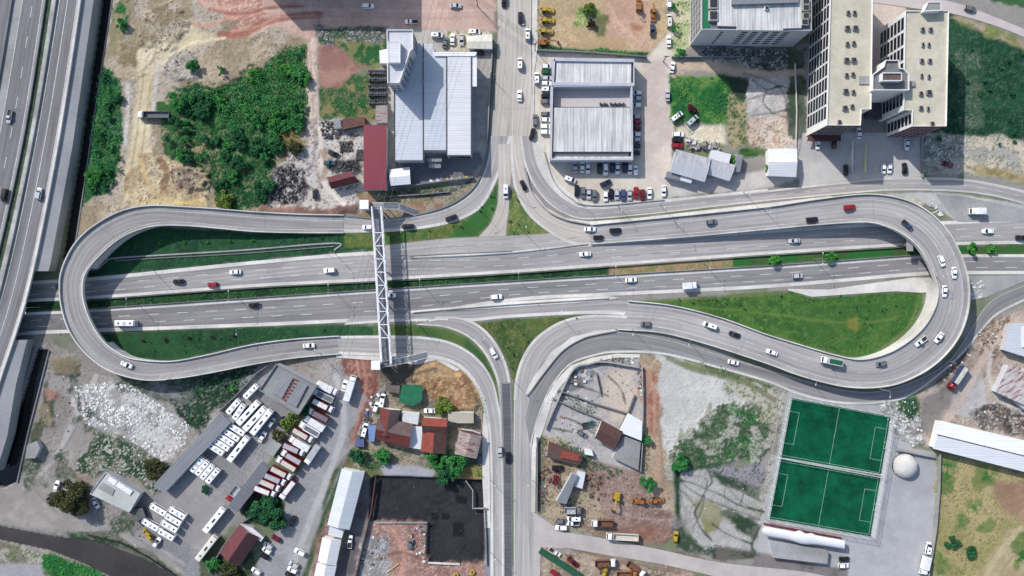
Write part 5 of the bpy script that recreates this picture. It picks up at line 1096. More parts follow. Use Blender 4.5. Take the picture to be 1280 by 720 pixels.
gable(r, [(889,200),(918,207),(911,225),(884,216)], 4.0, 4.8, GREYW, RIBW, roof2=RIBW2); shed(r, [(890,187),(914,193),(911,205),(887,198)], [3.6,3.6,3.8,3.8], GREYW, METAL_L, 'rear_roof'); shed(r, [(921,192),(929,194),(925,215),(917,213)], [3.2]*4, GREYW, METAL_G, 'side_roof')
gab([(961,187),(995,187),(995,203),(962,203)][0:2] + [(994,220),(962,218.5)], 'white_shed', 'white gabled shed left of the apartment forecourt', 'shed', 4.5, 5.4, WHITEW, METAL_W, METAL_L)
# --- right side
r = root_at([(1176,527),(1300,556),(1300,594),(1168,560)], 'long_shed', 'long white double-pitched shed at the right edge above the dry field', 'shed', 5)
gable(r, [(1176,527),(1340,566),(1333,602),(1168,560)], 4.6, 5.8, WHITEW, METAL_W); mb = MB(); mb.bar(P(1171.5,543.3,5.85), P(1337,583.8,5.85), .35, .12); mb.build('ridge_cap', DARKM, r)
simple([(1263,405),(1280,404),(1300,404),(1300,452),(1256,438)], 'grey_shed', 'grey flat-roofed workshop at the right edge', 'shed', 4, GREYW, METAL_B)
simple([(1278,408),(1310,410),(1310,436),(1278,434)], 'white_roof_shed', 'white roof piece right of the grey flat-roofed workshop', 'shed', 4.6, WHITEW, METAL_W)
RUST2 = sheet_metal('roof_rusty_right', C(214,208,204), math.radians(35), 1.4, .2, rust=C(128,60,54))
simple([(1261,456),(1310,468),(1310,520),(1245,490)], 'rusty_shed', 'rusty striped roof with pale panels at the right edge', 'shed', [4,4.4,4.4,4], GREYW, RUST2)
simple([(1268,500),(1310,508),(1310,525),(1280,512)], 'blue_roof_shed', 'small blue grey lean-to below the rusty striped roof', 'shed', 3, GREYW, METAL_B)
# --- dome tent
c = P(1133, 583, 1.5); t = thing('storage_dome', 'round whitish dome on the paved yard beside the football pitch', 'dome', (c.x, c.y, 0)); mb = MB(); rows = []
for i in range(9):
    a = math.pi / 2 * i / 8 * .97; rr = 4.9 * math.cos(a); rows.append([(rr * math.cos(2 * math.pi * j / 20) * (1 + .03 * math.sin(j * 1.7)), rr * math.sin(2 * math.pi * j / 20) * 1.02, 4.4 * math.sin(a)) for j in range(20)])
i0 = mb.grid(rows, close=True); mb.poly(rows[-1]); link('cover', mb.mesh('cover', weathered('dome_cover', C(216,213,208), .85, s2=.8), smooth=False), t)
mb = MB(); mb.tube([(4.95 * math.cos(a), 4.95 * math.sin(a), .12) for a in [6.2832 * k / 24 for k in range(25)]], .18, 6); link('base_ring', mb.mesh('base_ring', DARKM), t)
# --- football pitch
PIT = [(985.5,495.5),(1113.5,519.5),(1088,670.5),(957,647.5)]
def pit(u, v, z=0):
    a, b, c_, d = [P(*q, 0) for q in PIT]; p = a * (1-u) * (1-v) + b * u * (1-v) + c_ * u * v + d * (1-u) * v; return Vector((p.x, p.y, z))
m, nt, b_ = nodes_of('turf'); p_ = pos(nt); f = mth(nt, 'MULTIPLY', maprange(nt, noise(nt, p_, .12, 5, .7), .3, .7, .5, 1.4), maprange(nt, noise(nt, p_, 1.8, 4, .7), .3, .7, .85, 1.15))
nt.links.new(vscale(nt, C(12,88,60), f), b_.inputs['Base Color']); b_.inputs['Roughness'].default_value = .9; b_.inputs['Specular IOR Level'].default_value = .1; TURF = m
z = nz(); mb = MB(); mb.prism([tuple(pit(u, v)) for u, v in ((0,0),(1,0),(1,1),(0,1))], z - .003, z); struct(mb.build('football_turf', TURF))
mb = MB()
def pl(u0, v0, u1, v1): mb.bar(pit(u0, v0, z + .006), pit(u1, v1, z + .006), .12, .004)
for v0, v1 in ((.015,.475),(.525,.985)):
    for q in ((.02,v0,.98,v0),(.02,v1,.98,v1),(.02,v0,.02,v1),(.98,v0,.98,v1),(.5,v0,.5,v1)): pl(*q)
    vm = (v0 + v1) / 2
    for s in (0, 1):
        u0, u1 = (.02, .13) if s == 0 else (.98, .87)
        pl(u0, vm-.13, u1, vm-.13); pl(u0, vm+.13, u1, vm+.13); pl(u1, vm-.13, u1, vm+.13)
struct(mb.build('pitch_lines', plain('pitch_paint', C(168,190,176), .6, var=.3, scale=.5, world=True)))
POST = plain('post_white', C(210,212,212), .5); 
def netfence(label, a, b, h, n, name='pitch_fence', cord=.022, cm=C(150,160,156)):
    t = thing(name, label, 'fence', (a.x, a.y, 0)); d = b - a
    for k in range(n + 1): p = a + d * k / n; m2 = MB(); m2.bar((p.x, p.y, 0), (p.x, p.y, h), .14); m2.build('post', POST, t)
    mb = MB()
    for zz in (h, h * .5, .2): mb.bar((a.x, a.y, zz), (b.x, b.y, zz), .10 if zz == h else .05)
    mb.build('rail', POST, t)
    mb = MB(); L_ = d.length; nn = int(L_ / .9)
    for k in range(nn): p = a + d * k / nn; mb.bar((p.x, p.y, .1), (p.x, p.y, h), cord)
    for k in range(1, int(h / .7)): mb.bar((a.x, a.y, k * .7), (b.x, b.y, k * .7), cord)
    mb.build('net', plain('net_cord' if cord < .03 else 'net_cord_white', cm, .8), t)
netfence('white net fence along the top side of the football pitches', pit(0,0), pit(1,0), 4.5, 10); netfence('white net fence along the right side of the football pitches', pit(1,0), pit(1,1), 4.5, 11, cord=.075, cm=C(235,236,236))
netfence('white net fence along the bottom side of the football pitches', pit(0,1), pit(1,1), 4.5, 10); netfence('white net fence along the left side of the football pitches', pit(0,0), pit(0,1), 4.5, 11, cord=.075, cm=C(235,236,236))
netfence('double white net strung between the two football pitches', pit(0,.495), pit(1,.485), 3.4, 6, cord=.03); netfence('second net of the divider between the two football pitches', pit(0,.50), pit(1,.505), 3.0, 6, cord=.03)
NET = POST
for v0, v1, nm in ((.015,.475,'upper'),(.525,.985,'lower')):
    for u, sd in ((.02,'left'),(.98,'right')):
        vm = (v0 + v1) / 2; a, b = pit(u, vm - .025), pit(u, vm + .025); o = (pit(.5, vm) - pit(u, vm)).normalized() * -1.0
        t = thing('football_goal', f'small white goal at the {sd} end of the {nm} football pitch', 'goal', a.lerp(b, .5)); mb = MB()
        for p in (a, b): mb.bar(p, p + Vector((0,0,2)), .12); mb.bar(p + Vector((0,0,2)), p + o, .06)
        mb.bar(a + Vector((0,0,2)), b + Vector((0,0,2)), .12); mb.bar(a + o, b + o, .06); mb.build('goal_frame', POST, t)
# white barrel-roofed stand
pts = [(955,657),(1056,675),(1056,688),(955,672)]; r = root_at(pts, 'clubhouse', 'white barrel-roofed clubhouse with a bulging middle below the football pitch', 'clubhouse', 4)
mb = MB(); rows = []
for i in range(41):
    t_ = i / 40; x = 957 + 99 * t_; bul = math.exp(-((t_ - .47) / .12) ** 2); yt = 658 + 17.5 * t_ - 1.5 * bul + (1.2 * math.sin(t_ * 40) if .3 < t_ < .65 else 0); yb = 670 + 16.5 * t_ + 2.5 * bul
    if i == 0: x, yt, yb = 953, 661, 667
    zs = 3.2; row = []
    for j in range(9): a = math.pi * j / 8; row.append(P(x, yt + (yb - yt) * (1 - math.cos(a)) / 2, zs + 1.1 * math.sin(a) * (1 + .4 * bul)))
    rows.append(row)
mb.grid(rows); mb.poly(rows[-1]); mb.build('roof', plain('membrane', C(232,232,234), .6, var=.05, world=True), r, smooth=True)
mb = MB(); mb.prism([(q.x, q.y) for q in W([(958,660),(1055,677),(1055,686),(958,669)], 3.2)], -.1, 3.15); mb.build('wall', WHITEW, r)
simple([(962,676),(1036,689),(1034,705),(966,697)], 'low_annex', 'low grey flat annex below the white clubhouse', 'annex', 2.6, GREYW, CONC_G)
mb = MB(); a, b = P(955,655,1), P(1052,673,1); path_wall(mb, [(a.x,a.y,0),(b.x,b.y,0)], .45, .9); tag(mb.build('bench_row', plain('bench_red', C(116,44,48), .6)), 'row of dark red benches between the pitch and the clubhouse roof', 'bench row')
# --- depot
simple([(192,605.5),(205,616.5),(289,528),(275.5,516)], 'depot_roof', 'long narrow grey roof along the upper side of the bus depot', 'shelter', [4.2,3.8,3.8,4.2], GREYW, METAL_G)
simple([(275,515),(285,523),(293,527),(287,534),(277,527)], 'depot_booth', 'small concrete booth at the top end of the depot roof', 'booth', 3, GREYW, CONC_G)
simple([(285,632),(295.5,641.5),(318,613),(336,586),(326,578)], 'workshop_roof', 'narrow grey roof along the lower side of the bus depot', 'shelter', [4,3.6,3.6,3.6,4], GREYW, sheet_metal('roof_grey_b', C(132,134,140), math.radians(-45), 1.2, .2))
simple([(329,563),(342,549),(352,556),(341,571)], 'depot_hut', 'small square grey hut between depot and red trucks', 'hut', 3, GREYW, CONC_G)
pts = [(346,455),(396,482),(373,518),(325,487)]; r = root_at(pts, 'courtyard_building', 'square grey building with parapet and red striped roof panel at the depot', 'building', 6)
block(r, pts, 6, GREYW, weathered('roof_ash', C(150,152,152), .8), par=.8, parm=CONC_G)
block(r, [(353,466),(366,473),(352,498),(339,491)], 6.8, GREYW, METAL_G, 5.9, 0, rname='raised_roof'); block(r, [(370,475),(384,482),(370,509),(357,502)], 6.8, GREYW, METAL_G, 5.9, 0, rname='raised_roof')
mb = MB()
for k in range(7):
    a, b = P(367.5 - k * 2.5, 474 + k * 4.0, 6.9), P(373 - k * 2.5, 476.5 + k * 4.0, 6.9); mb.bar(a, b, .75, .14)
mb.build('red_panel', plain('panel_red', C(126,64,60), .6), r)
pts = [(132.5,590),(175.5,617),(162,640),(113,617)]; r = root_at(pts, 'flat_building', 'pale flat-roofed building with white roof panels beside the olive tree', 'building', 4)
block(r, pts, 4, GREYW, weathered('roof_pale', C(196,200,196), .85), par=.4)
for k, (x, y) in enumerate(((141,601),(151,607),(160,613))): block(r, [(x-3,y-5),(x+6,y+.5),(x+2,y+6),(x-7,y)], 4.5, GREYW, METAL_W, 3.9, 0, rname='roof_panel', wname='panel_edge')
block(r, [(128,603),(143,612),(140,620),(122,610)], 4.3, GREYW, CONC_G, 3.9, 0, rname='lower_panel', wname='panel_edge')
gab([(276,691),(300,657),(322,672),(300,705)], 'maroon_house', 'maroon gabled house at the bottom of the depot', 'house', 4, 6, WHITEW, MAROON, tiles('tiles_maroon_dark', C(84,50,56)))
simple([(300,655),(316,660),(330,672),(326,677),(310,668)], 'grey_leanto', 'pale grey lean-to roof above the maroon house', 'lean-to', 3, GREYW, METAL_L)
simple([(163,637),(178,635),(182,646),(168,654)], 'tarp_shelter', 'dark netted shelter between the flat building and the parked minibuses', 'shelter', 2.6, DARKW, plain('dark_net', C(92,94,94), .8, var=.5, scale=1.4, world=True))
simple([(34,556),(46,551),(50,560),(44,573),(31,573)], 'rounded_hut', 'grey rounded hut beside the lower canal', 'hut', 2.6, GREYW, CONC_G)
# --- bottom centre
r = root_at([(428,588),(455,593),(436,661),(410,656)], 'long_white_shed', 'long pale blue gabled shed right of the truck yard', 'shed', 4.5); gable(r, [(428,587),(410.5,655),(436,661),(454,592)], 4.5, 5.6, WHITEW, sheet_metal('roof_white_steep', C(216,220,226), math.radians(-12), 1, .08, stripe=.04), roof2=METAL_B)
simple([(412,658),(430,662),(427,673),(410,669)], 'connecting_shed', 'small open pale shed between the blue and the white gabled sheds', 'shed', 3.4, WHITEW, METAL_L)
r = root_at([(404,673),(425,677),(420,706),(399,701)], 'white_shed', 'white gabled shed below the long blue one', 'shed', 4); gable(r, [(404,673),(398.5,700.5),(419,706),(425,677)], 4, 4.9, WHITEW, METAL_W, roof2=METAL_L)
r = root_at([(397,703),(419,708),(412,740),(390,735)], 'white_shed', 'white gabled shed cut by the bottom edge left of the building pit', 'shed', 4); gable(r, [(397,705),(391,735),(412,740),(419,709)], 4, 4.9, WHITEW, METAL_W, roof2=METAL_L)
r = root_at([(472,524),(515,530),(508,558),(471,547)], 'red_tiled_house', 'long red tiled house with a weathered greyish hipped wing', 'house', 5)
gable(r, [(473,524),(515,531),(510,559),(471,548)], 4.6, 6.4, WHITEW, TILE_G, roof2=TILE_R); gable(r, [(477,511),(474,541),(491,545),(499,514)], 4.9, 6.6, WHITEW, TILE_R, roof2=TILE_G)
simple([(513.5,533),(528,534),(527,562),(509,559)], 'grey_leanto', 'grey flat lean-to between the red and the orange roofed houses', 'lean-to', [3.4]*4, WHITEW, METAL_L)
simple([(502,515),(524,517),(522,531),(503,527)], 'white_terrace', 'white flat terrace roof behind the red tiled house', 'terrace', 3.4, WHITEW, weathered('terrace', C(206,206,208), .9))
r = root_at([(529,524),(558,525),(556,566),(528,563)], 'orange_tiled_house', 'bright orange tiled house with a brown right half', 'house', 5)
gable(r, [(529,523),(558,525),(557,541),(529,540)], 4.6, 6.0, WHITEW, TILE_O, roof2=TILE_B); gable(r, [(529,541),(527,563),(556,566),(557,542)], 4.0, 5.6, WHITEW, TILE_O, roof2=TILE_B)
r = root_at([(575,539),(601,545),(596,573),(569,566)], 'rusty_house', 'house with rusty red and white striped sheet roof beside the street', 'house', 4); gable(r, [(575,540),(569.5,566),(595,572),(601,546)], 4, 5.2, WHITEW, sheet_metal('roof_rusty_house', C(188,172,164), math.radians(-12), 1, .3, rust=C(128,64,56)))
simple([(576,537),(590,539),(601,543),(600,547),(575,542)], 'porch_roof', 'brownish porch roof above the rusty striped house', 'porch', 3, WHITEW, TILE_B)
simple([(560,515),(592,516),(592,529),(572,529),(560,526)], 'pale_flat_house', 'pale stained flat roof above the rusty striped house', 'house', 3.4, WHITEW, weathered('roof_stained', C(190,182,164), .75))
simple([(502.5,481),(528.5,481.5),(527,501),(516,507.5),(498,503)], 'green_canopy', 'bright green netting canopy beside the brown earth mound', 'canopy', [3,3,2.8,2.6,2.6], DARKW, plain('green_net', C(22,108,72), .8, var=.4, scale=.8, world=True), walls=False)
simple([(482,479),(500,482),(499,492),(482,489)], 'grey_hut', 'brownish hut roof left of the green canopy', 'hut', 2.8, DARKW, tiles('roof_mud', C(120,108,98)))
simple([(460,531),(470,532),(468,552),(461,552)], 'blue_tarpaulin', 'blue tarpaulin shelter left of the red tiled house', 'tarpaulin', 2.4, DARKW, plain('tarp_blue', C(112,140,182), .6, var=.2, scale=.8, world=True))
simple([(445,549),(455,549),(455,559),(444,558)], 'blue_tarpaulin', 'smaller dull blue tarpaulin at the fence corner', 'tarpaulin', 1.8, DARKW, plain('tarp_dull', C(86,96,140), .6, var=.2, scale=.8, world=True))
# --- bottom right of centre
simple([(715,592),(722,594),(708,630),(695,628)], 'long_grey_shed', 'long narrow dark grey shed beside the excavators', 'shed', 4, GREYW, plain('roof_slate', C(126,130,136), .7, var=.08, scale=.3, world=True))
gab([(687,553),(727,569),(723,580),(685,571)], 'orange_tiled_shed', 'small low house with orange and brown tiled roof beside the street', 'house', 3.2, 4.2, GREYW, TILE_B, TILE_G)
simple([(702,563),(725,569),(722,577),(700,572)], 'orange_tile_patch', 'newer orange tiled roof at the head of the long grey shed', 'roof', 4.3, GREYW, TILE_O, walls=False)
simple([(722,588),(732,591),(728,611),(718,608)], 'container', 'pale grey container right of the long grey shed', 'container', 2.6, GREYW, METAL_L)
gab([(753,527),(777,540),(767,560),(745,547)], 'brown_house', 'dark brown roofed house in the walled yard', 'house', 4, 5.2, WHITEW, TILE_B)
simple([(786,517),(803,527),(802,551),(774,540)], 'white_roof_shed', 'bright white flat roof next to the dark brown roofed house', 'shed', 3.6, WHITEW, METAL_W)
simple([(731,561),(740,563),(742,570),(731,568)], 'small_white_hut', 'tiny white hut in front of the green hedge of the walled yard', 'hut', 2.4, WHITEW, METAL_W)
simple([(780,545),(801,553),(798,588),(766,572)], 'concrete_slab', 'wide grey concrete roof slab below the brown house', 'slab roof', 2.6, GREYW, weathered('slab', C(150,148,148), .75))
# walls of yards
WL = (('yard_wall', CONC_G, 'curved pale boundary wall around the old yards inside the southeast bend', [(682,535),(697,500),(716,462),(735,455),(755,452),(798,459)], .5, 1.8),
 ('yard_wall', CONC_D, 'diagonal wall dividing the old yards, upper one', [(697,487),(744,504),(783,516)], .35, 1.6), ('yard_wall', CONC_D, 'diagonal hedge topped wall dividing the old yards, lower one', [(690,497),(722,512),(750,523)], .35, 1.5),
 ('yard_wall', CONC_G, 'straight wall on the right side of the old yards', [(802,458),(803,500),(802,560),(800,588)], .4, 1.8), ('yard_wall', CONC_D, 'short slanting wall in the right corner of the old yards', [(793,493),(786,512),(774,536)], .35, 1.4), ('yard_wall', CONC_D, 'short dark wall across the pale concrete of the old yard', [(745,465),(748,480),(751,494)], .25, 1.0),
 ('boundary_wall', CONC_D, 'dark wall between machine yard and commercial hall', [(671,64),(740,67),(808,72.5)], .45, 2.2), ('boundary_wall', CONC_D, 'long dark wall south of the factory yard', [(486,236),(540,229),(592,222)], .4, 2.0),
 ('boundary_wall', CONC_D, 'second dark wall between factory wall and footbridge stairs', [(484,246),(530,243),(562,240)], .4, 1.2), ('boundary_wall', CONC_G, 'pale wall along the street side of the factory plot', [(616,58),(612,120),(609,178)], .4, 1.6),
 ('boundary_wall', CONC_D, 'dark wall along the lane below the grey office', [(839,72),(880,72),(930,72)], .4, 1.8), ('depot_wall', CONC_D, 'wall along the lower right side of the bus depot', [(322,640),(300,655),(280,682),(262,714)], .35, 1.8), ('depot_wall', CONC_D, 'wall along the upper side of the bus depot below the flyover', [(275,514),(300,490),(322,466),(342,452)], .35, 1.8),
 ('yard_fence', DARKM, 'dark fence along the bank of the brown river', [(110,668),(150,677),(185,695),(225,722)], .2, 1.2), ('pit_wall', BRICK, 'reddish shoring wall on the left side of the black building pit', [(470,596),(464,640),(460,655)], .4, 1.0), ('pit_wall', CONC_G, 'pale concrete wall above the red earth at the pit corner', [(471,653),(534,653)], .35, .9), ('pit_wall', CONC, 'white wall along the bottom edge of the black building pit', [(535,703),(575,705)], .5, .9), ('pit_wall', CONC_D, 'low wall on the street side of the black building pit', [(606,634),(607.5,670),(608.5,706)], .35, 1.0),
 ('pit_wall', CONC_G, 'stepped pale wall around the sandy corner of the pit', [(582,600),(591,612),(591,635),(609,635)], .35, 1.0), ('site_wall', DARKW, 'dark wall between the shed lane and the building site', [(462,648),(452,690),(444,725)], .4, 2.0), ('plot_wall', CONC_D, 'dark wall along the street side of the tan yard', [(671,546),(671.5,600),(671,638)], .4, 1.8),
 ('plot_wall', CONC, 'pale wall at the left edge of the forecourt drive', [(1065,176),(1064,216)], .5, 1.1), ('plot_wall', plain('kerb_yellow', C(214,214,170), .7), 'pale yellow wall at the right edge of the forecourt drive', [(1081.5,178),(1081,216)], .5, 1.1), ('plot_wall', CONC_G, 'wall along the right side of the apartment forecourt', [(1151.5,168),(1152,222)], .4, 1.2),
 ('plot_wall', CONC_G, 'wall along the right side of the paved yard by the dry field', [(1173,566),(1172,610),(1168,660),(1158,722)], .45, 1.8), ('plot_wall', CONC_G, 'short pale wall above the whitish dome', [(1119,561),(1166,570)], .8, 1.8), ('pale_fence', CONC, 'white rendered fence along the narrow lane by the apartments', [(993,80),(995,140),(994,186)], .3, 1.2))
for nm, mt, lb, pts, t_, h_ in WL: wallthing(nm, mt, lb, 'wall', pts, t_, h_, smooth=len(pts) > 4)
mb = MB()
for k in range(9): mb.bar(P(676 + k * 6, 688 + k * 3.8, 0), P(676 + k * 6, 688 + k * 3.8, 2.4), .12)
a, b = P(675,687,0), P(728,721,0); path_wall(mb, [(a.x, a.y, 0), (b.x, b.y, 0)], 2.2, 1.8); tag(mb.build('green_screen', plain('green_screen', C(26,84,58), .8, var=.3, scale=1, world=True)), 'long dark green fabric-covered stack at the bottom beside the street', 'screen')

# ================================================================== FOOTBRIDGE
c = P(472, 358, 0); r = thing('footbridge', 'white steel truss footbridge crossing the main road', 'footbridge', (c.x, c.y, 0))
STEEL = plain('steel_white', C(246,247,248), .45, var=.05, scale=.4, world=True); DECK = weathered('deck_grey', C(126,128,134), .85)
def lerp2(a, b, t): return (a[0] + (b[0] - a[0]) * t, a[1] + (b[1] - a[1]) * t)
TL = lambda t: lerp2((464.5,258), (476.3,455), t); TR = lambda t: lerp2((476,258), (488.3,455), t)
zt, zd = 9.6, 6.6
def top(f, t): p = P(*f(t), zt); return p
def bot(f, t): p = P(*f(t), zt); return Vector((p.x, p.y, zd))
N = 12; ts = [i / N for i in range(N + 1)]
mb = MB()
for f in (TL, TR): mb = MB(); mb.bar(top(f, 0), top(f, 1), .42); mb.build('top_chord', STEEL, r)
mb = MB()
for f in (TL, TR): mb = MB(); mb.bar(bot(f, 0), bot(f, 1), .42, .5); mb.build('bottom_chord', STEEL, r)
mb = MB()
a, b, c_, d = bot(TL, 0), bot(TR, 0), bot(TR, 1), bot(TL, 1); mb.prism([(a.x,a.y),(b.x,b.y),(c_.x,c_.y),(d.x,d.y)], zd - .1, zd + .1); mb.build('walkway', DECK, r)
for i, t_ in enumerate(ts):
    for f in (TL, TR): mb = MB(); mb.bar(bot(f, t_), top(f, t_), .24); mb.build('upright', STEEL, r)
    if 2 <= i <= N - 2: mb = MB(); mb.bar(top(TL, t_), top(TR, t_), .28); mb.build('cross_beam', STEEL, r)
    if i < N:
        u = ts[i+1]
        for f in (TL, TR): mb = MB(); mb.bar(*((bot(f, t_), top(f, u)) if i % 2 else (top(f, t_), bot(f, u))), .2); mb.build('diagonal', STEEL, r)
        if 2 <= i < N - 2: mb = MB(); mb.bar(*((top(TR, t_), top(TL, u)) if i % 2 == 0 else (top(TL, t_), top(TR, u))), .24); mb.build('wind_brace', STEEL, r)
for f in (TL, TR):
    mb = MB()
    for k in range(60): p = bot(f, k / 60); mb.bar(p, p + Vector((0,0,1.2)), .05)
    for zz in (.5, 1.2): mb.bar(bot(f, 0) + Vector((0,0,zz)), bot(f, 1) + Vector((0,0,zz)), .07)
    mb.build('handrail', STEEL, r)
for t_ in (.03, .42, .58, .97):
    for f in (TL, TR): mb = MB(); p = bot(f, t_); mb.tube([(p.x, p.y, -.1), (p.x, p.y, zd - .2)], .35, 10); mb.build('column', CONC_G, r)
for (px, py), nm in (((455,255.5),'upper'), ((469.5,456.5),'lower')):
    p = P(px, py, 10.6); t = thing('lift_tower', f'square white-roofed lift tower at the {nm} end of the footbridge', 'lift tower', (p.x, p.y, 0)); mb = MB(); mb.box((0,0,5.2), (3.0,3.0,10.4)); link('shaft', mb.mesh('shaft', GREYW), t)
    mb = MB(); mb.box((0,0,10.5), (3.5,3.5,.25)); link('roof', mb.mesh('roof', STEEL), t); mb = MB(); mb.box((1.52 if nm == 'lower' else 1.52, 0, 5.5), (.06, 2.4, 9)); link('glass_front', mb.mesh('glass_front', GLASS), t)
for nm, land, mid, end in (('upper', [(466,257.5),(480,257.5)], [(482,257.5),(497.5,257.5)], (521,266.5)), ('lower', [(478,455),(488,453.5)], [(488,453.5),(509,449.5)], (534,443.5))):
    a = P(*land[0], 6.6); t = thing('bridge_stairs', f'grey steel stairs leading right from the {nm} end of the footbridge', 'stairs', (a.x, a.y, 0))
    pts3 = [P(*land[0], 6.6), P(*land[1], 6.6), P(*mid[1], 3.6), P(*[mid[1][k] + (end[k] - mid[1][k]) * .12 for k in (0, 1)], 3.6), P(*end, .15)]
    mb = MB()
    for i in range(4):
        p, q = pts3[i], pts3[i+1]; d = Vector((q.x - p.x, q.y - p.y, 0)); n = Vector((-d.y, d.x, 0)).normalized() * 1.15; ns = max(1, int(abs(q.z - p.z) / .17))
        for k in range(ns):
            s0 = p.lerp(q, k / ns); s1 = p.lerp(q, (k + 1) / ns); zz = s0.z - (.17 if ns > 1 else 0)
            mb.poly([(s0.x - n.x, s0.y - n.y, zz), (s1.x - n.x, s1.y - n.y, zz), (s1.x + n.x, s1.y + n.y, zz), (s0.x + n.x, s0.y + n.y, zz)])
            mb.poly([(s1.x - n.x, s1.y - n.y, zz), (s1.x - n.x, s1.y - n.y, zz - .17), (s1.x + n.x, s1.y + n.y, zz - .17), (s1.x + n.x, s1.y + n.y, zz)])
    mb.build('treads', plain('tread_grey', C(150,152,154), .6, var=.2, scale=2, world=True), t)
    for sg in (-1, 1):
        mb = MB(); q = []
        for i in range(5):
            d = pts3[min(i+1,4)] - pts3[max(i-1,0)]; n = Vector((-d.y, d.x, 0)).normalized() * 1.2 * sg; q.append(pts3[i] + n)
        for p, w_ in zip(q, q[1:]):
            mb.bar(p - Vector((0,0,.15)), w_ - Vector((0,0,.15)), .12, .4); mb.bar(p + Vector((0,0,1.05)), w_ + Vector((0,0,1.05)), .07)
            for k in range(12): s0 = p.lerp(w_, k / 12); mb.bar(s0, s0 + Vector((0,0,1.05)), .03)
        mb.build('handrail', STEEL, t)
    for p in (pts3[1], pts3[2], pts3[3]): mb = MB(); mb.tube([(p.x, p.y, -.1), (p.x, p.y, p.z - .2)], .2, 8); mb.build('support', CONC_G, t)
# ================================================================== LAMPS, CABLES
LAMPM = plain('lamp_grey', C(150,152,154), .4); HEAD = plain('lamp_head', C(220,220,222), .4)
def lamp(px, py, ang, label, h=9.0, z=None, double=False):
    z = ramp_z(px, py) if z is None else z; b = P(px, py, z); t = thing('street_lamp', label, 'street lamp', (b.x, b.y, z), math.radians(ang), 'street lamps')
    mb = MB(); mb.tube([(0,0,-.1), (0,0,.5), (0,0,h)], [.16,.12,.07], 8); link('pole', mb.mesh('pole', LAMPM), t)
    for s in ((1, -1) if double else (1,)):
        mb = MB(); mb.tube([(0,0,h-.1), (.7*s,0,h+.35), (1.7*s,0,h+.45)], .05, 6); q = link('arm', mb.mesh('arm', LAMPM), t)
        mb = MB(); mb.box((2.0*s,0,h+.42), (.8,.3,.14), top=.8); link('lamp_head', mb.mesh('lamp_head', HEAD), q)
for i, (px, py) in enumerate([(50,384),(172,379),(296,370),(417,362),(528,356),(648,348),(766,340),(880,330),(1017,324)]):
    lamp(px, py, 90, f'double-armed street lamp on the central median, {["first","second","third","fourth","fifth","sixth","seventh","eighth","ninth"][i]} from the left', 9.5, 0, True)
for px, py, a, lb in ((638,233,0,'at the tip of the right grass triangle'),(657,292,90,'at the lower edge of the right grass triangle'),(601,263,200,'in the left grass triangle of the north junction'),(457,313,270,'on the lawn edge left of the footbridge'),(418,316,270,'at the end of the drain channel'),(191,337,270,'on the left upper lawn near the main road'),
   (723,250,225,'on the car park kerb above the northeast bend'),(773,259,270,'on the service road kerb below the row of parked cars'),(825,256,270,'on the service road kerb right of the parked cars'),(929,240,270,'on the service road kerb below the workshops'),(842,276,270,'on the ramp edge left of the red van'),(954,262,270,'on the upper ramp edge in the middle of its climb'),
   (603,427,60,'on the thin grass strip by the southwest bend'),(524,407,90,'on the thin grass strip just right of the footbridge'),(641,475,0,'at the lower tip of the southern grass triangle'),(700,395,90,'at the top edge of the southern grass triangle'),(789,411,250,'on the separator above the southern service road'),(857,423,250,'on the lower ramp edge near the white car'),(613,600,0,'on the left pavement of the southern street'),(613,690,0,'on the left pavement near the bottom edge'),(666,600,180,'on the right pavement of the southern street'),
   (1010,471,260,'on the lower ramp edge above the football pitch'),(1100,486,260,'on the lower ramp edge at its lowest curve'),(1178,450,220,'on the outer edge of the right ramp'),(617,100,0,'on the left kerb of the northern street'),(667,100,180,'on the right kerb of the northern street'),(660,40,180,'on the right kerb near the top edge'),(1170,346,180,'on the inner parapet of the right ramp'),(305,410,270,'on the left lower lawn edge'),(400,441,90,'on the left ramp above the square depot building'),(215,473,90,'on the left ramp above the rubble')):
    lamp(px, py, a, 'single-armed street lamp ' + lb)
WIRE = plain('wire', C(120,120,124), .5); WIRED = plain('wire_dark', C(46,46,48), .5)
def pole(px, py, h, label, rz=0):
    b = P(px, py, 0); t = thing('utility_pole', label, 'utility pole', (b.x, b.y, 0), rz); mb = MB(); mb.tube([(0,0,-.1), (0,0,h)], [.22,.13], 8); link('post', mb.mesh('post', DARKM), t)
    mb = MB(); mb.bar((-1.2,0,h-.4), (1.2,0,h-.4), .16); mb.bar((-.9,0,h-1.3), (.9,0,h-1.3), .14); link('crossarm', mb.mesh('crossarm', DARKM), t)
pole(668.5,63,10,'utility pole on the right side of the northern street', math.radians(40)); pole(597,8,10,'utility pole at the dirt road mouth near the top edge', math.radians(40)); pole(845,146,8,'utility pole beside the white van on the weedy plot', .6); pole(829,77,8,'utility pole in the lane right of the commercial hall')
def cable(a, b, za, zb, n, gap, label, mat, sag=.8, r_=.045):
    A, B = P(*a, 0), P(*b, 0); d = (B - A).normalized(); nrm = Vector((-d.y, d.x, 0)); mb = MB()
    for k in range(n):
        o = nrm * (k - (n - 1) / 2) * gap; mb.tube([Vector((A.x + (B.x - A.x) * t, A.y + (B.y - A.y) * t, za + (zb - za) * t - sag * 4 * t * (1 - t))) + o for t in [j / 10 for j in range(11)]], r_, 4)
    tag(mb.build('power_cable', mat), label, 'power cable')
cable((597,8),(668.5,63),9.6,9.6,4,.6,'bundle of dark power cables crossing the northern street',WIRED); cable((560,-25),(597,8),9.6,9.6,4,.6,'dark power cables over the dirt road at the top edge',WIRED); cable((668.5,63),(684,82),9.6,7,3,.4,'short cables dropping to the commercial hall',WIRED,.2)
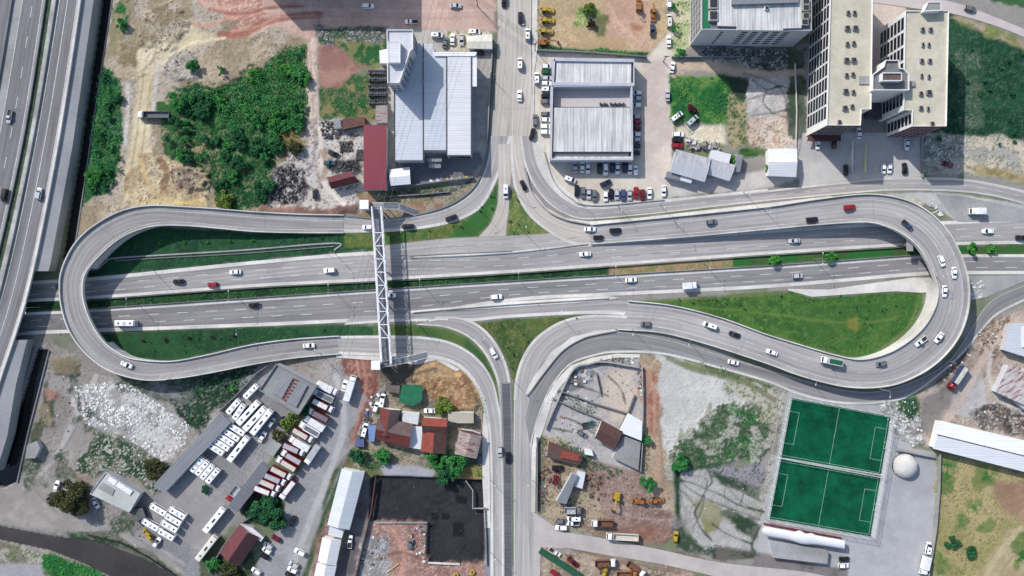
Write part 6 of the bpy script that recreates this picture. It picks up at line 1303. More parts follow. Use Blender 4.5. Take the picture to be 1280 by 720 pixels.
cable((572,-40),(497,228),22,20,3,2.2,'pale overhead lines crossing the factory roof',WIRE,2.5); cable((497,228),(424,500),20,20,3,2.2,'pale overhead lines left of the footbridge over the main road',WIRE,3)
# ================================================================== VEHICLES
COL = dict(white=(230,230,230), silver=(176,178,182), grey=(112,114,118), black=(26,26,29), red=(160,24,32), maroon=(116,22,38), blue=(66,82,120), navy=(34,40,62), green=(24,92,58), teal=(36,92,96), orange=(168,108,50), yellow=(190,160,40), cream=(206,202,188), brown=(120,84,66))
def paint(c): return plain('paint_' + c, C(*COL[c], k=1.32 if c in ('white','silver','cream') else 1.0), .32, var=.06, scale=.7, coat=.6)
CARGLASS = glassy('car_glass', (.012,.014,.017,1), .08); TYRE = plain('tyre', (.012,.012,.012,1), .9); RIM = plain('rim', (.35,.35,.36,1), .35, .8); LIGHT = plain('headlight', (.6,.6,.62,1), .15); RLIGHT = plain('tail_light', (.25,.01,.01,1), .2); CHASSIS = plain('chassis', (.03,.03,.032,1), .7)
TRIM = plain('trim_dark', (.025,.025,.027,1), .6)
CACHE = {}
def wheel(r=.32, w=.22):
    k = ('wheel', r)
    if k not in CACHE:
        mb = MB(); n = 14
        for s0, s1, rr, m in ((-w/2, w/2, r, 0), (-w/2 - .01, w/2 + .01, r * .6, 1)):
            mb = MB(); rows = [[(rr * math.cos(6.2832 * j / n), s, rr * math.sin(6.2832 * j / n)) for j in range(n)] for s in (s0, s1)]
            i0 = mb.grid(rows, m, close=True)
            mb.f.append(tuple(i0 + j for j in range(n))); mb.m.append(0); mb.f.append(tuple(i0 + n + j for j in reversed(range(n)))); mb.m.append(0); mb.uv += [(0,0)] * (2 * n)
            CACHE[(('wheel','rim')[m], r)] = mb.mesh(('wheel','rim')[m], (TYRE, RIM)[m])
    return CACHE[k]
def loft(mb, st, m=0):
    """st: x, halfwidth, ztop, zbottom"""
    rows = []
    for x, w, zt, zb in st: rows.append([(x, -w*.93, zb), (x, -w, zb + (zt-zb)*.35), (x, -w, zb + (zt-zb)*.72), (x, -w*.9, zt), (x, 0, zt + .03), (x, w*.9, zt), (x, w, zb + (zt-zb)*.72), (x, w, zb + (zt-zb)*.35), (x, w*.93, zb)])
    i0 = mb.grid(rows, m, close=True); n = 9
    mb.f.append(tuple(i0 + j for j in range(n))); mb.m.append(m); mb.f.append(tuple(i0 + (len(rows)-1)*n + j for j in reversed(range(n)))); mb.m.append(m); mb.uv += [(0,0)] * 18
def quadp(mb, q, off=.012, m=0, inset=.06):
    q = [Vector(p) for p in q]; c = sum(q, Vector()) / 4; n = (q[1] - q[0]).cross(q[2] - q[0]).normalized()
    if n.z < -.01 or (abs(n.z) <= .01 and n.dot(c) < 0): q.reverse(); n = -n
    if n.dot(Vector((c.x, c.y, 0))) < 0 and n.z < .9: pass
    mb.poly([p + (c - p).normalized() * inset + n * off for p in q], m)
def greenhouse(parts, body, xb0, xr0, xr1, xb1, wb, wr, zb, zr):
    """cabin: base from xb0 (rear) to xb1 (front), roof from xr0 to xr1"""
    B = [(xb0,-wb,zb),(xb1,-wb*.97,zb),(xb1,wb*.97,zb),(xb0,wb,zb)]; R = [(xr0,-wr,zr),(xr1,-wr,zr),(xr1,wr,zr),(xr0,wr,zr)]
    for i in range(4): body.poly([B[i], B[(i+1)%4], R[(i+1)%4], R[i]])
    rm = .03; body.grid([[(xr0,-wr,zr),(xr0,0,zr+rm),(xr0,wr,zr)],[((xr0+xr1)/2,-wr,zr+.02),((xr0+xr1)/2,0,zr+.06),((xr0+xr1)/2,wr,zr+.02)],[(xr1,-wr,zr),(xr1,0,zr+rm),(xr1,wr,zr)]])
    mb = MB(); quadp(mb, [B[1],B[2],R[2],R[1]]); parts.append(('windscreen', mb.mesh('windscreen', CARGLASS)))
    mb = MB(); quadp(mb, [B[3],B[0],R[0],R[3]]); parts.append(('rear_window', mb.mesh('rear_window', CARGLASS)))
    for s in (0, 2):
        mb = MB(); a, b, c_, d = (B[0],B[1],R[1],R[0]) if s == 0 else (B[2],B[3],R[3],R[2])
        for u0, u1 in ((.04,.47),(.53,.96)):
            l = lambda p, q, t: tuple(p[k] + (q[k]-p[k])*t for k in range(3)); quadp(mb, [l(a,b,u0), l(a,b,u1), l(d,c_,u1), l(d,c_,u0)])
        parts.append(('side_window', mb.mesh('side_window', CARGLASS)))
def wheels(parts, xs, y, r=.32):
    for x in xs:
        for s in (-1, 1): parts.append(('wheel', wheel(r), (x, s*y, r)))
def lights(parts, x0, x1, w, z):
    for nm, x, zz, m in (('headlight', x1, z, LIGHT), ('tail_light', x0, z+.06, RLIGHT)):
        if nm not in CACHE: mb = MB(); mb.box((0,0,0), (.14,.32,.15)); CACHE[nm] = mb.mesh(nm, m)
        for s in (-1,1): parts.append((nm, CACHE[nm], (x, s*w, zz)))
def mirrors(parts, x, y, z, size, mat):
    k = ('mirror', size, mat.name)
    if k not in CACHE: mb = MB(); mb.box((0,0,0), size); CACHE[k] = mb.mesh('mirror', mat)
    for s in (-1,1): parts.append(('mirror', CACHE[k], (x, s*y, z)))
def v_car(c, kind):
    parts = []; b = MB()
    if kind == 'sedan':
        loft(b, [(-2.2,.62,.80,.35),(-2.1,.80,.92,.25),(-1.6,.87,.96,.2),(-.4,.89,.96,.2),(.95,.88,.95,.2),(1.6,.86,.86,.2),(2.05,.78,.74,.25),(2.2,.60,.60,.35)]); greenhouse(parts, b, -1.62, -1.12, .28, 1.08, .80, .68, .95, 1.42)
    elif kind == 'suv':
        loft(b, [(-2.2,.74,1.0,.4),(-2.1,.88,1.08,.3),(-1.2,.93,1.08,.25),(.9,.93,1.08,.25),(1.7,.91,1.0,.25),(2.1,.83,.88,.3),(2.25,.66,.7,.4)]); greenhouse(parts, b, -2.08, -1.9, .4, 1.05, .86, .74, 1.07, 1.66)
    else:
        loft(b, [(-2.0,.66,.88,.35),(-1.92,.82,.95,.25),(-1.2,.87,.97,.2),(.8,.88,.95,.2),(1.5,.86,.86,.2),(1.9,.78,.74,.25),(2.03,.60,.60,.35)]); greenhouse(parts, b, -1.9, -1.6, .32, 1.05, .80, .68, .95, 1.46)
    l = 2.2 if kind != 'hatch' else 2.02
    mirrors(parts, .85, .97, .95, (.16,.18,.12), paint(c))
    wheels(parts, (-l*.6, l*.62), .80, .33); lights(parts, -l+.02, l-.06, .52, .66)
    return [('body', b.mesh('body', paint(c), smooth=False))] + parts
def v_van(c, L=5.4, rear=None):
    parts = []; b = MB(); h = L/2; w = .98
    loft(b, [(-h,.9,1.1,.35),(-h+.1,w,1.15,.28),(h-1.6,w,1.15,.28),(h-.6,w*.97,1.1,.28),(h-.12,w*.88,.9,.3),(h,.7,.7,.4)])
    greenhouse(parts, b, -h+.06, -h+.18, h-1.75, h-.75, .94, .82, 1.14, 2.1)
    wheels(parts, (-h*.6, h*.62), .88, .36); lights(parts, -h+.02, h-.05, .62, .8)
    mb = MB(); mb.box((-h*.35,0,2.16), (.7,.6,.07)); parts.append(('roof_hatch', mb.mesh('roof_hatch', TRIM)))
    return [('body', b.mesh('body', paint(c)))] + parts
def v_pickup(c, bed='dark'):
    parts = []; b = MB(); loft(b, [(-.35,.88,1.0,.3),(.9,.9,1.0,.3),(1.8,.88,.95,.3),(2.4,.8,.85,.35),(2.6,.62,.7,.45)]); greenhouse(parts, b, -.35, -.15, .75, 1.45, .82, .68, .99, 1.66)
    b.box((-1.5,0,.55), (2.3,1.7,.3)); bb = MB()
    for q in ((-1.5,.86,.9,2.3,.07),(-1.5,-.86,.9,2.3,.07)): bb.box((q[0],q[1],q[2]), (q[3],q[4],.45))
    bb.box((-2.62,0,.9), (.07,1.78,.45)); bb.box((-.4,0,.95), (.07,1.78,.5)); parts.append(('cargo_bed', bb.mesh('cargo_bed', paint(c))))
    fl = MB(); fl.box((-1.5,0,.72), (2.2,1.66,.04)); parts.append(('bed_floor', fl.mesh('bed_floor', TRIM)))
    wheels(parts, (-1.6, 1.6), .8, .36); lights(parts, -2.62, 2.5, .55, .75); return [('body', b.mesh('body', paint(c)))] + parts
def v_bus(c, L, hatches=2, roofc=None):
    parts = []; b = MB(); h = L/2; w = 1.15 if L < 9.5 else 1.26; z = 2.75 if L < 9.5 else 3.2; rows = []
    for x, k, zz in ((-h,.9,z-.25),(-h+.12,.99,z-.06),(-h+.5,1,z),(h-.9,1,z),(h-.35,.99,z-.1),(h-.05,.93,z-.5),(h,.88,z-1.2)):
        ww = w*k; rows.append([(x,-ww,.35),(x,-ww,zz-.35),(x,-ww*.93,zz-.08),(x,-ww*.8,zz),(x,0,zz+.05),(x,ww*.8,zz),(x,ww*.93,zz-.08),(x,ww,zz-.35),(x,ww,.35)])
    i0 = b.grid(rows, close=True); b.poly(rows[0]); b.poly(rows[-1][::-1])
    mb = MB(); mb.grid([[(h+.015,-w*.82,1.1),(h+.015,0,1.1),(h+.015,w*.82,1.1)],[(h-.03,-w*.84,z-.55),(h-.03,0,z-.5),(h-.03,w*.84,z-.55)],[(h-.38,-w*.82,z-.07),(h-.38,0,z-.02),(h-.38,w*.82,z-.07)],[(h-.62,-w*.74,z+.02),(h-.62,0,z+.075),(h-.62,w*.74,z+.02)]]); parts.append(('windscreen', mb.mesh('windscreen', CARGLASS)))
    for s in (-1,1):
        mb = MB(); n = int((L-1.6)/1.3)
        for k in range(n): x = -h+.6 + k*1.3; q = [(x,s*(w+.012),1.35),(x+1.2,s*(w+.012),1.35),(x+1.2,s*(w+.012),z-.42),(x,s*(w+.012),z-.42)]; mb.poly(q if s < 0 else q[::-1])
        parts.append(('side_window', mb.mesh('side_window', CARGLASS)))
    for k in range(hatches):
        x = -h*.62 + (k+.0)*(1.15*h/max(1,hatches-1 if hatches > 1 else 1)); mb = MB(); mb.box((0,0,0), ((.75 if (hatches < 3 or k != 1) else 2.0),.72,.12), top=.9); parts.append(('roof_hatch', mb.mesh('roof_hatch', TRIM), (x, 0, z+.07)))
    mb = MB(); mb.box((-h*.05,0,z+.075), (L*.16,1.3,.1), top=.92); parts.append(('air_conditioner', mb.mesh('air_conditioner', paint('silver' if c == 'white' else 'cream')))) if hatches < 3 else None
    mirrors(parts, h-.15, w+.18, z-.7, (.18,.26,.5), TRIM); wheels(parts, (-h*.5, h*.58), w-.14, .45); lights(parts, -h, h-.02, w*.7, .75)
    return [('body', b.mesh('body', paint(c)))] + parts
TARP = {}
def truckcab(parts, c, x0, x1, w=1.2, z=2.75, roof=None):
    b = MB(); b.box(((x0+x1)/2,0,.5+(z-.5)*.3), (x1-x0,2*w,(z-.5)*.6)); rows = []
    for x, k, zz in ((x0,1,z),(x1-.55,1,z),(x1-.1,.95,z-.75),(x1,.93,z-1.2)): rows.append([(x,-w*k,.6),(x,-w*k,zz-.1),(x,-w*k*.93,zz),(x,w*k*.93,zz),(x,w*k,zz-.1),(x,w*k,.6)])
    b.grid(rows, close=True); b.poly(rows[0]); b.poly(rows[-1][::-1]); b.box(((x0+x1)/2-.3,0,z+.1), ((x1-x0)*.55,1.7,.25), top=.7)
    parts.append(('cab', b.mesh('cab', paint(c)))); mb = MB(); quadp(mb, [(x1-.1,-w*.93,z-.78),(x1-.1,w*.93,z-.78),(x1-.53,w*.93,z-.06),(x1-.53,-w*.93,z-.06)], .02, 0, .08); parts.append(('windscreen', mb.mesh('windscreen', CARGLASS)))
    for s in (-1,1):
        mb = MB(); q = [(x1-1.5,s*(w+.01),z-.95),(x1-.55,s*(w+.01),z-.95),(x1-.7,s*(w+.01),z-.25),(x1-1.5,s*(w+.01),z-.25)]; mb.poly(q if s < 0 else q[::-1]); parts.append(('side_window', mb.mesh('side_window', CARGLASS)))
    mirrors(parts, x1-.25, w+.2, z-.75, (.12,.25,.55), TRIM)
def v_truck(c, side, roof, L=9.0, cabc='white'):
    parts = []; h = L/2; cabL = 2.0; truckcab(parts, c, h-cabL, h); ch = MB(); ch.box((-.3,0,.7), (L-1.0,.9,.25)); parts.append(('chassis', ch.mesh('chassis', CHASSIS)))
    b = MB(); bl = L-cabL-.35; xc = -h+bl/2
    b.box((xc,0,2.2), (bl,2.5,2.6), m=0); b.box((xc,0,3.52), (bl-.5,1.86 if side != roof else 2.3,.06), m=1)
    for k in range(int(bl/.75)): b.box((-h+.35+k*.75,0,3.56), (.06,1.8,.04), m=1)
    for s in (-1,1): b.box((xc,s*1.24,3.47), (bl,.07,.12), m=0)
    tn = 'tarp_' + roof; rm = plain(tn, C(*COL[roof]), .6, var=.22, scale=.9)
    parts.append(('cargo_box', b.mesh('cargo_box', [paint(side), rm]))); wheels(parts, (-h+1.1,-h+2.2,h-1.1), 1.0, .48); return parts
def v_dump(c, box, load, L=8.4):
    parts = []; h = L/2; truckcab(parts, c, h-2.1, h); ch = MB(); ch.box((-.3,0,.7), (L-1.0,.9,.25)); parts.append(('chassis', ch.mesh('chassis', CHASSIS)))
    b = MB(); bl = L-2.6; xc = -h+bl/2
    for s in (-1,1): b.box((xc,s*1.2,1.9), (bl,.1,1.5))
    b.box((-h+.05,0,1.9), (.1,2.4,1.5)); b.box((-h+bl-.05,0,2.05), (.1,2.4,1.8)); b.box((xc,0,1.2), (bl,2.4,.12)); parts.append(('tipper_body', b.mesh('tipper_body', paint(box))))
    f = MB(); rng = random.Random(3); f.grid([[(-h+.2+(bl-.4)*i/6, -1.1+2.2*j/4, 1.5+.25*rng.random()) for j in range(5)] for i in range(7)]); parts.append(('load', f.mesh('load', plain('load_' + load, C(*COL[load]), .95, var=.35, scale=1.2))))
    wheels(parts, (-h+1.1,-h+2.3,h-1.2), 1.0, .5); return parts
def v_excavator(c):
    parts = []
    for s in (-1,1):
        b = MB(); rows = []
        for k in range(16):
            a = 6.2832*k/16; x = 1.5*(1 if math.cos(a) > 0 else -1)+.42*math.cos(a); z = .45+.42*math.sin(a); rows.append([(x,s*1.0-.28,z),(x,s*1.0+.28,z)])
        rows.append(rows[0]); b.grid(rows); b.poly([r_[0] for r_ in rows[:-1]]); b.poly([r_[1] for r_ in rows[:-1]][::-1]); parts.append(('track', b.mesh('track', CHASSIS)))
    b = MB(); b.box((-.5,0,1.35), (2.9,2.3,.75), top=.94); b.box((-1.75,0,1.5), (.7,2.3,1.0), top=.85); b.box((0,0,.9), (1.2,1.2,.3)); parts.append(('house', b.mesh('house', paint(c))))
    b = MB(); b.box((.45,.72,1.9), (1.4,.85,1.4), top=.85); parts.append(('cab', b.mesh('cab', CARGLASS))); b = MB(); b.box((.45,.72,2.63), (1.25,.8,.08)); parts.append(('cab_roof', b.mesh('cab_roof', paint(c))))
    b = MB(); b.bar((.6,-.1,1.6),(2.6,-.1,3.6),.42,.5); b.bar((2.5,-.1,3.5),(4.6,-.1,3.4),.38,.45); parts.append(('boom', b.mesh('boom', paint(c))))
    b = MB(); b.bar((4.4,-.1,3.6),(5.6,-.1,1.5),.3,.36); parts.append(('stick', b.mesh('stick', paint(c)))); b = MB(); rows = [[(5.6,-.6,1.5),(5.6,.4,1.5)],[(6.1,-.6,1.2),(6.1,.4,1.2)],[(6.0,-.6,.6),(6.0,.4,.6)],[(5.3,-.6,.5),(5.3,.4,.5)]]; b.grid(rows); b.poly([q[0] for q in rows]); b.poly([q[1] for q in rows][::-1]); parts.append(('bucket', b.mesh('bucket', CHASSIS))); return parts
def v_loader(c):
    parts = []; b = MB(); loft(b, [(-1.4,.7,1.3,.6),(-.2,.8,1.35,.5),(1.3,.55,1.5,.6),(2.2,.5,1.4,.7)]); parts.append(('body', b.mesh('body', paint(c)))); b = MB(); b.box((-.4,0,2.0), (1.5,1.4,1.3), top=.85); parts.append(('cab', b.mesh('cab', CARGLASS)))
    b = MB(); b.box((-.4,0,2.7), (1.5,1.4,.1)); parts.append(('cab_roof', b.mesh('cab_roof', paint(c)))); b = MB()
    for s in (-1,1): b.bar((.2,s*.8,1.6),(2.9,s*.8,.9),.16,.26)
    parts.append(('loader_arm', b.mesh('loader_arm', paint(c)))); b = MB(); b.box((3.2,0,.5), (.8,2.2,.8), top=.7); parts.append(('bucket', b.mesh('bucket', paint(c))))
    b = MB(); b.bar((-1.4,0,1.3),(-2.2,0,3.6),.28,.34); b.bar((-2.2,0,3.6),(-3.4,0,2.2),.22,.28); b.bar((-3.4,0,2.2),(-3.2,0,1.0),.4,.3); parts.append(('backhoe', b.mesh('backhoe', paint(c)))); wheels(parts, (-.9,), .95, .7); wheels(parts, (1.5,), .85, .5); return parts
KINDS = dict(sedan=lambda c: v_car(c,'sedan'), hatch=lambda c: v_car(c,'hatch'), suv=lambda c: v_car(c,'suv'), van=v_van, minivan=lambda c: v_van(c, 4.7), pickup=v_pickup, minibus=lambda c: v_bus(c, 7.3, 2), midibus=lambda c: v_bus(c, 8.2, 2), bus=lambda c: v_bus(c, 12.3, 3),
  dump=lambda c: v_dump(c, 'brown' if c == 'white' else 'orange', 'brown'), longdump=lambda c: v_dump(c, 'grey', 'grey', 12.6), flatbed=lambda c: v_dump(c, 'cream', 'cream', 12.6), excavator=v_excavator, loader=v_loader, tow=lambda c: v_dump(c, 'silver', 'silver', 7.0), boxtruck=lambda c: v_truck('white','white','white',7.4), gtruck=lambda c: v_truck('white','silver','green',8.0), semi=lambda c: v_truck('white','white','white',10.2), bluetruck=lambda c: v_truck('red','blue','cream',10.4), smalltruck=lambda c: v_truck('white','white','white',5.8))
for side in ('maroon','white','silver'):
    for roof in ('white','silver','cream','grey','brown'): KINDS[f'cargo_{side}_{roof}'] = (lambda s, r_: lambda c: v_truck('white', s, r_, 9.0))(side, roof)
NAMES = dict(sedan=('parked_car','car'), hatch=('parked_car','car'), suv=('parked_car','car'), van=('van','van'), minivan=('van','van'), pickup=('pickup','pickup'), minibus=('minibus','minibus'), midibus=('minibus','minibus'), bus=('bus','bus'), dump=('dump_truck','dump truck'), longdump=('dump_truck','dump truck'), flatbed=('flatbed_truck','truck'), excavator=('excavator','excavator'), loader=('backhoe_loader','loader'), tow=('tow_truck','tow truck'), boxtruck=('box_truck','truck'), gtruck=('box_truck','truck'), semi=('box_truck','truck'), bluetruck=('box_truck','truck'), smalltruck=('box_truck','truck'))
SUB = dict(cab_roof='cab', bucket='loader_arm', stick='boom', bed_floor='cargo_bed', load='tipper_body'); CABSUB = ('windscreen','side_window','mirror'); SC = 1.05
def V(kind, c, px, py, ang, label, group=None, z=None):
    key = (kind, c)
    if key not in CACHE: CACHE[key] = KINDS[kind](c)
    z = ramp_z(px, py) if z is None else z
    if z < .06: z = max(ground_z(px, py), 0) + .03
    nm, cat = NAMES.get(kind, ('cargo_truck','truck')); hh = 1.2 if cat == 'car' else 2.6; p = P(px, py, z + hh * .7)
    t = thing(nm, label, cat, (p.x, p.y, z), math.radians(ang), group)
    have = {}
    for q in CACHE[key]:
        par = have.get(SUB.get(q[0])) or (have.get('cab') if q[0] in CABSUB and 'cab' in have else None) or t
        o = link(q[0], q[1], par, q[2] if len(q) > 2 else None); have.setdefault(q[0], o)
        if q[0] == 'wheel': link('rim', CACHE[('rim', q[2][2])], o)
    t.scale = (SC,) * 3 if cat == 'car' else (1, 1, 1)
    return t
ORD = ['first','second','third','fourth','fifth','sixth','seventh','eighth','ninth','tenth','eleventh','twelfth','thirteenth','fourteenth']
def row(ang, frm, where, group, items):
    for i, it in enumerate(items):
        k, c, x, y = it[:4]; noun = NAMES.get(k, ('', 'truck'))[1]
        V(k, c, x, y, it[4] if len(it) > 4 else ang, f"{c} {noun}, {ORD[i]} from the {frm} {where}", group)
# moving traffic
MOV = [('pickup','silver',9.5,145,260,'silver pickup driving down the far left motorway lanes'),('van','black',4,244,258,'black van at the left edge of the motorway'),('suv','silver',48.5,242,79,'silver car alone on the northbound motorway carriageway'),
('sedan','black',223,352,183,'black car on the westbound lanes near the left flyover'),('hatch','red',265.5,356,183,'bright red car on the westbound lanes of the main road'),('sedan','white',294,340,183,'white car on the westbound lanes right of the red one'),('suv','white',412,338,183,'white car on the westbound lanes left of the footbridge'),('sedan','white',731.5,317.5,184,'white car on the westbound lanes below the ramp start'),('sedan','silver',993,301,184,'silver car in the shade of the right ramp on the westbound lanes'),('sedan','white',1235,289,180,'white car on the main road right of the flyover loop'),('suv','black',1277,297,180,'black car at the right edge on the main road'),
('hatch','black',75,358,183,'black car emerging from under the left flyover'),('sedan','black',318,381.5,3,'black car on the eastbound lanes left of the footbridge'),('midibus','white',157,404,0,'white minibus with two roof hatches on the eastbound lanes'),('sedan','white',487.5,369.5,4,'white car just emerging under the footbridge, eastbound'),('suv','white',620.5,371,5,'white car on the eastbound lanes in the middle of the photo'),('sedan','white',789,350,5,'white car on the eastbound lanes behind the small truck'),('smalltruck','white',862.5,357,4,'small white box truck on the eastbound lanes'),('hatch','silver',997,345,4,'silver car on the eastbound lanes above the big lawn'),
('sedan','white',737.5,286.5,0,'white car at the start of the right upper ramp'),('suv','black',769,288,2,'black car following at the start of the right upper ramp'),('hatch','black',748,297,0,'dark car entering the right upper ramp below the white one'),('hatch','grey',889.5,277.5,8,'dark grey car midway up the right upper ramp'),('suv','black',1015,274.5,4,'black car high on the right upper ramp'),('suv','red',1062,259,4,'red car at the top of the right upper ramp'),('pickup','blue',1136,281.5,-42,'blue pickup on the right loop curving down'),('suv','white',1177,326,-68,'white car on the right loop, inner of the two side by side'),('sedan','white',1193,341,-88,'white car on the outer lane of the right loop'),('sedan','white',1181,364,-92,'white car at the rightmost bend of the loop'),('pickup','white',1153,427,-142,'white pickup with dark bed on the lower right loop'),('sedan','white',1174,422,-128,'white car on the lower right loop outside the pickup'),('hatch','grey',1101.5,455,-170,'dark grey car at the lowest curve of the right loop'),('gtruck','white',1039.5,451.5,169,'white truck with green cargo top on the lower ramp'),('sedan','white',965,440.5,161,'white car behind the green truck on the lower ramp'),('sedan','black',918,418,161,'black car on the lower ramp'),('van','white',888,407,162,'white van on the lower ramp ahead of the black car'),('hatch','grey',807,405,180,'dark grey car leaving the lower ramp'),('sedan','white',917,453,-12,'white car on the shaded southern service road'),('smalltruck','white',1221,264,180,'small white truck on the paved apron right of the loop'),
('sedan','white',386,432,4,'white car on the lower left ramp before the footbridge'),('sedan','white',158,456,-22,'white car on the bend of the left flyover'),('suv','black',510,283,183,'black car on the northwest bend right of the footbridge'),('suv','black',564,272.5,200,'black car on the northwest bend further right'),('hatch','white',459.5,284,180,'white car half hidden beneath the footbridge'),('suv','white',617,441.5,-60,'white car on the southwest curve'),('van','white',632,239,-90,'white van between the two northern grass triangles'),('hatch','silver',625,564.5,-90,'silver car heading down the southern street'),('suv','black',634.8,572,-90,'black car on the dark resurfaced lane of the southern street'),
('suv','black',630,2,-90,'black car cut by the top edge on the northern street'),('suv','black',650.5,22,90,'black car on the northern street near the top'),('minivan','white',659.5,42,90,'white van on the right lane of the northern street near the top'),('minivan','white',650,78.5,90,'white van in the middle of the northern street'),('minivan','white',671,97,90,'white van at the kerb left of the green vehicle'),('sedan','white',649.5,119.5,90,'white car in the middle of the northern street'),('suv','grey',669,150,90,'grey car at the kerb left of the hall, upper of two'),('suv','black',665.5,167.5,75,'black car at the kerb left of the hall, lower of two'),('sedan','black',654.5,232,-65,'black car on the northeast bend')]
for k, c, x, y, a, l in MOV:
    t = V(k, c, x, y, a, l, 'traffic on the roads'); t.name = {'parked_car': 'car'}.get(NAMES[k][0], NAMES[k][0])
g = 'cars parked around the commercial hall'
row(0, 'top', 'in the upper stack left of the commercial hall', g, [('hatch','white',683.5,83),('suv','green',684,90),('hatch','silver',683.5,97.5),('hatch','white',683,104),('minivan','white',684,111),('hatch','black',683,120),('suv','grey',683,127)])
row(0, 'top', 'in the lower stack left of the commercial hall', g, [('hatch','grey',683,142.5),('hatch','white',682.5,149.5),('suv','white',682.5,158),('suv','white',682.5,165)])
row(180, 'top', 'in the shaded line right of the commercial hall', g, [('hatch','white',796.5,116),('hatch','silver',796,123),('hatch','white',795.5,131.5),('hatch','silver',794.5,146),('hatch','red',795,152.5),('hatch','maroon',795,160),('hatch','white',795,168),('hatch','silver',794.5,174.5),('hatch','navy',794,182),('hatch','black',793.5,191)])
row(90, 'left', 'in the shaded row below the hall', g, [('sedan','silver',719,209),('sedan','white',728,208.5),('sedan','white',735,209.5,-90),('sedan','black',749.5,210),('suv','white',757,212,-90),('suv','navy',765.6,208.5),('sedan','white',772,210.5,-90),('suv','navy',781,208.5),('hatch','white',787.5,211.5,-90),('hatch','white',794.5,213.5)])
row(-90, 'left', 'in the sunny bottom row of the hall car park', g, [('suv','black',721,238.5),('suv','grey',729,241),('sedan','silver',736,242),('suv','grey',743,244.5),('hatch','white',757,245),('sedan','black',764,243),('hatch','silver',771,243),('suv','blue',779,244),('sedan','silver',787,243.5),('suv','red',795,241),('suv','maroon',803.5,244),('sedan','white',812,241.5),('sedan','white',829.7,238.5)])
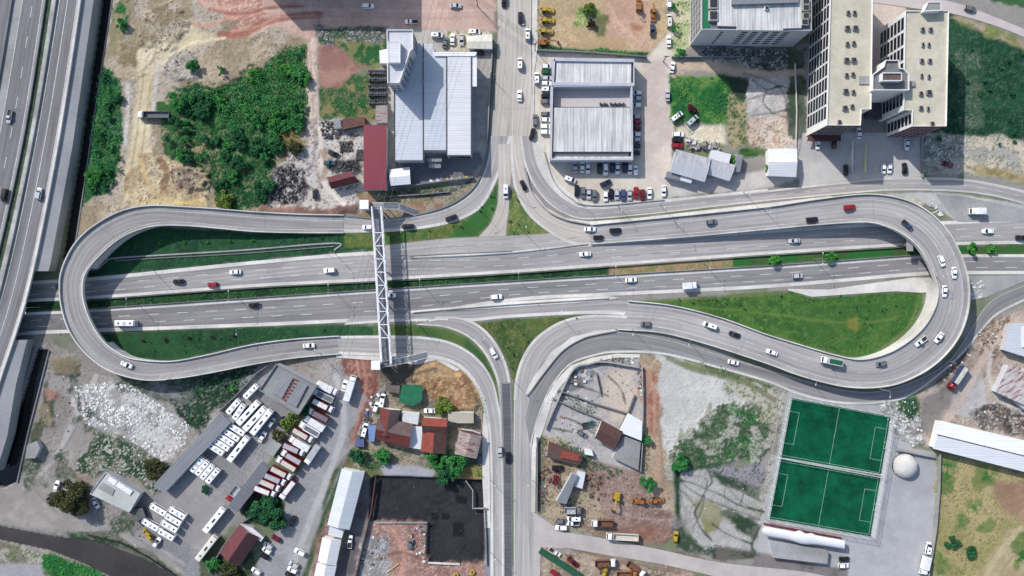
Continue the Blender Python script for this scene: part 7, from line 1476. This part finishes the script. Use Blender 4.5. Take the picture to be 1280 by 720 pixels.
L2 = [('minivan','white',713,224,-20,'white van standing askew in the hall car park'),('suv','navy',757,229,22,'dark blue car driving across the hall car park'),('hatch','white',836.5,4,90,'white car parked in the lane at the top edge'),('van','cream',837,25,90,'cream van parked in the lane beside the street trees'),('sedan','white',836,51.5,90,'white car parked in the lane above the utility pole'),('sedan','white',840.5,84,80,'white car parked in the lane below the utility pole'),('sedan','silver',834.5,119,90,'silver car parked beside the weedy plot'),('pickup','blue',816,36,90,'blue pickup parked by the machine yard'),('van','white',846.5,145,35,'white van parked askew on the weedy plot'),('van','silver',866,150,42,'silver van parked askew on the weedy plot'),('suv','white',848,168,0,'white car in front of the workshops, upper of three'),('suv','black',847,175,0,'black car in front of the workshops, middle of three'),('suv','red',846.5,182,0,'red car in front of the workshops, lowest of three'),
('hatch','white',1022.5,180,-90,'white car in the shade of the left apartment block'),('sedan','black',1043,178.5,90,'black car in the shade of the left apartment block'),('sedan','black',1057.5,212.5,90,'black car beside the forecourt drive wall'),('hatch','white',1104.5,210.5,-90,'white car on the apartment forecourt, left of a pair'),('hatch','white',1112,210,-90,'white car on the apartment forecourt, right of a pair'),('sedan','black',1131,210.5,90,'black car on the apartment forecourt at the shade edge'),('sedan','white',1134,180.5,-90,'white car in front of the right apartment block'),('sedan','white',1074,166.5,90,'white car between the apartment entrances'),('sedan','maroon',1185,205,-14,'dark red car on the wasteland right of the apartments'),('suv','grey',1213,11,-14,'grey car on the dusty road at the top right'),
('suv','white',460,7.5,0,'white car on the shaded dirt road'),('sedan','silver',569.5,7,0,'silver car on the sunny dirt road at the top edge'),('pickup','white',514,26,180,'white pickup on the dirt road above the office tower'),('minivan','white',546,43,0,'white van in the yard right of the office tower'),('sedan','grey',557,53,75,'grey car in the factory yard, left of three'),('sedan','white',565.5,49,88,'white car in the factory yard, middle of three'),('sedan','silver',577,49.5,-90,'silver car in the factory yard, right of three'),('minivan','white',593,39,0,'white van parked above the cream gatehouse'),('hatch','black',599,66,0,'black car in the shade below the cream gatehouse'),
('sedan','black',417,192,-25,'black wrecked car in the scrap yard'),('hatch','black',393.6,242,90,'black car at the lower end of the scrap yard'),('hatch','teal',411,203.5,0,'teal wrecked car on the scrap heap'),('longdump','white',192,143.5,180,'long dump truck with white cab on the sandy track'),
('sedan','white',70.5,608,76,'white car left of the large olive tree'),('sedan','white',119.5,629,-62,'white car right of the large olive tree'),('hatch','white',196,678,55,'white car near the yellow excavator and river'),('hatch','silver',339.6,528.5,57,'silver car in the depot beside the long buses'),('sedan','black',352,526.5,55,'black car in the depot by the yellow green tree'),('sedan','white',328,546,60,'white car in the depot below the long buses'),('tow','red',291.6,617,-127,'red tow truck by the lower depot roof'),
('semi','white',438,485,73,'white box truck leaving the truck yard by the red earth'),('sedan','white',430.7,482,75,'white car beside the leaving box truck'),('sedan','black',365.7,651.5,-112,'black car driving down the truck yard lane'),('hatch','maroon',344.7,673,150,'dark red car half under the trees'),('hatch','silver',335.4,682,150,'silver car below the dark red one, upper of two'),('hatch','white',333.4,688,150,'white car below the dark red one, lower of two'),('hatch','black',330,695,150,'black car under the bottom trees of the lane'),('hatch','white',320.4,714,150,'white car near the bottom edge left of the lane'),('suv','white',374.8,690,155,'white car at the right fence of the lane'),('hatch','silver',367.5,706,155,'silver car in the bottom pair at the lane fence'),('hatch','white',365.7,712.5,155,'white car in the bottom pair at the lane fence'),('hatch','black',362,719,155,'black car cut by the bottom edge at the lane fence'),('pickup','white',437,678,84,'white pickup in the lane beside the white sheds'),
('suv','white',701.7,659.5,180,'white car at the dirt road corner, lowest of a cluster'),('suv','grey',702.5,651.5,0,'grey car at the dirt road corner'),('pickup','white',716,655,180,'white pickup at the dirt road corner'),('van','white',717.5,649,180,'white van at the dirt road corner'),('tow','grey',716.5,638,0,'old grey truck at the foot of the long grey shed'),('dump','white',753,654,180,'dump truck with white cab and empty brown body'),('flatbed','white',778,671,177,'long truck with white cab beside the dirt road'),('pickup','white',694,691,-32,'white pickup at the end of the green stack'),('hatch','red',694,717,-30,'red car below the green stack at the bottom edge'),('loader','maroon',714,701,-45,'dark red machine beside the green stack'),('dump','white',757,704,2,'white cab truck on the tan earth at the bottom'),('dump','white',795,711,-35,'brown bodied dump truck at the bottom edge'),('dump','orange',784,718,0,'orange bodied dump truck cut by the bottom edge'),('loader','yellow',755,716,60,'yellow machine at the bottom edge on tan earth'),
('suv','black',697,585,0,'black car on the tan yard left of the long grey shed'),('loader','maroon',694.5,601,80,'dark red machine on the tan yard left of the long grey shed'),('hatch','grey',727.5,542.5,-30,'grey car in the walled yard'),('pickup','teal',736,530.5,15,'dark teal pickup in the walled yard'),('bluetruck','red',1197,472,-124,'truck with cream tarpaulin, blue front and red cab'),('minivan','white',1162,686,80,'white van by the wall of the paved yard'),('boxtruck','white',1156,707,-102,'white box truck by the wall of the paved yard'),('hatch','black',1055.5,699,0,'black car below the clubhouse'),('hatch','white',1054.5,707,0,'white car below the clubhouse'),
('hatch','blue',599.5,574,-90,'light blue car beside the rusty striped house'),('sedan','white',537,513.5,180,'white car parked below the green canopy'),('van','white',477.5,501,80,'white van among the yard clutter left of the green canopy'),('hatch','white',470,509,70,'white car among the yard clutter above the red roof'),('van','white',455.5,538,75,'white van left of the blue tarpaulin'),('hatch','grey',513,680,75,'small grey vehicle on the red earth of the building site'),('hatch','yellow',844.5,671,80,'small yellow vehicle at the edge of the earth plot'),
('excavator','yellow',771,622,-105,'yellow excavator with bent arm on the earth plot'),('loader','orange',801,627,180,'orange loader beside the green tree, left one'),('loader','orange',820,626,0,'orange loader beside the green tree, right one'),('loader','yellow',186,671,140,'yellow loader by the river near the minibuses'),('loader','orange',799,9,90,'orange machine at the top of the sandy yard'),('loader','orange',817,15,-90,'orange machine in the lane above the blue pickup'),
('loader','yellow',682,12,0,'yellow loader in the machine yard, first from the top'),('loader','yellow',682,25,0,'yellow loader in the machine yard, second from the top'),('loader','yellow',680.5,38.5,0,'yellow loader in the machine yard, third from the top'),('excavator','orange',680,52,0,'orange excavator in the machine yard, lowest of four')]
for k, c, x, y, a, l in L2: V(k, c, x, y, a, l, 'parked vehicles' if NAMES[k][1] in ('car','van','pickup') else None)
# bus depot
g = 'white buses parked in the depot'
row(45, 'top', 'in the slanting row atop the depot', g, [('minibus','white',314.4,489,45),('minibus','white',292.5,508,48),('minibus','white',299.4,514.5,56)])
row(48, 'left', 'of the three long ones in the depot middle', g, [('bus','white',311.5,515.5,47),('bus','white',319.6,522.7,47),('bus','white',328,527,51)])
row(148, 'right', 'in the row of five along the long depot roof', g, [('minibus','white',296,536.5),('minibus','white',289.5,543.5),('minibus','white',283,549.5),('minibus','white',277,555.5),('minibus','white',270,561)])
row(50, 'left', 'in the row of four below the long depot roof', g, [('minibus','white',247,580.3),('minibus','white',253.5,584.5),('minibus','white',260,589.3),('minibus','white',266.8,594.3)])
row(150, 'top', 'in the lower left block of parked minibuses', g, [('minibus','white',198,636.7),('minibus','white',222,641),('minibus','white',216.7,649),('minibus','white',212,657.5),('minibus','white',188.4,655.6),('minibus','white',207.8,667.5)])
V('bus','white',299,560.5,52,'long white bus alone below the row of five minibuses',g); V('bus','white',269,649,51,'long white bus by the lower depot roof, upper of two',g); V('bus','cream',259.3,684,52,'dull cream long bus at the bottom corner of the depot',g)
g = 'cargo trucks parked side by side in the truck yard'
for i, (k, x, y, a) in enumerate([('cargo_white_white',409.7,485,-26),('cargo_silver_grey',404,494,154),('cargo_maroon_white',404.5,506.5,-27),('cargo_maroon_grey',398,518.5,153),('cargo_white_white',393.5,528.5,148),('cargo_white_grey',387,536,150),('cargo_maroon_cream',379.5,543.5,-30),('cargo_white_white',374.5,554,150),('cargo_maroon_silver',368,561,-24),('cargo_maroon_silver',364.5,571,150),('cargo_maroon_cream',358.3,579.5,149),('cargo_maroon_cream',352.5,590.7,-27),('cargo_maroon_silver',345,598.5,-23),('cargo_maroon_cream',338,605.5,-24),('cargo_maroon_white',332,613.5,-22)]):
    s, rf = k.split('_')[1:]; V(k, 'white', x, y, a, f"{rf}-topped cargo truck with {'dark red' if s == 'maroon' else s} sides, {ORD[i] if i < 14 else 'last'} from the top of the yard", g)
V('cargo_maroon_white','white',360,612,-128,'white-topped dark red cargo truck standing across the lower end of the truck row',g); V('cargo_silver_silver','white',390.6,568,-124,'silver cargo truck standing across the middle of the truck row',g)
# ================================================================== RUBBLE, SCRAP, DEBRIS
def scatter(name, label, polys, n, mats, smin, smax, hz=.6, seed=1, clump=0):
    rng = random.Random(seed); mb = MB()
    for _ in range(n):
        pl = rng.choice(polys); xs = [p[0] for p in pl]; ys = [p[1] for p in pl]
        for _t in range(20):
            x, y = rng.uniform(min(xs), max(xs)), rng.uniform(min(ys), max(ys))
            if inpoly(np.array([x]), np.array([y]), pl)[0]: break
        if clump and float(vnoise(np.array([x]), np.array([y]), 22, seed, 3)[0]) < clump + rng.uniform(-.12, .12): continue
        s = smin + (smax - smin) * rng.random() ** 4; q = P(x, y, 0); mb.box((q.x, q.y, ground_z(x, y) + s * hz * .3), (s, s * rng.uniform(.4, 1.1), s * hz * rng.uniform(.4, 1.2)), rng.uniform(0, 3.14), rng.randrange(len(mats)), top=rng.uniform(.6, 1))
    tag(mb.build(name, mats), label, name.replace('_', ' '), None, 'stuff')
RW = weathered('rubble_white', C(232,231,229), .8); RG = weathered('rubble_grey', C(160,158,156), .75); RD = weathered('rubble_dark', C(92,88,84), .7); RB = weathered('rubble_brown', C(140,104,84), .7)
scatter('rubble', 'white building rubble heaped below the left flyover', [[(90,484),(128,478),(165,482),(238,532),(230,558),(205,578),(180,560),(140,540),(105,528)]], 5600, [RW,RW,RW,RG], .10, 1.1, .28, 2, .50)
scatter('rubble', 'bigger grey slabs lying in the white rubble below the left flyover', [[(120,490),(165,486),(232,534),(225,556),(190,566),(140,538)]], 40, [RG,RW], .8, 2.6, .12, 22)
scatter('rubble', 'grey stones strewn over the upper left wasteland', [[(178,20),(240,24),(250,100),(222,102),(175,60)], [(212,208),(268,222),(262,250),(215,235)]], 260, [RG,RB,RG], .15, .9, seed=3)
scatter('scrap_heap', 'dark scrap metal and car wrecks in the scrap yard', [[(342,218),(362,202),(382,216),(385,244),(360,254),(342,248)], [(398,152),(424,151),(428,172),(405,175)], [(410,203),(446,201),(450,213),(416,215)], [(424,178),(440,176),(440,190),(426,190)], [(446,188),(454,186),(454,200),(446,200)]], 1200, [RD,DARKM,DARKM,RD], .2, 1.2, .8, 4)
scatter('debris', 'white and dark debris along the weedy strip behind the factory', [[(398,36),(484,37),(484,52),(400,55)]], 300, [RG,RD,RD,RW], .12, .6, seed=5)
scatter('debris', 'junk and parts piled behind the workshops', [[(858,173),(900,179),(898,190),(862,186)]], 120, [RD,RW,MACH,RG], .4, 1.8, .8, 6)
scatter('debris', 'junk and scrap along the right edge beside the rusty shed', [[(1218,516),(1242,502),(1290,516),(1290,542),(1228,534)], [(1186,456),(1214,430),(1220,436),(1172,488)], [(1218,412),(1262,398),(1262,436),(1240,448)]], 700, [RD,RB,RW,RG,RB], .12, .8, .7, 7)
scatter('debris', 'pale rubble between football pitch and service road', [[(1102,506),(1144,498),(1158,546),(1142,558),(1118,545)]], 420, [RW,RG], .12, .9, seed=8)
scatter('debris', 'building materials stacked on the red earth beside the pit', [[(505,660),(533,656),(533,704),(515,690)], [(452,674),(484,668),(486,715),(448,725)]], 260, [RG,RW,RD,plain('timber', C(170,150,116))], .2, 1.2, .6, 9)
scatter('debris', 'household junk between the truck yard and the red roofed house', [[(462,498),(482,486),(484,500),(468,516),(452,545),(446,548)]], 150, [RW,MACH,RD,plain('junk_blue', C(90,120,170))], .4, 1.7, .8, 10)
scatter('debris', 'scrap wood and metal between the grey shed and the excavator', [[(728,590),(752,592),(756,622),(742,632),(735,612)], [(678,548),(690,560),(688,600),(676,640)], [(698,620),(724,626),(724,645),(700,640)]], 260, [RD,RB,RG,plain('scrap_red', C(112,74,66))], .3, 1.6, .7, 11)
scatter('debris', 'broken slabs and junk inside the old yards and along their walls', [[(700,486),(744,502),(740,508),(700,494)], [(756,462),(796,464),(798,500),(780,520),(752,500)], [(690,515),(735,528),(730,545),(700,540)], [(704,552),(735,568),(728,584),(705,575)], [(684,560),(700,580),(690,640),(678,640)]], 420, [RG,RB,RD,RG,RW], .12, .9, .5, 19)
scatter('debris', 'blocks and bricks around the old walled yards', [[(700,488),(716,466),(745,458),(742,474)], [(746,446),(798,447),(800,458),(760,456)], [(796,455),(806,456),(804,500),(798,490)]], 200, [RW,RG,RB], .25, 1.4, .6, 12)
scatter('debris', 'loose stones beside the factory yard wall', [[(536,226),(588,220),(588,224),(540,230)]], 90, [RW,RG,plain('sack_yellow', C(210,190,60))], .5, 1.5, .7, 13)
scatter('debris', 'stones and litter over the pale broken concrete yard', [[(848,592),(950,600),(950,690),(880,690)], [(826,450),(970,490),(940,560),(842,590)]], 200, [RG,RW,RD], .12, .5, .5, 14)
scatter('debris', 'litter around the tracks by the lower canal and the flat building', [[(60,470),(100,460),(130,590),(60,600)], [(100,560),(200,572),(200,600),(120,590)], [(150,640),(185,648),(180,690),(140,670)]], 380, [RW,RG,RD,RB], .12, .7, .6, 15)
scatter('rubble', 'white broken concrete blocks beside the outer curve of the right flyover', [[(1158,256),(1166,254),(1180,266),(1178,272),(1162,264)], [(1212,352),(1230,352),(1230,374),(1213,374)]], 160, [RW,RW,RG], .2, 1.2, .6, 16)
scatter('debris', 'small pale litter and materials on the black pit floor', [[(475,605),(600,606),(602,700),(540,698),(540,648),(474,646)]], 26, [RG,RG,MACH], .12, .45, .5, 17)
scatter('debris', 'stones and clods over the earth plot with the excavators', [[(740,590),(840,625),(840,676),(750,662)], [(684,690),(760,700),(860,718),(860,740),(684,740)]], 380, [RB,RD,RG,RB], .12, .7, .6, 18)
# pipes of the building site
mb = MB(); mb.bar(P(483,716,.4), P(499,704,.4), .35); tag(mb.build('timber_beam', plain('beam_yellow', C(206,186,120))), 'pale yellow beam lying diagonally on the red earth', 'beam')
for i, (x, y, c) in enumerate(((590.5,715,'yellow'),(570,719,'yellow'))):
    q = P(x, y, .8); t = thing('cable_drum', ('round yellow drum at the bottom corner of the red earth', 'yellow drum cut by the bottom edge on the red earth')[i], 'drum', (q.x, q.y, .3)); mb = MB(); mb.tube([(0,0,0),(0,0,.9)], 1.0, 16); link('drum_body', mb.mesh('drum_body', paint(c)), t); mb = MB(); mb.tube([(0,0,.9),(0,0,1.0)], .4, 12); link('drum_core', mb.mesh('drum_core', TRIM), t)

# ================================================================== SUN, SKY, CAMERA
world_ = bpy.data.worlds.new('World'); scene.world = world_; world_.use_nodes = True
nt = world_.node_tree; bg = nt.nodes['Background']; sky = nt.nodes.new('ShaderNodeTexSky'); sky.sky_type = 'NISHITA'; sky.sun_disc = False
EL = math.radians(39); sd = Vector((-.68, .73, 0)).normalized()
sky.sun_elevation = EL; sky.sun_rotation = math.atan2(sd.x, sd.y); sky.altitude = 100; sky.air_density = 1.0; sky.dust_density = 1.5
nt.links.new(sky.outputs[0], bg.inputs[0]); bg.inputs[1].default_value = .18
sl = bpy.data.lights.new('sun', 'SUN'); sl.energy = 4.35; sl.angle = math.radians(.6); sl.color = (1.0, .967, .928)
so = link('sun', sl); so.location = (0, 0, 200); so.rotation_euler = (-Vector((sd.x * math.cos(EL), sd.y * math.cos(EL), math.sin(EL)))).to_track_quat('-Z', 'Y').to_euler()
cam = bpy.data.cameras.new('camera'); co = link('camera', cam); co.location = (0, 0, H); cam.sensor_width = 36; cam.lens = 36 * H / (1280 * S); cam.clip_end = 12000; cam.clip_start = 1
scene.camera = co
scene.view_settings.view_transform = 'Standard'; scene.view_settings.look = 'None'; scene.view_settings.exposure = 0; scene.view_settings.gamma = 1
